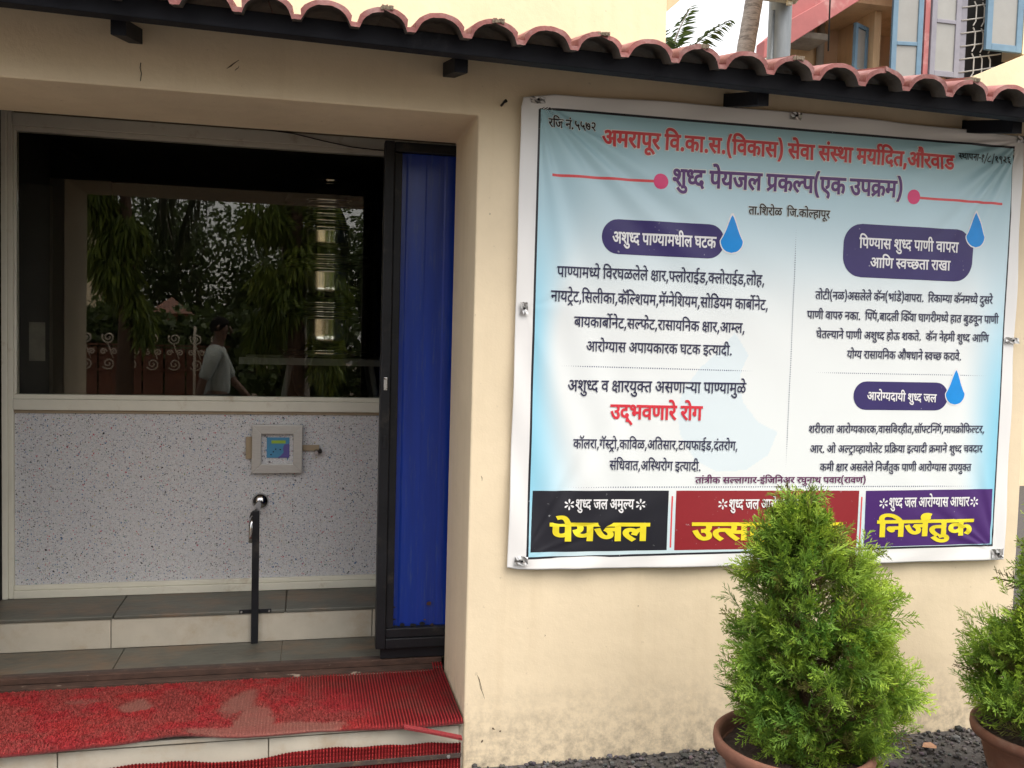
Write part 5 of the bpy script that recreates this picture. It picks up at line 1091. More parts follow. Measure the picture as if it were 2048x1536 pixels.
    (771, [[460, 551, 1, 460, 349, 1, 485, 373, 0, 543, 399, 0, 578, 399, 1, 643, 399, 0, 725, 316, 0, 725, 239, 1, 725, 193, 0, 695, 89, 0, 660, 39, 1, 588, 80, 1, 613, 112, 0, 645, 196, 0, 645, 237, 1, 645, 284, 0, 605, 330, 0, 570, 330, 1, 517, 330, 0, 460, 257, 1, 460, 0, 1, 379, 0, 1, 379, 193, 1, 355, 174, 0, 291, 146, 0, 248, 146, 1, 208, 146, 0, 144, 175, 0, 125, 197, 1, 100, 226, 0, 79, 297, 0, 79, 354, 1, 79, 551, 1, 0, 551, 1, 0, 622, 1, 786, 622, 1, 786, 551, 1], [160, 551, 1, 160, 360, 1, 160, 305, 0, 172, 257, 0, 188, 240, 1, 208, 217, 0, 248, 217, 1, 289, 217, 0, 353, 251, 0, 379, 278, 1, 379, 551, 1]]),
    (350, [[207, 321, 1, 428, 321, 1, 428, 250, 1, 207, 250, 1, 207, 213, 1, 207, 180, 0, 178, 151, 0, 159, 151, 1, 140, 151, 0, 98, 176, 0, 62, 215, 0, 39, 259, 0, 39, 278, 1, 39, 296, 0, 66, 321, 0, 100, 321, 1, 126, 321, 1, 126, 551, 1, 0, 551, 1, 0, 622, 1, 364, 622, 1, 364, 551, 1, 207, 551, 1]]),
    (491, [[271, 222, 1, 242, 222, 0, 184, 208, 0, 161, 197, 1, 114, 225, 0, 50, 301, 0, 50, 352, 1, 50, 380, 0, 70, 420, 0, 87, 433, 1, 110, 450, 0, 172, 465, 0, 221, 465, 1, 314, 465, 1, 314, 551, 1, 0, 551, 1, 0, 622, 1, 505, 622, 1, 505, 551, 1, 395, 551, 1, 395, 394, 1, 211, 394, 1, 180, 394, 0, 154, 388, 0, 145, 381, 1, 130, 369, 0, 130, 347, 1, 130, 323, 0, 158, 290, 0, 174, 277, 1, 220, 294, 0, 275, 294, 1, 349, 294, 0, 447, 219, 0, 447, 154, 1, 447, 89, 0, 364, 14, 0, 289, 4, 1, 318, -8, 0, 381, -30, 0, 415, -40, 1, 382, -110, 1, 325, -84, 0, 221, -27, 0, 176, 1, 1, 117, 4, 0, 48, 33, 0, 48, 65, 1, 48, 87, 0, 75, 116, 0, 101, 116, 1, 121, 116, 0, 164, 95, 0, 194, 70, 1, 208, 68, 0, 219, 68, 1, 289, 68, 0, 366, 109, 0, 366, 153, 1, 366, 186, 0, 317, 222, 0]]),
    (349, [[0, 622, 1, 363, 622, 1, 363, 551, 1, 0, 551, 1], [45, 242, 1, 45, 277, 0, 72, 333, 0, 93, 351, 1, 122, 376, 0, 204, 399, 0, 272, 399, 1, 380, 399, 1, 380, 328, 1, 291, 328, 1, 230, 328, 0, 169, 316, 0, 150, 299, 1, 126, 280, 0, 126, 237, 1, 126, 188, 0, 200, 97, 0, 271, 40, 1, 217, -12, 1, 171, 28, 0, 92, 108, 0, 45, 194, 0]]),
    (399, [[0, 551, 1, 0, 622, 1, 414, 622, 1, 414, 551, 1], [446, 286, 1, 414, 266, 0, 334, 249, 0, 290, 249, 1, 224, 249, 0, 99, 285, 0, 27, 322, 1, 58, 389, 1, 114, 359, 0, 216, 323, 0, 271, 323, 1, 325, 323, 0, 396, 340, 0, 436, 359, 1]]),
    (0, [[-179, -44, 1, -156, -39, 0, -131, -39, 1, -63, -39, 0, 38, -90, 0, 117, -176, 0, 151, -227, 1, 94, -268, 1, 44, -188, 0, -57, -113, 0, -125, -113, 1, -137, -113, 0, -158, -116, 0, -167, -118, 1]]),
    (703, [[174, 632, 1, 211, 632, 0, 269, 611, 0, 291, 586, 1, 309, 567, 0, 332, 499, 0, 332, 437, 1, 332, 321, 1, 533, 321, 1, 533, 551, 1, 402, 551, 1, 402, 622, 1, 717, 622, 1, 717, 551, 1, 614, 551, 1, 614, 0, 1, 533, 0, 1, 533, 250, 1, 332, 250, 1, 332, 213, 1, 332, 180, 0, 303, 151, 0, 283, 151, 1, 264, 151, 0, 222, 176, 0, 186, 215, 0, 164, 259, 0, 164, 278, 1, 164, 296, 0, 191, 321, 0, 224, 321, 1, 253, 321, 1, 253, 426, 1, 253, 473, 0, 243, 523, 0, 232, 538, 1, 212, 568, 0, 169, 568, 1, 142, 568, 0, 114, 542, 0, 114, 521, 1, 114, 493, 0, 161, 463, 0, 218, 460, 1, 210, 389, 1, 135, 395, 0, 46, 456, 0, 46, 520, 1, 46, 579, 0, 122, 632, 0]]),
    (563, [[208, 551, 1, 208, 234, 1, 208, 208, 0, 183, 178, 0, 160, 178, 1, 134, 178, 0, 79, 220, 0, 41, 280, 0, 41, 308, 1, 41, 331, 0, 68, 359, 0, 102, 359, 1, 127, 359, 1, 127, 551, 1, 0, 551, 1, 0, 622, 1, 578, 622, 1, 578, 551, 1, 474, 551, 1, 474, 0, 1, 393, 0, 1, 393, 551, 1]]),
    (259, [[170, 551, 1, 170, 0, 1, 89, 0, 1, 89, 551, 1, 0, 551, 1, 0, 622, 1, 273, 622, 1, 273, 551, 1], [298, 863, 1, 275, 763, 0, 168, 680, 0, 91, 680, 1, 19, 680, 0, -89, 769, 0, -123, 863, 1, -52, 887, 1, -26, 817, 0, 41, 749, 0, 94, 749, 1, 151, 749, 0, 206, 822, 0, 222, 889, 1]]),
    (552, [[127, 65, 1, 80, 132, 1, 326, 281, 1, 284, 335, 0, 223, 380, 0, 181, 380, 1, 153, 380, 0, 96, 364, 0, 55, 343, 1, 27, 417, 1, 61, 433, 0, 135, 456, 0, 179, 456, 1, 219, 456, 0, 283, 431, 0, 345, 374, 0, 382, 326, 1, 382, 551, 1, 0, 551, 1, 0, 622, 1, 566, 622, 1, 566, 551, 1, 463, 551, 1, 463, 0, 1, 382, 0, 1, 382, 234, 1]]),
    (0, [[-190, 615, 1, -211, 650, 0, -240, 726, 0, -240, 762, 1, -240, 829, 0, -151, 896, 0, -85, 896, 1, -53, 896, 0, 1, 883, 0, 21, 872, 1, -1, 806, 1, -18, 815, 0, -56, 827, 0, -78, 827, 1, -118, 827, 0, -160, 782, 0, -160, 747, 1, -160, 714, 0, -133, 651, 0, -108, 615, 1], [-109, 724, 1, -109, 745, 0, -80, 774, 0, -60, 774, 1, -39, 774, 0, -10, 745, 0, -10, 724, 1, -10, 703, 0, -39, 674, 0, -60, 674, 1, -80, 674, 0, -109, 703, 0]]),
    (520, [[296, -12, 1, 335, 5, 0, 378, 9, 1, 367, 27, 0, 349, 59, 0, 342, 73, 1, 330, 71, 0, 302, 68, 0, 287, 68, 1, 245, 68, 0, 160, 89, 0, 89, 136, 0, 46, 215, 0, 46, 272, 1, 46, 316, 0, 77, 379, 0, 102, 401, 1, 135, 430, 0, 231, 456, 0, 290, 456, 1, 295, 456, 1, 295, 551, 1, 0, 551, 1, 0, 622, 1, 534, 622, 1, 534, 551, 1, 376, 551, 1, 376, 385, 1, 327, 385, 1, 269, 385, 0, 198, 371, 0, 173, 355, 1, 151, 340, 0, 126, 294, 0, 126, 262, 1, 126, 209, 0, 205, 140, 0, 287, 140, 1, 293, 140, 0, 305, 140, 0, 312, 141, 1, 306, 161, 0, 306, 176, 1, 306, 211, 0, 348, 240, 0, 373, 240, 1, 416, 240, 0, 461, 191, 0, 461, 162, 1, 461, 130, 0, 432, 95, 0, 410, 86, 1, 420, 68, 0, 443, 29, 0, 459, 5, 1, 510, -7, 0, 566, -78, 0, 566, -129, 1, 566, -190, 0, 473, -268, 0, 387, -268, 1, 290, -268, 0, 149, -176, 0, 89, -100, 1, 150, -57, 1, 189, -105, 0, 259, -167, 0, 338, -196, 0, 387, -196, 1, 493, -196, 0, 493, -122, 1, 493, -89, 0, 444, -57, 0, 413, -57, 1, 386, -57, 0, 343, -68, 0, 322, -79, 1]]),
    (563, [[519, 296, 1, 519, 250, 0, 486, 163, 0, 457, 126, 1, 385, 167, 1, 405, 190, 0, 438, 259, 0, 438, 294, 1, 438, 329, 0, 404, 371, 0, 369, 371, 1, 335, 371, 0, 304, 351, 1, 282, 318, 0, 210, 272, 0, 167, 254, 1, 212, 202, 0, 331, 91, 0, 395, 42, 1, 341, -12, 1, 282, 37, 0, 178, 137, 0, 98, 225, 0, 75, 256, 1, 53, 287, 0, 40, 323, 0, 40, 340, 1, 40, 359, 0, 70, 393, 0, 104, 393, 1, 129, 393, 0, 166, 370, 0, 181, 349, 1, 220, 369, 0, 256, 429, 0, 256, 468, 1, 256, 491, 0, 246, 536, 0, 239, 551, 1, 0, 551, 1, 0, 622, 1, 577, 622, 1, 577, 551, 1, 320, 551, 1, 336, 516, 0, 336, 458, 1, 336, 442, 0, 334, 429, 1, 361, 440, 0, 392, 440, 1, 445, 440, 0, 519, 367, 0]]),
    (259, [[89, 551, 1, 0, 551, 1, 0, 622, 1, 80, 622, 1, 68, 644, 0, 53, 692, 0, 53, 725, 1, 53, 808, 0, 222, 896, 0, 376, 896, 1, 563, 896, 0, 862, 822, 0, 1094, 695, 0, 1177, 615, 1, 1076, 615, 1, 934, 716, 0, 599, 824, 0, 408, 824, 1, 269, 824, 0, 134, 770, 0, 134, 705, 1, 134, 681, 0, 152, 638, 0, 164, 622, 1, 273, 622, 1, 273, 551, 1, 170, 551, 1, 170, 0, 1, 89, 0, 1], [1074, 816, 1, 1074, 840, 0, 1107, 874, 0, 1129, 874, 1, 1152, 874, 0, 1184, 840, 0, 1184, 816, 1, 1184, 792, 0, 1152, 758, 0, 1129, 758, 1, 1107, 758, 0, 1074, 792, 0]]),
    (765, [[0, 622, 1, 780, 622, 1, 780, 551, 1, 453, 551, 1, 485, 512, 0, 485, 464, 1, 485, 374, 0, 406, 328, 1, 417, 319, 0, 437, 299, 0, 446, 288, 1, 477, 310, 0, 539, 333, 0, 573, 333, 1, 638, 333, 0, 721, 254, 0, 721, 185, 1, 721, 139, 0, 691, 47, 0, 656, 0, 1, 584, 41, 1, 609, 70, 0, 641, 141, 0, 641, 181, 1, 641, 225, 0, 600, 264, 0, 565, 264, 1, 526, 264, 0, 484, 227, 1, 491, 211, 0, 499, 173, 0, 499, 152, 1, 499, 102, 0, 454, 34, 0, 376, 0, 0, 328, 0, 1, 271, 0, 0, 168, 61, 0, 73, 199, 0, 29, 313, 1, 100, 338, 1, 128, 260, 0, 195, 141, 0, 274, 74, 0, 320, 74, 1, 361, 74, 0, 414, 111, 0, 414, 160, 1, 414, 201, 0, 369, 270, 0, 329, 301, 1, 299, 295, 0, 264, 294, 1, 259, 364, 1, 333, 366, 0, 404, 414, 0, 404, 463, 1, 404, 493, 0, 374, 538, 0, 351, 551, 1, 0, 551, 1]]),
    (578, [[593, 622, 1, 593, 551, 1, 489, 551, 1, 489, 0, 1, 408, 0, 1, 408, 191, 1, 378, 174, 0, 304, 146, 0, 254, 146, 1, 214, 146, 0, 149, 173, 0, 128, 194, 1, 103, 221, 0, 79, 294, 0, 79, 358, 1, 79, 551, 1, 0, 551, 1, 0, 622, 1], [408, 551, 1, 205, 551, 1, 408, 287, 1], [189, 240, 1, 212, 217, 0, 262, 217, 1, 288, 217, 0, 338, 233, 0, 360, 245, 1, 159, 507, 1, 159, 369, 1, 159, 328, 0, 165, 280, 0, 178, 251, 0]]),
    (1023, [[470, 218, 1, 470, 148, 0, 379, 80, 0, 312, 80, 1, 226, 80, 0, 92, 208, 0, 29, 356, 1, 100, 382, 1, 143, 276, 0, 243, 153, 0, 305, 153, 1, 343, 153, 0, 391, 188, 0, 391, 227, 1, 391, 264, 0, 350, 322, 0, 318, 347, 1, 291, 342, 0, 260, 341, 1, 255, 411, 1, 323, 413, 0, 380, 457, 0, 380, 494, 1, 380, 530, 0, 333, 562, 0, 302, 562, 1, 265, 562, 0, 205, 542, 0, 171, 525, 1, 146, 594, 1, 172, 608, 0, 249, 632, 0, 298, 632, 1, 376, 632, 0, 459, 554, 0, 459, 495, 1, 459, 417, 0, 392, 375, 1, 403, 365, 0, 412, 355, 1, 450, 350, 0, 486, 350, 1, 518, 350, 0, 568, 356, 0, 594, 363, 1, 594, 551, 1, 521, 551, 1, 521, 622, 1, 1038, 622, 1, 1038, 551, 1, 934, 551, 1, 934, 0, 1, 853, 0, 1, 853, 551, 1, 675, 551, 1, 675, 0, 1, 594, 0, 1, 594, 290, 1, 570, 284, 0, 524, 279, 0, 498, 279, 1, 481, 279, 0, 455, 282, 1, 470, 252, 0], [854, 615, 1, 833, 694, 0, 792, 785, 0, 742, 823, 0, 708, 823, 1, 686, 823, 0, 652, 814, 0, 638, 809, 1, 614, 882, 1, 653, 896, 0, 705, 896, 1, 759, 896, 0, 838, 845, 0, 901, 722, 0, 929, 615, 1]]),
    (392, [[0, 622, 1, 406, 622, 1, 406, 551, 1, 0, 551, 1], [425, 193, 1, 388, 162, 0, 293, 118, 0, 233, 118, 1, 179, 118, 0, 95, 160, 0, 46, 235, 0, 46, 286, 1, 46, 372, 0, 161, 464, 0, 255, 464, 1, 268, 464, 0, 307, 461, 0, 344, 457, 0, 354, 454, 1, 349, 381, 1, 330, 385, 0, 282, 391, 0, 259, 391, 1, 197, 391, 0, 127, 337, 0, 127, 287, 1, 127, 236, 0, 190, 188, 0, 235, 188, 1, 287, 188, 0, 362, 233, 0, 387, 259, 1]]),
    (634, [[649, 551, 1, 545, 551, 1, 545, 0, 1, 465, 0, 1, 465, 165, 1, 439, 148, 0, 367, 118, 0, 317, 118, 1, 240, 118, 0, 141, 204, 0, 141, 275, 1, 141, 304, 0, 166, 355, 0, 185, 371, 1, 38, 369, 1, 38, 441, 1, 331, 441, 1, 349, 441, 0, 385, 440, 0, 389, 440, 1, 382, 370, 1, 350, 370, 1, 292, 370, 0, 221, 321, 0, 221, 274, 1, 221, 231, 0, 279, 188, 0, 317, 188, 1, 367, 188, 0, 438, 231, 0, 465, 260, 1, 465, 551, 1, 0, 551, 1, 0, 622, 1, 649, 622, 1]]),
]
LINES = [
    ([0, 1, 2, 3, 4, 5, 6, 7, 7, 8, 9], 0.2342, 2.2275, 0.4027, 2.2255, 0.028, 22, 'ink', 1),
    ([10, 11, 0, 12, 13, 14, 0, 3, 1, 15, 6, 16, 12, 6, 17, 6, 18, 1, 15, 16, 12, 17, 19, 3, 17, 20, 15, 12, 3, 17, 5, 21, 22, 12, 3, 11, 23, 12, 24, 1, 25, 26, 27, 28, 0, 15, 12, 29], 0.4248, 2.2029, 1.7965, 2.2106, 0.0502, 34, 'title_red', 1),
    ([30, 31, 32, 25, 3, 13, 20, 23, 2, 33, 3, 34, 16, 35, 13, 18, 36, 16, 3, 37, 13, 38, 11, 19], 0.6831, 2.0887, 1.587, 2.1015, 0.0565, 32, 'title_purple', 1),
    ([26, 12, 6, 1, 30, 0, 39, 40, 3, 3, 1, 2, 6, 16, 39, 35, 41, 12, 13, 14, 0], 0.9749, 1.9773, 1.2929, 1.9792, 0.0272, 20, 'ink', 1),
    ([21, 22, 12, 13, 4, 12, 42, 43, 44, 45, 44, 43, 46, 9, 47], 1.8171, 2.2236, 2.043, 2.2219, 0.0239, 16, 'ink', 0),
    ([10, 30, 31, 32, 25, 3, 13, 12, 48, 23, 12, 11, 49, 50, 33, 3, 51, 52, 16], 0.4705, 1.8619, 0.8535, 1.8621, 0.0374, 28, 'white', 0),
    ([1, 13, 48, 23, 12, 17, 3, 30, 31, 32, 25, 3, 13, 12, 53, 50, 3, 15, 12, 13, 0, 12], 1.4186, 1.889, 1.8355, 1.8906, 0.0362, 24, 'white', 0),
    ([54, 1, 53, 3, 21, 15, 55, 56, 26, 12, 3, 0, 12, 57, 12], 1.4656, 1.818, 1.8052, 1.8209, 0.0346, 24, 'white', 0),
    ([13, 12, 48, 23, 12, 11, 32, 23, 20, 3, 1, 15, 0, 51, 40, 33, 20, 33, 20, 3, 58, 12, 0, 27, 59, 33, 39, 0, 12, 60, 29, 27, 61, 33, 39, 0, 12, 60, 29, 27, 33, 39, 41, 27], 0.2795, 1.7371, 1.0475, 1.7368, 0.0354, 12, 'navy', 0),
    ([4, 12, 23, 62, 20, 52, 27, 1, 17, 33, 50, 16, 12, 27, 16, 63, 1, 35, 30, 23, 11, 27, 11, 63, 64, 4, 20, 1, 30, 23, 11, 27, 17, 39, 1, 29, 23, 11, 3, 16, 12, 65, 66, 4, 20, 52, 27], 0.2603, 1.6543, 1.065, 1.6493, 0.0355, 12, 'navy', 0),
    ([65, 12, 23, 16, 12, 65, 66, 4, 20, 52, 27, 17, 35, 67, 20, 52, 27, 0, 12, 17, 12, 23, 1, 4, 16, 3, 58, 12, 0, 27, 54, 68, 33, 27], 0.3442, 1.5689, 0.9778, 1.5637, 0.0341, 12, 'navy', 0),
    ([54, 0, 39, 64, 23, 12, 17, 3, 10, 13, 12, 23, 16, 12, 0, 16, 3, 51, 52, 16, 3, 69, 70, 23, 12, 25, 50, 6], 0.3897, 1.4851, 0.9326, 1.4826, 0.0334, 12, 'navy', 0),
    ([10, 30, 31, 32, 25, 3, 15, 3, 58, 12, 0, 23, 31, 61, 26, 3, 10, 17, 53, 12, 71, 23, 12, 3, 13, 12, 48, 23, 12, 11, 31, 40, 20], 0.3286, 1.3513, 0.9911, 1.3508, 0.0377, 12, 'navy', 0),
    ([37, 25, 72, 73, 15, 53, 12, 0, 20, 3, 0, 39, 74], 0.4855, 1.2678, 0.825, 1.2648, 0.0479, 30, 'red', 0),
    ([16, 75, 33, 0, 12, 27, 74, 63, 21, 62, 39, 27, 16, 12, 1, 15, 40, 27, 10, 1, 26, 17, 12, 0, 27, 52, 12, 23, 67, 12, 60, 29, 27, 25, 5, 26, 0, 39, 74, 27], 0.354, 1.1482, 0.9692, 1.14, 0.0312, 12, 'navy', 0),
    ([17, 5, 1, 49, 15, 12, 26, 27, 10, 1, 21, 22, 0, 39, 74, 3, 69, 70, 23, 12, 25, 50, 6], 0.488, 1.0732, 0.8301, 1.0664, 0.0316, 12, 'navy', 0),
    ([26, 12, 5, 76, 50, 16, 3, 17, 35, 33, 12, 74, 12, 0, 42, 69, 5, 1, 2, 1, 4, 10, 0, 3, 0, 51, 31, 4, 12, 22, 3, 13, 15, 12, 0, 18, 0, 12, 15, 53, 19], 0.8105, 1.0128, 1.4927, 1.0077, 0.0216, 20, 'plum', 0),
    ([30, 31, 32, 25, 3, 2, 33, 3, 10, 11, 31, 35, 23], 0.3697, 0.9378, 0.5818, 0.935, 0.0323, 26, 'white', 0),
    ([13, 20, 23, 2, 33], 0.285, 0.8556, 0.6377, 0.8488, 0.0584, 44, 'yellow', 0),
    ([30, 31, 32, 25, 3, 2, 33, 3, 54, 0, 39, 64, 23, 25, 12, 23, 16], 0.9432, 0.9301, 1.2394, 0.928, 0.0336, 26, 'white', 0),
    ([37, 70, 17, 12, 41, 15, 49, 24, 16], 0.8095, 0.8473, 1.3977, 0.836, 0.0597, 42, 'yellow', 0),
    ([30, 31, 32, 25, 3, 2, 33, 3, 54, 0, 39, 64, 23, 12, 17, 3, 54, 49, 12, 0], 1.5941, 0.9271, 1.9425, 0.9264, 0.0342, 24, 'white', 0),
    ([1, 4, 2, 77, 26, 31, 16], 1.5544, 0.8406, 1.9616, 0.8388, 0.0579, 42, 'yellow', 0),
    ([26, 39, 52, 50, 18, 4, 40, 19, 10, 17, 33, 20, 33, 20, 3, 16, 63, 4, 18, 73, 12, 5, 29, 20, 19, 15, 12, 13, 0, 12, 6, 3, 3, 1, 0, 16, 12, 68, 23, 12, 3, 16, 63, 4, 11, 32, 23, 20, 3, 78, 17, 0, 20], 1.2492, 1.6879, 1.9988, 1.6957, 0.028, 14, 'navy', 0),
    ([13, 12, 53, 50, 3, 15, 12, 13, 79, 3, 4, 16, 12, 6, 3, 3, 80, 13, 13, 27, 65, 12, 25, 33, 50, 3, 80, 16, 15, 12, 3, 51, 12, 74, 0, 50, 11, 32, 23, 20, 3, 41, 12, 26, 3, 65, 31, 29, 15, 14, 4, 3, 13, 12, 53, 50], 1.2198, 1.6162, 2.0295, 1.6218, 0.028, 14, 'navy', 0),
    ([51, 20, 26, 35, 23, 12, 4, 20, 3, 13, 12, 53, 50, 3, 10, 30, 31, 32, 25, 3, 41, 39, 81, 3, 30, 16, 26, 20, 6, 3, 3, 16, 63, 4, 3, 4, 20, 41, 11, 50, 3, 30, 31, 32, 25, 3, 54, 1, 53], 1.2603, 1.5462, 1.9895, 1.5498, 0.0273, 14, 'navy', 0),
    ([23, 39, 64, 23, 3, 0, 12, 17, 12, 23, 1, 4, 16, 3, 28, 82, 49, 12, 4, 20, 3, 21, 15, 55, 56, 3, 16, 0, 12, 15, 20, 6], 1.3891, 1.4763, 1.875, 1.4784, 0.0284, 14, 'navy', 0),
    ([54, 0, 39, 64, 23, 25, 12, 23, 50, 3, 30, 31, 32, 25, 3, 2, 33], 1.4798, 1.3247, 1.7741, 1.3189, 0.0288, 24, 'white', 0),
    ([30, 0, 50, 0, 12, 33, 12, 3, 54, 0, 39, 64, 23, 16, 12, 0, 16, 27, 15, 12, 17, 1, 15, 0, 41, 50, 26, 27, 17, 75, 59, 52, 80, 4, 74, 27, 11, 12, 23, 38, 39, 1, 67, 35, 52, 0, 27], 1.2464, 1.199, 1.9949, 1.2014, 0.0267, 14, 'navy', 0),
    ([54, 0, 6, 3, 83, 3, 10, 35, 62, 12, 84, 41, 12, 23, 39, 33, 20, 52, 3, 34, 1, 38, 23, 12, 3, 69, 70, 23, 12, 25, 50, 3, 38, 11, 12, 4, 20, 3, 30, 31, 32, 25, 3, 85, 15, 25, 12, 0], 1.2556, 1.1264, 1.9897, 1.1262, 0.0268, 14, 'navy', 0),
    ([16, 11, 50, 3, 58, 12, 0, 3, 10, 17, 33, 20, 33, 20, 3, 1, 4, 2, 77, 26, 31, 16, 3, 13, 12, 53, 50, 3, 54, 0, 39, 64, 23, 12, 17, 3, 37, 13, 23, 31, 61, 26], 1.3, 1.0589, 1.9443, 1.0545, 0.0269, 14, 'navy', 0),
]


def flatten(c, seg=3):
    st = next((i for i in range(len(c)) if c[i][2]), None)
    if st is None:
        c = [((c[0][0] + c[-1][0]) / 2, (c[0][1] + c[-1][1]) / 2, 1)] + list(c); st = 0
    c = list(c[st:]) + list(c[:st]); c.append(c[0])
    P = [(c[0][0], c[0][1])]; cur = P[0]; k = 1
    while k < len(c):
        x, y, on = c[k]
        if on:
            P.append((x, y)); cur = (x, y); k += 1
        else:
            nx_ = c[k + 1]
            e = (nx_[0], nx_[1]) if nx_[2] else ((x + nx_[0]) / 2, (y + nx_[1]) / 2)
            for j in range(1, seg + 1):
                u = j / seg
                P.append(((1 - u) ** 2 * cur[0] + 2 * u * (1 - u) * x + u * u * e[0], (1 - u) ** 2 * cur[1] + 2 * u * (1 - u) * y + u * u * e[1]))
            cur = e; k += 2 if nx_[2] else 1
    if P[0] == P[-1]: P = P[:-1]
    out = [P[0]]
    for p in P[1:]:
        if math.hypot(p[0] - out[-1][0], p[1] - out[-1][1]) > 1.5: out.append(p)
    return out


def embolden(c, off):
    if not off: return c
    n_ = len(c); out = []
    for i in range(n_):
        a, b, d = c[i - 1], c[i], c[(i + 1) % n_]
        v1 = Vector((b[0] - a[0], b[1] - a[1])); v2 = Vector((d[0] - b[0], d[1] - b[1]))
        if v1.length: v1.normalize()
        if v2.length: v2.normalize()
        nv = Vector((-v1.y - v2.y, v1.x + v2.x))
        if nv.length < 0.25: nv = Vector((-v1.y, v1.x)); s = 1
        else:
            nv.normalize(); s = min(1.6, 1 / max(0.35, nv.dot(Vector((-v1.y, v1.x)))))
        out.append((b[0] + nv.x * off * s, b[1] + nv.y * off * s * 0.8))
    return out


GL = [(a, [list(zip(c[0::3], c[1::3], c[2::3])) for c in cs]) for a, cs in GLYPHS]
GC = {}


def fill(lp):
    """non-zero winding fill of overlapping outlines"""
    vs = [Vector(p) for c in lp for p in c]
    ed = []; n0 = 0
    for c in lp:
        ed += [(n0 + i, n0 + (i + 1) % len(c)) for i in range(len(c))]; n0 += len(c)
    r = geometry.delaunay_2d_cdt(vs, ed, [], 0, 0.01)
    P = np.array([v[:] for v in r[0]], float); T = np.array([t for t in r[2] if len(t) == 3], int)
    q = P[T].mean(1)
    w = np.zeros(len(T), int)
    for c in lp:
        a = np.array(c, float); b = np.roll(a, -1, 0)
        up_ = (a[None, :, 1] <= q[:, None, 1]) & (b[None, :, 1] > q[:, None, 1]); dn = (a[None, :, 1] > q[:, None, 1]) & (b[None, :, 1] <= q[:, None, 1])
        side = (b[None, :, 0] - a[None, :, 0]) * (q[:, None, 1] - a[None, :, 1]) - (q[:, None, 0] - a[None, :, 0]) * (b[None, :, 1] - a[None, :, 1])
        w += (up_ & (side > 0)).sum(1) - (dn & (side < 0)).sum(1)
    return P, T[w != 0]


def glyph(i, off):
    if (i, off) not in GC:
        lp = [embolden(flatten(c), off) for c in GL[i][1]]
        if lp:
            GC[(i, off)] = fill(lp)
        else: GC[(i, off)] = None
    return GC[(i, off)]


def text_line(row):
    ids, x0, z0, x1, z1, h, wt, key, halo = row
    adv = sum(GL[i][0] for i in ids)
    for off, lay_, kk in (((wt + 42, 5, 'halo'),) if halo else ()) + ((wt, 8, key),):
        Vs = []; Fs = []; n0 = 0; pen = 0.0
        sx = (x1 - x0) / adv; sy = h / 622.0; sl = (z1 - z0) / (x1 - x0)
        for q, i in enumerate(ids):
            g = glyph(i, off)
            if g is not None:
                P, T = g
                x = x0 + (P[:, 0] + pen) * sx
                z = z0 + (x - x0) * sl + (P[:, 1] - 622) * sy
                Vs.append(np.stack([x, lay(x, z, lay_ + 0.15 * (q % 3)), z], -1)); Fs.append(T + n0); n0 += len(P)
            pen += GL[i][0]
        b_(np_mesh('lettering_halo' if kk == 'halo' and key != 'halo' else 'lettering', np.vstack(Vs), np.vstack(Fs), M['p_' + kk]))


for row in LINES: text_line(row)

# tin tabs nailed through the cloth
rn = random.Random(8)
TABS = [(0.1946, 2.2837, .052, .022, 'blue stained tin tab nailed at the top left corner of the banner'), (1.1407, 2.3047, .044, .026, 'dark tin tab nailed at the middle of the banner top edge'),
        (2.0884, 2.2906, .05, .022, 'tin tab nailed at the top right corner of the banner'), (0.1662, 1.5903, .026, .042, 'crumpled tin tab nailed halfway down the left edge of the banner'),
        (0.1818, 0.7295, .046, .030, 'tin tab nailed at the bottom left corner of the banner'), (2.0784, 0.7052, .052, .034, 'tin tab nailed at the bottom right corner of the banner'),
        (2.0920, 1.5306, .060, .022, 'tin tab nailed halfway down the right edge of the banner')]
for tx, tz, tw, th_, lb in TABS:
    t = thing('tin_tab', (tx, -0.03, tz), lb, 'metal tab', 'tin tabs holding the banner')
    a_ = At(t)
    nn = 5
    U, V = np.meshgrid(np.linspace(-.5, .5, 6), np.linspace(-.5, .5, 4), indexing='ij')
    rr = np.random.RandomState(int(tx * 1000))
    x = tx + U * tw + (rr.rand(6, 4) - .5) * .004; z = tz + V * th_ + (rr.rand(6, 4) - .5) * .004
    y = lay(x, z, 6) - 0.002 - rr.rand(6, 4) * 0.007
    o = a_(np_mesh('plate', np.stack([x, y, z], -1).reshape(-1, 3), grid_faces(6, 4)[:, ::-1], M['zinc']))
    so = o.modifiers.new('thickness', 'SOLIDIFY'); so.thickness = 0.0012
    yy = float(lay(tx, tz, 6)) - .011
    a_(MB().tube([(tx, yy, tz), (tx, yy - .003, tz)], 0.0045, 8).build('nail_head', M['black']))

# a few marks on the wall: nail, cracks by the rafters
def crack(pts, w, name, label):
    mb = MB().tube([(p[0], -0.0008, p[1]) for p in pts], w, 4)
    tag(mb.build(name, M['dark_in']), label, 'crack')
crack([(-1.052, 2.300), (-1.054, 2.285), (-1.050, 2.268), (-1.053, 2.245)], 0.0012, 'wall_crack', 'thin dark crack in the plaster under the leftmost rafter')
tag(MB().tube([(0.076, 0.0, 2.262), (0.080, -0.02, 2.268), (0.086, -0.03, 2.272)], [0.004, 0.004, 0.006], 8).build('wall_nail', M['black']), 'bent dark nail in the cream wall left of the banner', 'nail')

# ------------------------------------------------------------------ potted conifers
M['conifer'] = attr_mat('conifer_foliage', 0.55, spec=0.3, trans=0.22)
TIP = np.array([0.39, 0.52, 0.05]); MIDC = np.array([0.13, 0.28, 0.038]); DARK = np.array([0.035, 0.085, 0.018]); BRN = np.array([0.10, 0.055, 0.025])


def unit(a): return a / (np.linalg.norm(a, axis=-1, keepdims=True) + 1e-9)


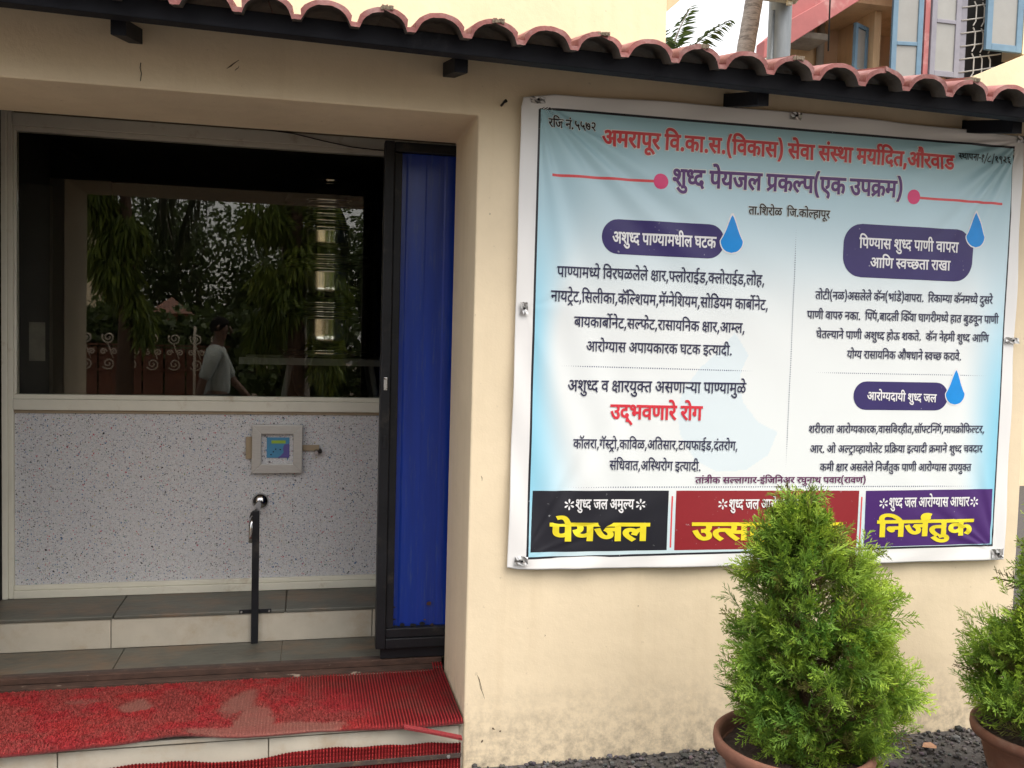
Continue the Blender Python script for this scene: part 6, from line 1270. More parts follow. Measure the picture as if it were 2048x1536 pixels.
def sprays(P, D, Ls, rs, yellow, brown, Wd=0.0019):
    """P (n,3) roots, D (n,3) directions, Ls lengths; returns verts, faces, colours of flat fern-like sprays"""
    n_ = len(P)
    D = unit(D)
    up = unit(rs.normal(size=(n_, 3)))
    Sd = unit(np.cross(D, up)); Nn = np.cross(D, Sd)
    Vs = []; Cs = []
    def blades(A, T, Ln, w, shade0, shade1):
        # one leaf-twig: slim kite A -> A + T*Ln, bent a little
        side = unit(np.cross(T, Nn[:len(T)] if len(T) == n_ else np.repeat(Nn, len(T) // n_, 0)) + 0.25 * rs.normal(size=T.shape))
        mid = A + T * (Ln * 0.45)[:, None]
        tip = A + T * Ln[:, None] + rs.normal(size=T.shape) * (Ln * 0.08)[:, None]
        v = np.stack([A, mid + side * w, tip, mid - side * w], 1)
        Vs.append(v.reshape(-1, 3))
        c = np.stack([shade0, shade0 * .5 + shade1 * .5, shade1, shade0 * .5 + shade1 * .5], 1)
        Cs.append(c.reshape(-1, 3))
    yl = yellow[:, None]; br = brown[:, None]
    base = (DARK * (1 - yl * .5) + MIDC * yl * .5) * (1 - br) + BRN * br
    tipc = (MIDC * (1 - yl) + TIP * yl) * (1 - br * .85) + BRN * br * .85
    blades(P, D, Ls, np.full((n_, 1), Wd * 0.75), base, tipc)
    K = 14
    for k in range(K):
        t = 0.12 + 0.86 * k / K
        sgn = 1 if k % 2 else -1
        A = P + D * (Ls * t)[:, None]
        T = unit(D * 0.75 + Sd * sgn * 0.75 + rs.normal(size=D.shape) * 0.22)
        Ln = Ls * (0.46 - 0.22 * t) * rs.uniform(.75, 1.25, n_)
        c0 = base * (1 - t * .6) + tipc * t * .6
        c1 = base * .25 + tipc * .75 if t < .4 else tipc
        blades(A, T, Ln, np.full((n_, 1), Wd), c0, c1)
        for q, s2 in ((.35, 1), (.55, -1), (.75, 1)):
            A2 = A + T * (Ln * q)[:, None]
            T2 = unit(T * 0.8 + D * .35 + Sd * s2 * 0.5 * sgn + Nn * rs.normal(size=(n_, 1)) * .35)
            blades(A2, T2, Ln * 0.46, np.full((n_, 1), Wd * .8), c0 * .4 + c1 * .6, c1)
    V_ = np.vstack(Vs); C_ = np.vstack(Cs)
    q = np.arange(len(V_) // 4) * 4
    F_ = np.vstack([np.stack([q, q + 1, q + 2], 1), np.stack([q, q + 2, q + 3], 1)])
    return V_, F_, C_


def conifer(root, base, zs, half, cxs, seed, nclump=260, per=13, lit_side_yellow=0.3):
    rs = np.random.RandomState(seed)
    a_ = At(root)
    zs = np.array(zs); half = np.array(half); cxs = np.array(cxs)
    z0, z1 = zs.min(), zs.max()
    stem = MB().tube([(base[0], base[1], base[2] - .03), (base[0] + .004, base[1], (base[2] + z1) / 2), (np.interp(z1, zs[::-1], cxs[::-1]), base[1], z1 - .06)], [0.017, 0.012, 0.003], 8)
    a_(stem.build('trunk', M['bark']))
    P = []; D = []; Ls = []; Y_ = []; B_ = []
    br = MB()
    gold = 2.39996
    for i in range(nclump):
        u = (i + .5) / nclump
        z = z0 + (z1 - z0) * (1 - (1 - u) ** 0.80)
        r = np.interp(z, zs[::-1], half[::-1])
        cx = np.interp(z, zs[::-1], cxs[::-1])
        az = i * gold + rs.uniform(-.5, .5)
        inner = rs.rand() < 0.20
        k = rs.uniform(.35, .7) if inner else rs.uniform(.55, 1.17)
        rr_ = max(0.0, r - 0.045) * k
        if math.sin(az * 2.0 + z * 17) * math.sin(z * 31 + az) > .62 and not inner: continue      # gaps between the boughs
        c = np.array([cx + rr_ * math.cos(az), base[1] + rr_ * 0.92 * math.sin(az), z + rs.uniform(-.02, .02)])
        out = np.array([math.cos(az), math.sin(az), rs.uniform(.35, 1.1) + 0.9 * max(0, (z - z0) / (z1 - z0) - .6)])
        s0 = np.array([base[0] + .2 * (cx - base[0]), base[1], max(base[2], z - rr_ * rs.uniform(.5, .9))])
        if rr_ > .06 and i % 2 == 0:
            m1 = (s0 * .5 + c * .5) + np.array([0, 0, -.012])
            br.tube([s0, m1, c], [0.0045, 0.0032, 0.0016], 5, caps=False)
        yel = np.clip(rs.normal(0.42, 0.25) + lit_side_yellow * math.cos(az - .2) * .5 + .25 * (z - z0) / (z1 - z0), 0, 1)  # light painted in: sprays coloured yellower towards the lit right side and top
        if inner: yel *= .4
        n_ = per if not inner else per // 2
        off = rs.normal(size=(n_, 3)) * np.array([.024, .024, .026])
        d = unit(out)[None] + rs.normal(size=(n_, 3)) * 0.5
        P.append(c[None] + off); D.append(d); Ls.append(rs.uniform(.042, .092, n_))
        Y_.append(np.clip(yel + rs.normal(0, .14, n_), 0, 1)); B_.append(np.where(rs.rand(n_) < (.7 if inner else .08), rs.uniform(.4, 1, n_), 0))
    # leader tips
    for i in range(26):
        P.append(np.array([[cxs[0] + rs.normal() * .045, base[1] + rs.normal() * .045, z1 - rs.uniform(.015, .13)]])); D.append(np.array([[rs.normal() * .35, rs.normal() * .35, 1.0]]))
        Ls.append(rs.uniform(.05, .085, 1)); Y_.append(rs.uniform(.6, 1, 1)); B_.append(np.zeros(1))
    V_, F_, C_ = sprays(np.vstack(P), np.vstack(D), np.concatenate(Ls), rs, np.concatenate(Y_), np.concatenate(B_))
    a_(br.build('branches', M['bark']))
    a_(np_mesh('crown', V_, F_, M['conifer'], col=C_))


def pot(root, c, rim, r):
    a_ = At(root)
    h = rim
    prof = [(r * .60, 0.004), (r * .64, h * .1), (r * .80, h * .55), (r * .885, h * .84), (r * .90, h * .855), (r * 1.0, h * .87), (r * 1.015, h * .93), (r * 1.01, h * .985), (r * .985, h), (r * .95, h * .995), (r * .915, h * .96), (r * .90, h * .80)]
    a_(MB().lathe(prof, (c[0], c[1], 0), 56).build('pot', M['terracotta'], recalc=True))
    rs = np.random.RandomState(int(c[0] * 100))
    vs = [(c[0], c[1], h * .86)]; fs = []
    for j in range(1, 9):
        for k in range(40):
            a = 2 * math.pi * k / 40
            q = r * .905 * j / 8
            vs.append((c[0] + q * math.cos(a), c[1] + q * math.sin(a), h * .85 + (rs.rand() - .4) * .014))
    for k in range(40): fs.append((0, 1 + k, 1 + (k + 1) % 40))
    for j in range(7):
        for k in range(40):
            fs.append((1 + j * 40 + k, 1 + (j + 1) * 40 + k, 1 + (j + 1) * 40 + (k + 1) % 40, 1 + j * 40 + (k + 1) % 40))
    a_(MB().add(vs, fs, False).build('soil', M['soil']))


pc1 = (0.898, -0.60)
pl1 = thing('potted_conifer', (pc1[0], pc1[1], 0), 'bright green conifer in a clay pot in front of the maroon panel of the banner', 'potted plant', 'potted conifers along the wall')
pot(pl1, pc1, 0.318, 0.232)
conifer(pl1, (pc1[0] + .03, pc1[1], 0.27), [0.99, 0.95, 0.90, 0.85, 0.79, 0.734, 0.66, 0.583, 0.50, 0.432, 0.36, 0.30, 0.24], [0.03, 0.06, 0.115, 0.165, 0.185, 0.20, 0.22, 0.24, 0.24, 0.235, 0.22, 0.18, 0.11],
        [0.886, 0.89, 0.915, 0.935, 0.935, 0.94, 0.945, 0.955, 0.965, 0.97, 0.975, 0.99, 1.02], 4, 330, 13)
pc2 = (1.84, -0.56)
pl2 = thing('potted_conifer', (pc2[0], pc2[1], 0), 'darker green conifer in a clay pot cut off by the right edge of the picture', 'potted plant', 'potted conifers along the wall')
pot(pl2, pc2, 0.262, 0.225)
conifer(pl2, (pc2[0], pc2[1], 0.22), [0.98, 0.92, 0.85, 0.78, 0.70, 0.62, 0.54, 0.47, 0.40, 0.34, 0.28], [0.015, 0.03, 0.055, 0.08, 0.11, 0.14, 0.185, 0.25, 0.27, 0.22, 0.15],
        [1.86, 1.86, 1.855, 1.85, 1.85, 1.845, 1.84, 1.84, 1.84, 1.84, 1.84], 9, 260, 13, lit_side_yellow=-.1)

# ------------------------------------------------------------------ gravel
rs = np.random.RandomState(2)
bm = bmesh.new(); bmesh.ops.create_icosphere(bm, subdivisions=1, radius=1)
iv = np.array([v.co[:] for v in bm.verts]); ifc = np.array([[v.index for v in f.verts] for f in bm.faces]); bm.free()
ng = 9000
gx = rs.uniform(0.03, 3.4, ng); gy = -0.004 - rs.uniform(0, 1, ng) ** 1.25 * 1.3
xr_ = rs.uniform(2.2, 3.4, ng); gsel = rs.rand(ng) < .12
gy = np.where(gsel, rs.uniform(-.5, 2.0, ng), gy); gx = np.where(gsel, np.maximum(gx, xr_), gx)
keep = ~((gy > -0.004) & (gx < 2.2))
gx, gy = gx[keep], gy[keep]; ng = len(gx)
sz = rs.uniform(.004, .0105, ng) * (1 + (rs.rand(ng) < .06) * .8)
sc3 = sz[:, None] * rs.uniform(.6, 1.2, (ng, 3)) * np.array([1, 1, .75])
an = rs.uniform(0, 6.28, ng)
jit = 1 + 0.28 * (rs.rand(ng, len(iv)) - .5)
loc = iv[None] * jit[..., None] * sc3[:, None, :]
ca, sa = np.cos(an)[:, None], np.sin(an)[:, None]
gxv = loc[..., 0] * ca - loc[..., 1] * sa + gx[:, None]; gyv = loc[..., 0] * sa + loc[..., 1] * ca + gy[:, None]
gzv = loc[..., 2] + (sz * .45)[:, None] + (rs.rand(ng) * .006)[:, None]
GV = np.stack([gxv, gyv, gzv], -1).reshape(-1, 3)
GF = (ifc[None] + (np.arange(ng) * len(iv))[:, None, None]).reshape(-1, 3)
gc = np.repeat(np.array([0.075, 0.070, 0.070])[None] * rs.uniform(.45, 1.7, (ng, 1)) * (1 + rs.normal(0, .06, (ng, 3))), len(iv), 0)
M['gravel'] = attr_mat('dark_crushed_stone', 0.8, spec=0.35)
tag(np_mesh('gravel', GV, GF, M['gravel'], col=gc), 'dark crushed stone spread along the foot of the cream wall', 'gravel', kind='stuff')
M['dryleaf'] = mat('dry_leaf', (0.36, 0.20, 0.12), 0.8, var=0.2, vscale=40)
vs = [(1.69, -.155, .024), (1.71, -.135, .030), (1.745, -.128, .026), (1.755, -.15, .020), (1.735, -.175, .024), (1.705, -.178, .030)]
dl = MB().add(vs + [(1.72, -.152, .022)], [(6, 0, 1), (6, 1, 2), (6, 2, 3), (6, 3, 4), (6, 4, 5), (6, 5, 0)]).build('dry_leaf', M['dryleaf'])
so = dl.modifiers.new('thickness', 'SOLIDIFY'); so.thickness = 0.0008
tag(dl, 'single fallen brown leaf lying on the dark gravel between the two pots', 'leaf')

# ------------------------------------------------------------------ water tank inside the shop
TX, TY, TR = -0.425, 2.08, 0.25
tank = thing('steel_tank', (TX, TY, 1.36), 'shiny stainless steel water tank with ribbed bands behind the dark glass', 'water tank')
k_ = At(tank)
prof = [(0.0, 1.352), (0.20, 1.352), (0.245, 1.358), (TR, 1.372)]
def band(z0, z1, n_):
    out = []
    for i in range(n_):
        a = z0 + (z1 - z0) * i / n_; d = (z1 - z0) / n_
        out += [(TR, a), (TR + .006, a + d * .2), (TR + .009, a + d * .45), (TR + .006, a + d * .7), (TR, a + d * .9)]
    return out
prof += [(TR, 1.38)] + band(1.385, 1.40, 1) + [(TR - .002, 1.48), (TR, 1.555)] + band(1.56, 1.655, 4) + [(TR - .003, 1.73), (TR, 1.80)] + band(1.81, 1.905, 4) + [(TR - .003, 1.96), (TR, 2.015)] + band(2.02, 2.195, 5)
prof += [(TR - .004, 2.20), (TR - .02, 2.235), (TR - .07, 2.265), (TR - .15, 2.283), (0, 2.29)]
k_(MB().lathe(prof, (TX, TY, 0), 72).build('tank_body', M['steel'], recalc=True))
k_(MB().lathe([(0.10, 2.284), (0.11, 2.30), (0.105, 2.318), (0, 2.322)], (TX, TY, 0), 32).build('lid', M['steel'], recalc=True))
k_(MB().lathe([(0.0, 1.115), (0.06, 1.118), (0.105, 1.135), (0.13, 1.17), (0.14, 1.22), (0.14, 1.3515)], (TX - .055, TY - .06, 0), 36).build('sump', M['plastic_black'], recalc=True))
M['sticker'] = mat('dark_sticker', (0.020, 0.024, 0.020), 0.5)
M['sticker_ink'] = mat('sticker_lettering', (0.16, 0.17, 0.14), 0.5)


def on_cyl(u, z, dr):
    """u metres round the wall from the sticker's middle"""
    a = R(-90 + 60) + u / TR
    return (TX + (TR + dr) * math.cos(a), TY + (TR + dr) * math.sin(a), z)


vs = []; fs = []
for i in range(7):
    for z in np.linspace(1.375, 2.20, 24): vs.append(on_cyl(-.038 + .076 * i / 6, z, .0105))
for i in range(6):
    for j in range(23): fs.append((i * 24 + j, (i + 1) * 24 + j, (i + 1) * 24 + j + 1, i * 24 + j + 1))
stk = k_(MB().add(vs, fs, True).build('sticker', M['sticker']))


for txt, z, s in (("SS WATER TANKS", 1.40, .036), ("GOLD", 1.69, .05), ("SS WATER TANKS", 1.82, .036), ("GOLD", 2.08, .05)):
    me = latin(txt, s)
    for v in me.vertices:
        a, b = v.co.x, v.co.y
        v.co = on_cyl(-(b - s * .36) * 1.25, z + a * .92, .012)
    me.materials.clear(); me.materials.append(M['sticker_ink'])
    o = link('lettering', me, None, stk)
st = thing('tank_stand', (TX, TY, 0.316), 'grey angle iron stand with splayed legs under the steel tank', 'stand')
s_ = At(st)
for sx in (-1, 1):
    s_(MB().box(TX - .46, TX + .46, TY + sx * .25 - .02, TY + sx * .25 + .02, 1.315, 1.350).build('top_rail', M['tankstand']))
    for sy in (-1, 1):
        s_(MB().tube([(TX + sx * .21, TY + sy * .24, 1.316), (TX + sx * .38, TY + sy * .30, 0.317)], 0.019, 4).build('leg', M['tankstand']))
    s_(MB().box(TX + sx * .24 - .02, TX + sx * .24 + .02, TY - .229, TY + .229, 1.316, 1.349).build('cross_rail', M['tankstand']))
notice = MB().box(-1.735, -1.67, 1.338, 1.340, 1.33, 1.50).build('paper_notice', mat('dull_paper', (0.22, 0.205, 0.175), 0.9, var=0.2, vscale=20))
notice.location = (0, 0, 0)
tag(notice, 'dim paper notice seen through the glass near its left edge', 'notice')
tag(MB().box(-1.80, -1.64, 1.341, 1.55, 0.316, 2.1).build('cupboard_panel', M['plaster_in']), 'dark cupboard side standing inside at the left behind the glass', 'cupboard')

# ------------------------------------------------------------------ behind the shop: pole, palm, orange house
po = thing('utility_pole', (2.95, 3.5, 0), 'grey steel pole with a plastic meter box rising above the roof tiles', 'pole')
P_ = At(po)
P_(MB().tube([(2.955, 3.5, 0), (2.955, 3.5, 7.0)], 0.087, 20).build('post', M['pole']))
P_(MB().tube([(2.872, 3.46, 0), (2.872, 3.46, 4.02)], 0.014, 8).build('conduit', M['pole']))
P_(MB().box(2.715, 3.02, 3.36, 3.405, 4.058, 4.5).build('box_back', M['box_plastic'], bevel=0.01))
P_(MB().box(2.725, 3.01, 3.27, 3.359, 4.062, 4.08).build('box_floor', M['box_plastic'], bevel=0.004))
for x in (2.72, 2.998):
    P_(MB().box(x, x + .016, 3.27, 3.359, 4.081, 4.5).build('box_side', M['box_plastic'], bevel=0.003))
P_(MB().box(2.78, 2.86, 3.30, 3.357, 4.095, 4.2).build('fuse_holder', M['pipe'], bevel=0.006))
P_(MB().box(2.885, 2.97, 3.30, 3.357, 4.10, 4.22).build('breaker', M['plastic_black'], bevel=0.006))
P_(MB().box(2.92, 2.965, 3.33, 3.358, 4.025, 4.061).build('mounting_lug', M['box_plastic'], bevel=0.008))


def frond(rs, p0, az, el, Ln, droop, nl=44, leaf=.55, col=((.05, .10, .02), (.13, .18, .04)), w=.018, hang=.5):
    """one palm frond: rachis points, leaflet verts"""
    pts = []
    p = np.array(p0, float); e = el
    seg = 16
    for i in range(seg + 1):
        pts.append(p.copy())
        d = np.array([math.cos(az) * math.cos(e), math.sin(az) * math.cos(e), math.sin(e)])
        p = p + d * Ln / seg
        e -= droop / seg * (1 + i / seg)
    pts = np.array(pts)
    V_ = []; C_ = []
    side = np.array([-math.sin(az), math.cos(az), 0])
    for k in range(nl):
        t = .12 + .87 * k / nl
        q = t * seg; i = min(int(q), seg - 1); f = q - i
        A = pts[i] * (1 - f) + pts[i + 1] * f
        tang = unit(pts[i + 1] - pts[i])
        for s in (-1, 1):
            T = unit(side * s * .8 + tang * .55 + np.array([0, 0, -hang]) + rs.normal(size=3) * .07)
            L_ = leaf * (math.sin(math.pi * (t * .85 + .12)) ** .6) * rs.uniform(.85, 1.1)
            wv = unit(np.cross(T, [0, 0, 1.0]) + rs.normal(size=3) * .3) * w
            mid = A + T * L_ * .4
            tip = A + T * L_ + np.array([0, 0, -.18 * L_])
            V_ += [A, mid + wv, tip, mid - wv]
            c = np.array(col[0]) + (np.array(col[1]) - np.array(col[0])) * rs.rand()
            C_ += [c] * 4
    return pts, np.array(V_), np.array(C_)


M['palmleaf'] = attr_mat('palm_leaf', 0.45, spec=0.4, trans=0.2)
M['leaf'] = attr_mat('broad_leaf', 0.5, spec=0.35, trans=0.25)


def palm(name, label, base, top, r0, r1, fronds, seed, group=None):
    rs = np.random.RandomState(seed)
    t = thing(name, base, label, 'palm tree', group); a_ = At(t)
    b, tp_ = np.array(base), np.array(top)
    n_ = 60
    pts = []; rad = []
    for i in range(n_ + 1):
        u = i / n_
        pts.append(b + (tp_ - b) * u + np.array([.12 * math.sin(u * 3.1), 0, 0])); rad.append((r0 + (r1 - r0) * u) * (1 + (.035 if i % 2 else 0)))
    a_(MB().tube(pts, rad, 16).build('trunk', M['palmbark']))
    Vs = []; Cs = []; rc = MB()
    for fr in fronds:
        pp, V_, C_ = frond(rs, tp_ + np.array([0, 0, -.05]), *fr[:4], **(fr[4] if len(fr) > 4 else {}))
        rc.tube(pp, [0.028 * (1 - .85 * i / (len(pp) - 1)) for i in range(len(pp))], 5)
        Vs.append(V_); Cs.append(C_)
    V_ = np.vstack(Vs); q = np.arange(len(V_) // 4) * 4
    cr = a_(np_mesh('crown', V_, np.vstack([np.stack([q, q + 1, q + 2], 1), np.stack([q, q + 2, q + 3], 1)]), M['palmleaf'], col=np.vstack(Cs)))
    a_(rc.build('frond_stems', M['palmbark']))
    return t


rs = np.random.RandomState(77)
palm('coconut_palm', 'leaning ringed palm trunk standing between the cream wall and the grey pole', (4.35, 9.0, 0), (5.75, 9.0, 8.3), 0.15, 0.11,
     [(rs.uniform(0, 6.28), rs.uniform(.1, 1.1), rs.uniform(2.2, 3.0), rs.uniform(.9, 1.7)) for _ in range(16)], 3)
palm('small_palm', 'green palm fronds showing just right of the cream upper wall', (4.75, 10.5, 0), (4.75, 10.5, 5.25), 0.12, 0.09,
     [(R(a), R(e), l, d, {'hang': .3, 'w': .02, 'leaf': .42}) for a, e, l, d in ((20, 82, 1.7, .35), (200, 84, 1.75, .25), (-40, 70, 1.6, .7), (10, 45, 1.5, 1.0), (-10, 30, 1.6, .9), (60, 50, 1.6, 1.1), (-90, 40, 1.4, 1.1), (150, 50, 1.6, .9), (250, 55, 1.5, .9))], 5)

ho = thing('orange_house', (6.0, 6.0, 0), 'orange and red painted house with blue casement windows above the roof on the right', 'building')
H_ = At(ho)
def hb(name, m, *b, **k): return H_(MB().box(*b).build(name, M[m], **k))
def hp(name, m, poly, y0, y1, **k): return H_(MB().prism(poly, 1, y0, y1).build(name, M[m], recalc=True, **k))
hb('wall', 'peach', 4.72, 7.0, 6.6, 7.0, 0, 9)
hb('wall', 'peach', 7.0, 12, 6.601, 11, 0, 9)
hb('wall', 'orange', 4.46, 5.06, 6.5, 6.599, 0, 4.86)
hb('wall', 'orange', 5.44, 6.25, 5.9, 6.599, 0, 4.30)
hp('stair_fascia', 'red_wall', [(4.02, 4.66), (4.123, 4.715), (4.60, 5.01), (5.6, 5.62), (5.6, 6.8), (4.02, 6.8)], 5.52, 5.62)
hp('stair_band', 'red_wall', [(3.85, 4.32), (4.134, 4.493), (4.914, 5.019), (5.6, 5.48), (5.6, 5.64), (4.60, 5.03), (4.123, 4.735), (3.85, 4.50)], 5.47, 5.64, bevel=0.008)
hb('balcony_slab', 'orange', 4.66, 7.4, 5.75, 6.598, 5.095, 5.24)
hp('stair_soffit', 'orange', [(4.2, 4.57), (4.93, 5.06), (4.93, 5.09), (4.2, 4.61)], 5.641, 6.499)
hb('pier', 'orange', 5.36, 5.44, 5.9, 6.599, 0, 5.094)
H_(MB().tube([(5.045, 6.44, 0), (5.045, 6.44, 5.09)], 0.045, 12).build('drain_pipe', M['pipe']))
hb('sun_shade', 'concrete', 4.40, 4.95, 6.1, 6.499, 4.80, 4.87, bevel=0.01)
hb('weathered_patch', 'concrete', 4.42, 4.99, 6.485, 6.4995, 4.8705, 5.09)
def casement(name, x0, x1, z0, z1, y, m, fw=.05, mids=(), ang=0.0, piv=None):
    w_ = thing_part = bpy.data.objects.new(name, None); COL.objects.link(w_); H_(w_)
    px = x0 if piv is None else piv
    w_.matrix_basis = Matrix.Translation((px, y, 0)) @ Matrix.Rotation(ang, 4, 'Z')
    def fb(nm, mm, a, b, c, d, ya=-.02, yb=.02):
        o = MB().box(a - px, b - px, ya, yb, c, d).build(nm, M[mm], w_, bevel=.004 if mm != 'frosted' else 0); return o
    fb('frame_stile', m, x0, x0 + fw, z0, z1); fb('frame_stile', m, x1 - fw, x1, z0, z1)
    fb('frame_rail', m, x0 + fw, x1 - fw, z0, z0 + fw); fb('frame_rail', m, x0 + fw, x1 - fw, z1 - fw, z1)
    cuts = [z0 + fw] + [v for q in mids for v in (q, q + .04)] + [z1 - fw]
    for q in mids: fb('glazing_bar', m, x0 + fw, x1 - fw, q, q + .04)
    for a, b in zip(cuts[0::2], cuts[1::2]): fb('pane', 'frosted', x0 + fw, x1 - fw, a, b, -.006, .006)
    return w_
casement('small_window', 4.47, 4.86, 4.10, 4.66, 6.47, 'window_blue', .05)
casement('window_sash', 5.10, 5.36, 4.0, 4.93, 5.86, 'window_blue', .045, (4.42,), R(28), 5.10)
casement('window_sash', 5.33, 5.66, 3.95, 5.6, 5.55, 'window_blue', .055, (4.62,), R(-8))
hb('red_post', 'red_wall', 5.685, 5.742, 5.50, 5.60, 0, 6.5)
casement('window_sash', 5.752, 6.10, 4.33, 5.75, 5.50, 'window_grey', .06, (4.88,))
hb('window_jamb', 'window_grey', 6.105, 6.20, 5.52, 5.62, 4.33, 6.0)
hb('dark_window_sheet', 'dark_in', 6.15, 6.85, 5.70, 5.75, 4.1, 6.0)  # black sheet in place of the shaded room behind the grille
gr = MB()
for z in np.arange(4.40, 5.6, .135):
    gr.tube([(6.13, 5.52, z), (6.62, 5.50, z + .10)], .008, 5)
for x in (6.27, 6.37, 6.47):
    zz = 4.36
    while zz < 5.5:
        gr.tube([(x, 5.51, zz), (x + .03, 5.51, zz + .05), (x + .03, 5.51, zz + .20), (x, 5.51, zz + .25)], .008, 5, caps=False); zz += .27
H_(gr.build('window_grille', M['pipe']))
casement('window_sash', 6.35, 6.79, 4.63, 5.7, 5.42, 'window_blue', .07, (5.25,))
hp('parapet', 'plaster_far', [(6.10, 4.29), (6.78, 4.595), (7.6, 4.97), (7.6, 3.2), (6.10, 3.2)], 5.25, 5.40)
hb('wall', 'plaster_far', 6.80, 9.0, 5.401, 5.698, 4.62, 7)
hb('wall', 'plaster_far', 5.45, 9.0, 5.41, 5.45, 0, 3.9)
tag(MB().tube([(4.33, 5.0, 6.2), (4.27, 5.0, 5.2), (4.28, 5.0, 4.3)], .008, 6).build('hanging_wire', M['wire']), 'thin black wire hanging in front of the red stair wall', 'wire')

# ------------------------------------------------------------------ across the road, seen mirrored in the glass
def leaf_tree(name, label, base, clumps, n, leaf, w, col, seed, hang, trunk, group=None, cat='tree'):
    """clumps: (x, y, z, rx, ry, rz)"""
    rs = np.random.RandomState(seed)
    t = thing(name, base, label, cat, group); a_ = At(t)
    wt = np.array([c[3] * c[4] * c[5] for c in clumps]) ** .8; wt /= wt.sum()
    ci = rs.choice(len(clumps), n, p=wt)
    cl_ = np.array(clumps)[ci]
    d = unit(rs.normal(size=(n, 3))) * (rs.rand(n, 1) ** .45)
    A = cl_[:, :3] + d * cl_[:, 3:]
    T = unit(d * .8 + np.array([0, 0, -hang]) + rs.normal(size=(n, 3)) * .4)
    L_ = leaf * rs.uniform(.6, 1.25, n)[:, None]
    S__ = unit(np.cross(T, rs.normal(size=(n, 3)))) * w
    mid = A + T * L_ * .45
    V_ = np.stack([A, mid + S__, A + T * L_, mid - S__], 1).reshape(-1, 3)
    mixr = np.clip(rs.rand(n, 1) * .7 + .3 * rs.rand(len(clumps))[ci][:, None], 0, 1)
    C_ = np.repeat(np.array(col[0]) * (1 - mixr) + np.array(col[1]) * mixr, 4, 0)
    q = np.arange(n) * 4
    a_(np_mesh('crown', V_, np.vstack([np.stack([q, q + 1, q + 2], 1), np.stack([q, q + 2, q + 3], 1)]), M['leaf'], col=C_))
    tb = MB().tube(trunk[0], trunk[1], 9)
    for c in clumps[::2]:
        a = Vector(trunk[0][-1]) * .5 + Vector(trunk[0][0]) * .5; a.z = max(trunk[0][0][2] + .8, min(trunk[0][-1][2], c[2] - .3))
        tb.tube([a, (a + Vector(c[:3])) / 2 + Vector((0, 0, .08)), c[:3]], [.03, .02, .008], 5, caps=False)
    a_(tb.build('trunk', M['bark']))
    return t


rc_ = random.Random(12)
def column(cx, cy, z0, z1, r, k):
    return [(cx + rc_.uniform(-1, 1) * r * .55, cy + rc_.uniform(-1, 1) * r * .5, z0 + (z1 - z0) * (i + .5) / k, r * rc_.uniform(.35, .6), r * rc_.uniform(.35, .6), (z1 - z0) / k * 1.1) for i in range(k)]
G1 = ((.06, .10, .015), (.24, .29, .04)); G2 = ((.045, .07, .022), (.11, .15, .04))
leaf_tree('drooping_tree', 'tall tree with hanging narrow leaves mirrored at the left of the dark glass', (-3.05, -8.1, 0), column(-3.12, -8.1, 2.2, 5.5, .55, 12) + column(-2.95, -8.1, 1.5, 3.0, .34, 6), 7000, .24, .020, G1, 1, 1.6, ([(-3.05, -8.1, 0), (-3.0, -8.1, 2.2), (-3.1, -8.1, 5.2)], [.13, .10, .03]), 'drooping trees along the fence')
leaf_tree('drooping_tree', 'tall tree with hanging narrow leaves mirrored left of the steel tank', (-0.75, -8.0, 0), column(-0.85, -8.0, 1.3, 5.8, .62, 16) + column(-0.45, -8.0, 1.0, 3.6, .5, 8), 9000, .23, .020, G1, 2, 1.5, ([(-0.75, -8.0, 0), (-0.7, -8.0, 2.2), (-0.8, -8.0, 5.6)], [.15, .11, .03]), 'drooping trees along the fence')
leaf_tree('drooping_tree', 'tall dark tree at the right across the road near the pale house', (3.6, -9.4, 0), column(3.5, -9.4, 1.0, 6.0, .75, 16), 6500, .24, .022, G2, 3, 1.3, ([(3.6, -9.4, 0), (3.55, -9.4, 5.6)], [.15, .04]), 'drooping trees along the fence')
palm('mirrored_palm', 'palm with long hanging fronds mirrored at the top of the dark glass', (-0.62, -8.9, 0), (-1.25, -9.0, 5.2), .14, .11,
     [(R(a), R(e), l, R(d), {'leaf': .75, 'hang': 1.2, 'nl': 60, 'w': .014, 'col': ((.02, .03, .012), (.06, .075, .02))}) for a, e, l, d in
      ((178, 10, 3.0, 95), (150, -20, 3.0, 60), (205, -10, 3.1, 75), (190, -45, 2.9, 30), (0, -40, 2.9, 40), (330, -30, 2.8, 45), (20, 5, 2.4, 70), (350, -5, 2.2, 60), (95, 30, 2.4, 100), (270, 40, 2.4, 110), (130, 45, 2.4, 90), (45, 50, 2.4, 90), (300, 60, 2.4, 80))], 21)
FT = [(-9.5, -27, 2.4, 5.2), (-6.8, -26, 2.6, 6.4), (-4.2, -27, 2.3, 6.0), (-2.2, -27, 1.9, 4.6), (0.2, -24, 2.6, 6.2), (3.6, -23, 2.6, 5.8), (7.5, -24, 2.8, 6.2), (-13, -22, 3, 6)]
FL = ['broad green tree far across the road, behind the left end of the fence', 'rounded tree far across the road left of the mirrored hut', 'low rounded tree far across the road behind the mirrored hut', 'lowest far tree under the mirrored palm fronds', 'far tree mirrored between the palm and the steel tank', 'tall far tree out to the right across the road', 'tallest far tree at the right across the road', 'far tree furthest left across the road']
for i, (x_, y_, r_0, h_) in enumerate(FT):
    cl_ = [(x_ + rc_.uniform(-1, 1) * r_0 * .7, y_ + rc_.uniform(-1, 1) * r_0 * .5, h_ * rc_.uniform(.35, .85), r_0 * .5, r_0 * .5, h_ * .24) for _ in range(12)]
    leaf_tree('far_tree', FL[i], (x_, y_, 0), cl_, 6000, .24, .055, G2, 30 + i, .5, ([(x_, y_, 0), (x_, y_, h_ * .6)], [.2, .08]), 'trees far across the road')

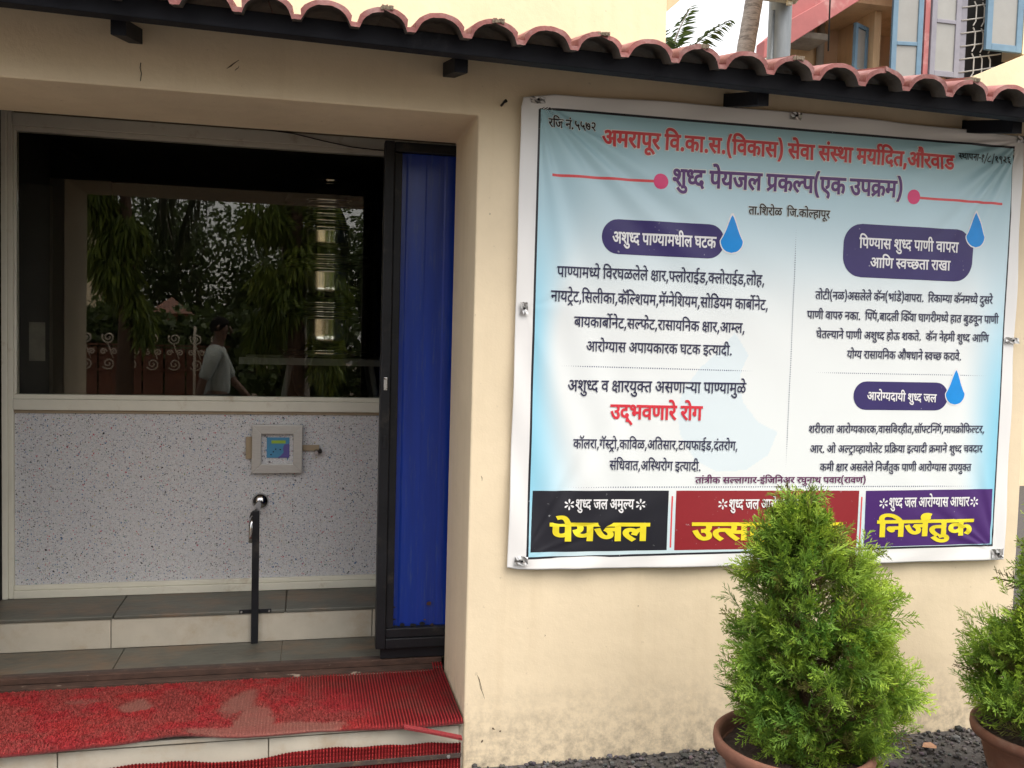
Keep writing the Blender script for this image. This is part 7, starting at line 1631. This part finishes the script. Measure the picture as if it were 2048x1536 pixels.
fe = thing('iron_fence', (-4, -9.6, 0), 'brown sheet fence topped with pale scrolled ironwork, mirrored in the glass', 'fence')
f_ = At(fe)
def spiral(cx, cz, r, turns, s, a0):
    return [(cx + s * r * (1 - t * .86) * math.cos(a0 + t * turns * 6.283), -9.545, cz + r * (1 - t * .86) * math.sin(a0 + t * turns * 6.283)) for t in [i / 26 for i in range(27)]]
sheet = MB().box(-.145, .145, -.01, .01, 0, 1.18).mesh('sheet_board'); sheet.materials.append(M['fence_sheet'])
sm = MB()
for pts in (spiral(0, 1.45, .095, 1.75, 1, 2.6), spiral(0, 1.05, .095, 1.6, 1, -2.6), spiral(-.07, 1.23, .05, 1.4, 1, 0), spiral(.08, 1.23, .05, 1.4, -1, 0)):
    sm.tube([(p[0], p[1] + 9.545, p[2]) for p in pts], .011, 5)
sm.tube([(.07, 0, 1.13), (-.01, 0, 1.36)], .010, 5)
scm = sm.mesh('scroll'); scm.materials.append(M['fence_iron'])
for i in range(24):
    x = -9.3 + i * .32
    if x > -1.9: break
    o = link('sheet_board', sheet); f_(o); o.matrix_basis = Matrix.Translation((x, -9.6 - (i % 2) * .012, .12))
    o = link('scroll', scm); f_(o); o.matrix_basis = Matrix.Translation((x, -9.545, 0))
for z in (1.34, .96):
    f_(MB().box(-9.5, -1.75, -9.565, -9.548, z - .012, z + .012).build('rail', M['fence_sheet']))
for x in (-9.5, -7.25, -4.75, -2.28):
    f_(MB().tube([(x, -9.53, 0), (x, -9.53, 1.65)], .02, 8).build('post', M['fence_iron']))
HL = ['dark hedge bush behind the left end of the fence', 'dark hedge bush behind the fence under the mirrored drooping tree', 'dark hedge bush behind the fence below the red hut roof', 'dark hedge bush right of the fence end', 'dark hedge bush between the two drooping trees on the right', 'dark hedge bush at the far right across the road']
for i, x_ in enumerate((-4.7, -3.8, -3.0, -1.2, 0.4, 4.6)):
    cl_ = [(x_ + rc_.uniform(-1, 1) * 1.2, -12.2 + rc_.uniform(-.4, .4), rc_.uniform(.5, 1.75), .6, .5, .45) for _ in range(12)]
    leaf_tree('hedge_bush', HL[i], (x_, -12.2, 0), cl_, 2600, .20, .06, G2, 60 + i, .4, ([(x_, -12.2, 0), (x_, -12.2, 1.2)], [.06, .03]), 'hedge behind the fence', 'bush')
hut = thing('small_hut', (-4.3, -21.5, 0), 'small hut with a red pyramid roof mirrored above the fence', 'hut')
h_ = At(hut)
h_(MB().box(-4.75, -3.85, -22.0, -21.0, 0, 2.15).build('wall', M['fence_sheet']))
h_(MB().add([(-4.85, -20.9, 2.151), (-3.75, -20.9, 2.151), (-3.75, -22.1, 2.151), (-4.85, -22.1, 2.151), (-4.3, -21.5, 2.62)], [(0, 1, 4), (1, 2, 4), (2, 3, 4), (3, 0, 4), (3, 2, 1, 0)]).build('roof', M['fence_sheet']))
op = thing('pale_house', (-9.0, -14, 0), 'pale house across the road to the left, mirrored in the steel tank', 'building')
o_ = At(op)
o_(MB().box(-14, -5.3, -18, -13.5, 0, 4.4).build('wall', M['plaster_far']))
o_(MB().box(-14.3, -5.1, -18.3, -13.1, 4.401, 4.6).build('roof', M['red_wall']))
for x in (-7.2, -9.6, -12.0):
    w_ = o_(MB().box(x, x + 1.1, -13.499, -13.45, 1.6, 2.9).build('window', M['window_blue']))
    pn = MB().box(x + .08, x + 1.02, -13.449, -13.44, 1.68, 2.82).build('pane', M['frosted'], w_)

# ------------------------------------------------------------------ walker, seen mirrored in the glass
def skin_mesh(name, verts, edges, root=0, sub=2):
    """verts: (x, y, z, radius)"""
    me = bpy.data.meshes.new(name)
    me.from_pydata([v[:3] for v in verts], edges, [])
    o = bpy.data.objects.new(name, me); COL.objects.link(o)
    md = o.modifiers.new('skin', 'SKIN'); md.use_smooth_shade = True
    for i, v in enumerate(verts):
        sv = me.skin_vertices[0].data[i]
        rr = v[3]; sv.radius = rr if isinstance(rr, tuple) else (rr, rr); sv.use_root = (i == root)
    ss = o.modifiers.new('sub', 'SUBSURF'); ss.levels = ss.render_levels = sub
    dg = bpy.context.evaluated_depsgraph_get(); dg.update()
    m2 = bpy.data.meshes.new_from_object(o.evaluated_get(dg))
    bpy.data.objects.remove(o)
    m2.name = name
    for p in m2.polygons: p.use_smooth = True
    return m2


M['skin'] = mat('brown_skin', (0.16, 0.085, 0.055), 0.55, var=0.06)
M['shirt'] = mat('pale_grey_shirt', (0.40, 0.43, 0.40), 0.85, var=0.06, bump=1.0, bscale=16)
M['trouser'] = mat('grey_trousers', (0.22, 0.23, 0.24), 0.85, var=0.08, bump=0.4, bscale=14)
M['hair'] = mat('black_hair', (0.010, 0.008, 0.008), 0.9, var=0.3, vscale=60, spec=0.1)
M['shoe'] = mat('dark_sandal', (0.03, 0.022, 0.018), 0.6)
per = thing('person', (-1.385, -3.6, 0), 'person in a pale grey shirt and grey trousers walking past, mirrored in the dark glass', 'person')
e_ = At(per)
ox, oy = -1.385, -3.6
def pt(x, y, z, r): return (ox + x, oy + y, z, r)
# walks towards +x: x forward, y sideways (right side is -y)
B = [pt(0, 0, .90, (.125, .14)), pt(.0, 0, 1.02, (.115, .135)), pt(-.01, 0, 1.16, (.125, .15)), pt(-.015, 0, 1.30, (.115, .15)), pt(-.005, 0, 1.385, (.06, .065)), pt(.02, 0, 1.45, (.052, .05))]
E_ = [(0, 1), (1, 2), (2, 3), (3, 4), (4, 5)]
def limb(start, chain):
    prev = start
    for c in chain:
        B.append(pt(*c)); E_.append((prev, len(B) - 1)); prev = len(B) - 1
    return prev
# head
limb(5, [(.03, 0, 1.50, (.075, .066)), (.035, 0, 1.56, (.085, .072)), (.025, 0, 1.61, (.07, .062))])
for s, sw in ((-1, .16), (1, -.14)):           # arms swing against the legs
    el = (sw * .75, s * .235, 1.06, .040); wr = (sw * 1.5 + .07, s * .225, .84, .027)
    w_i = limb(3, [(-.01, s * .15, 1.335, .062), (sw * .12, s * .205, 1.28, .055), el, (sw * 1.2 + .04, s * .23, .94, .035), wr])
    hand = limb(w_i, [(sw * 1.5 + .10, s * .225, .775, (.032, .02))])
    for f, dl in ((-.024, .062), (-.008, .075), (.008, .070), (.023, .055)):
        limb(hand, [(sw * 1.5 + .11 + f, s * .222, .735, .0088), (sw * 1.5 + .118 + f, s * .214, .735 - dl * .5, .0082), (sw * 1.5 + .112 + f, s * .204, .735 - dl, .0072)])
    limb(hand, [(sw * 1.5 + .135, s * .205, .785, .010), (sw * 1.5 + .155, s * .20, .755, .0088)])
for s, fw_ in ((-1, -1), (1, 1)):
    hip = (0.02 * fw_, s * .085, .84, .088)
    kn = (.13 * fw_ + .05, s * .085, .475, .056); an = (.22 * fw_ - (.06 if fw_ < 0 else 0), s * .085, .10 if fw_ > 0 else .15, .037)
    ft = limb(0, [hip, (.08 * fw_ + .03, s * .087, .66, .075), kn, (kn[0] * .5 + an[0] * .5 - .02, s * .085, .30, .052), an])
    limb(ft, [(an[0] + .03, s * .085, an[2] - .055, .036), (an[0] + .12, s * .088, an[2] - (.065 if fw_ > 0 else .085), .032), (an[0] + .18, s * .09, an[2] - (.072 if fw_ > 0 else .10), .024)])
me = skin_mesh('body', B, E_)
me.materials.append(M['skin'])
body = e_(link('body', me))
# clothes: shells grown from the same skeleton, a little larger
def sub_skeleton(name, mt, sel, grow):
    idx = [i for i in range(len(B)) if sel(B[i])]
    mp_ = {k: i for i, k in enumerate(idx)}
    vs = []
    for i in idx:
        r = B[i][3]; r = r if isinstance(r, tuple) else (r, r)
        vs.append((*B[i][:3], (r[0] + grow, r[1] + grow)))
    ed = [(mp_[a], mp_[b]) for a, b in E_ if a in mp_ and b in mp_]
    m_ = skin_mesh(name, vs, ed); m_.materials.append(mt)
    e_(link(name, m_))
isarm = lambda v: abs(v[1] - oy) > .14
sub_skeleton('shirt', M['shirt'], lambda v: (v[2] > .86 and v[2] < 1.37 and not isarm(v) and abs(v[1] - oy) < .01) or (isarm(v) and v[2] > 1.0), .018)
sub_skeleton('trousers', M['trouser'], lambda v: (v[2] < .95 and abs(v[1] - oy) < .12 and v[2] > .09 and not (isinstance(v[3], float) and v[3] < .036)), .014)
hd = []
rs = np.random.RandomState(6)
hv = MB()
vs = []; fs = []
for i in range(9):
    ph = math.pi * .62 * i / 8
    for k in range(20):
        a = 2 * math.pi * k / 20
        front_ = max(0, math.cos(a))
        p2 = ph * (1 - .42 * front_)
        vs.append((ox + .022 + .094 * math.sin(p2) * math.cos(a), oy + .082 * math.sin(p2) * math.sin(a), 1.565 + .105 * math.cos(p2)))
for i in range(8):
    for k in range(20): fs.append((i * 20 + k, (i + 1) * 20 + k, (i + 1) * 20 + (k + 1) % 20, i * 20 + (k + 1) % 20))
e_(hv.add(vs, fs, True).build('hair', M['hair']))
fc = MB()
e_(MB().tube([(ox + .108, oy, 1.575), (ox + .122, oy, 1.545), (ox + .134, oy, 1.527), (ox + .112, oy, 1.517)], [.008, .011, .014, .010], 8).build('nose', M['skin']))
for s in (-1, 1):
    e_(MB().tube([(ox + .104, oy + s * .030, 1.572), (ox + .112, oy + s * .030, 1.572)], [.011, .006], 10).build('eye', M['hair']))
    e_(MB().tube([(ox + .02, oy + s * .072, 1.585), (ox + .012, oy + s * .080, 1.565), (ox + .02, oy + s * .076, 1.535)], [.010, .014, .008], 8).build('ear', M['skin']))
e_(MB().tube([(ox + .103, oy - .022, 1.494), (ox + .112, oy, 1.496), (ox + .103, oy + .022, 1.494)], [.004, .007, .004], 6).build('mouth', mat('lips', (.14, .05, .045), .5)))
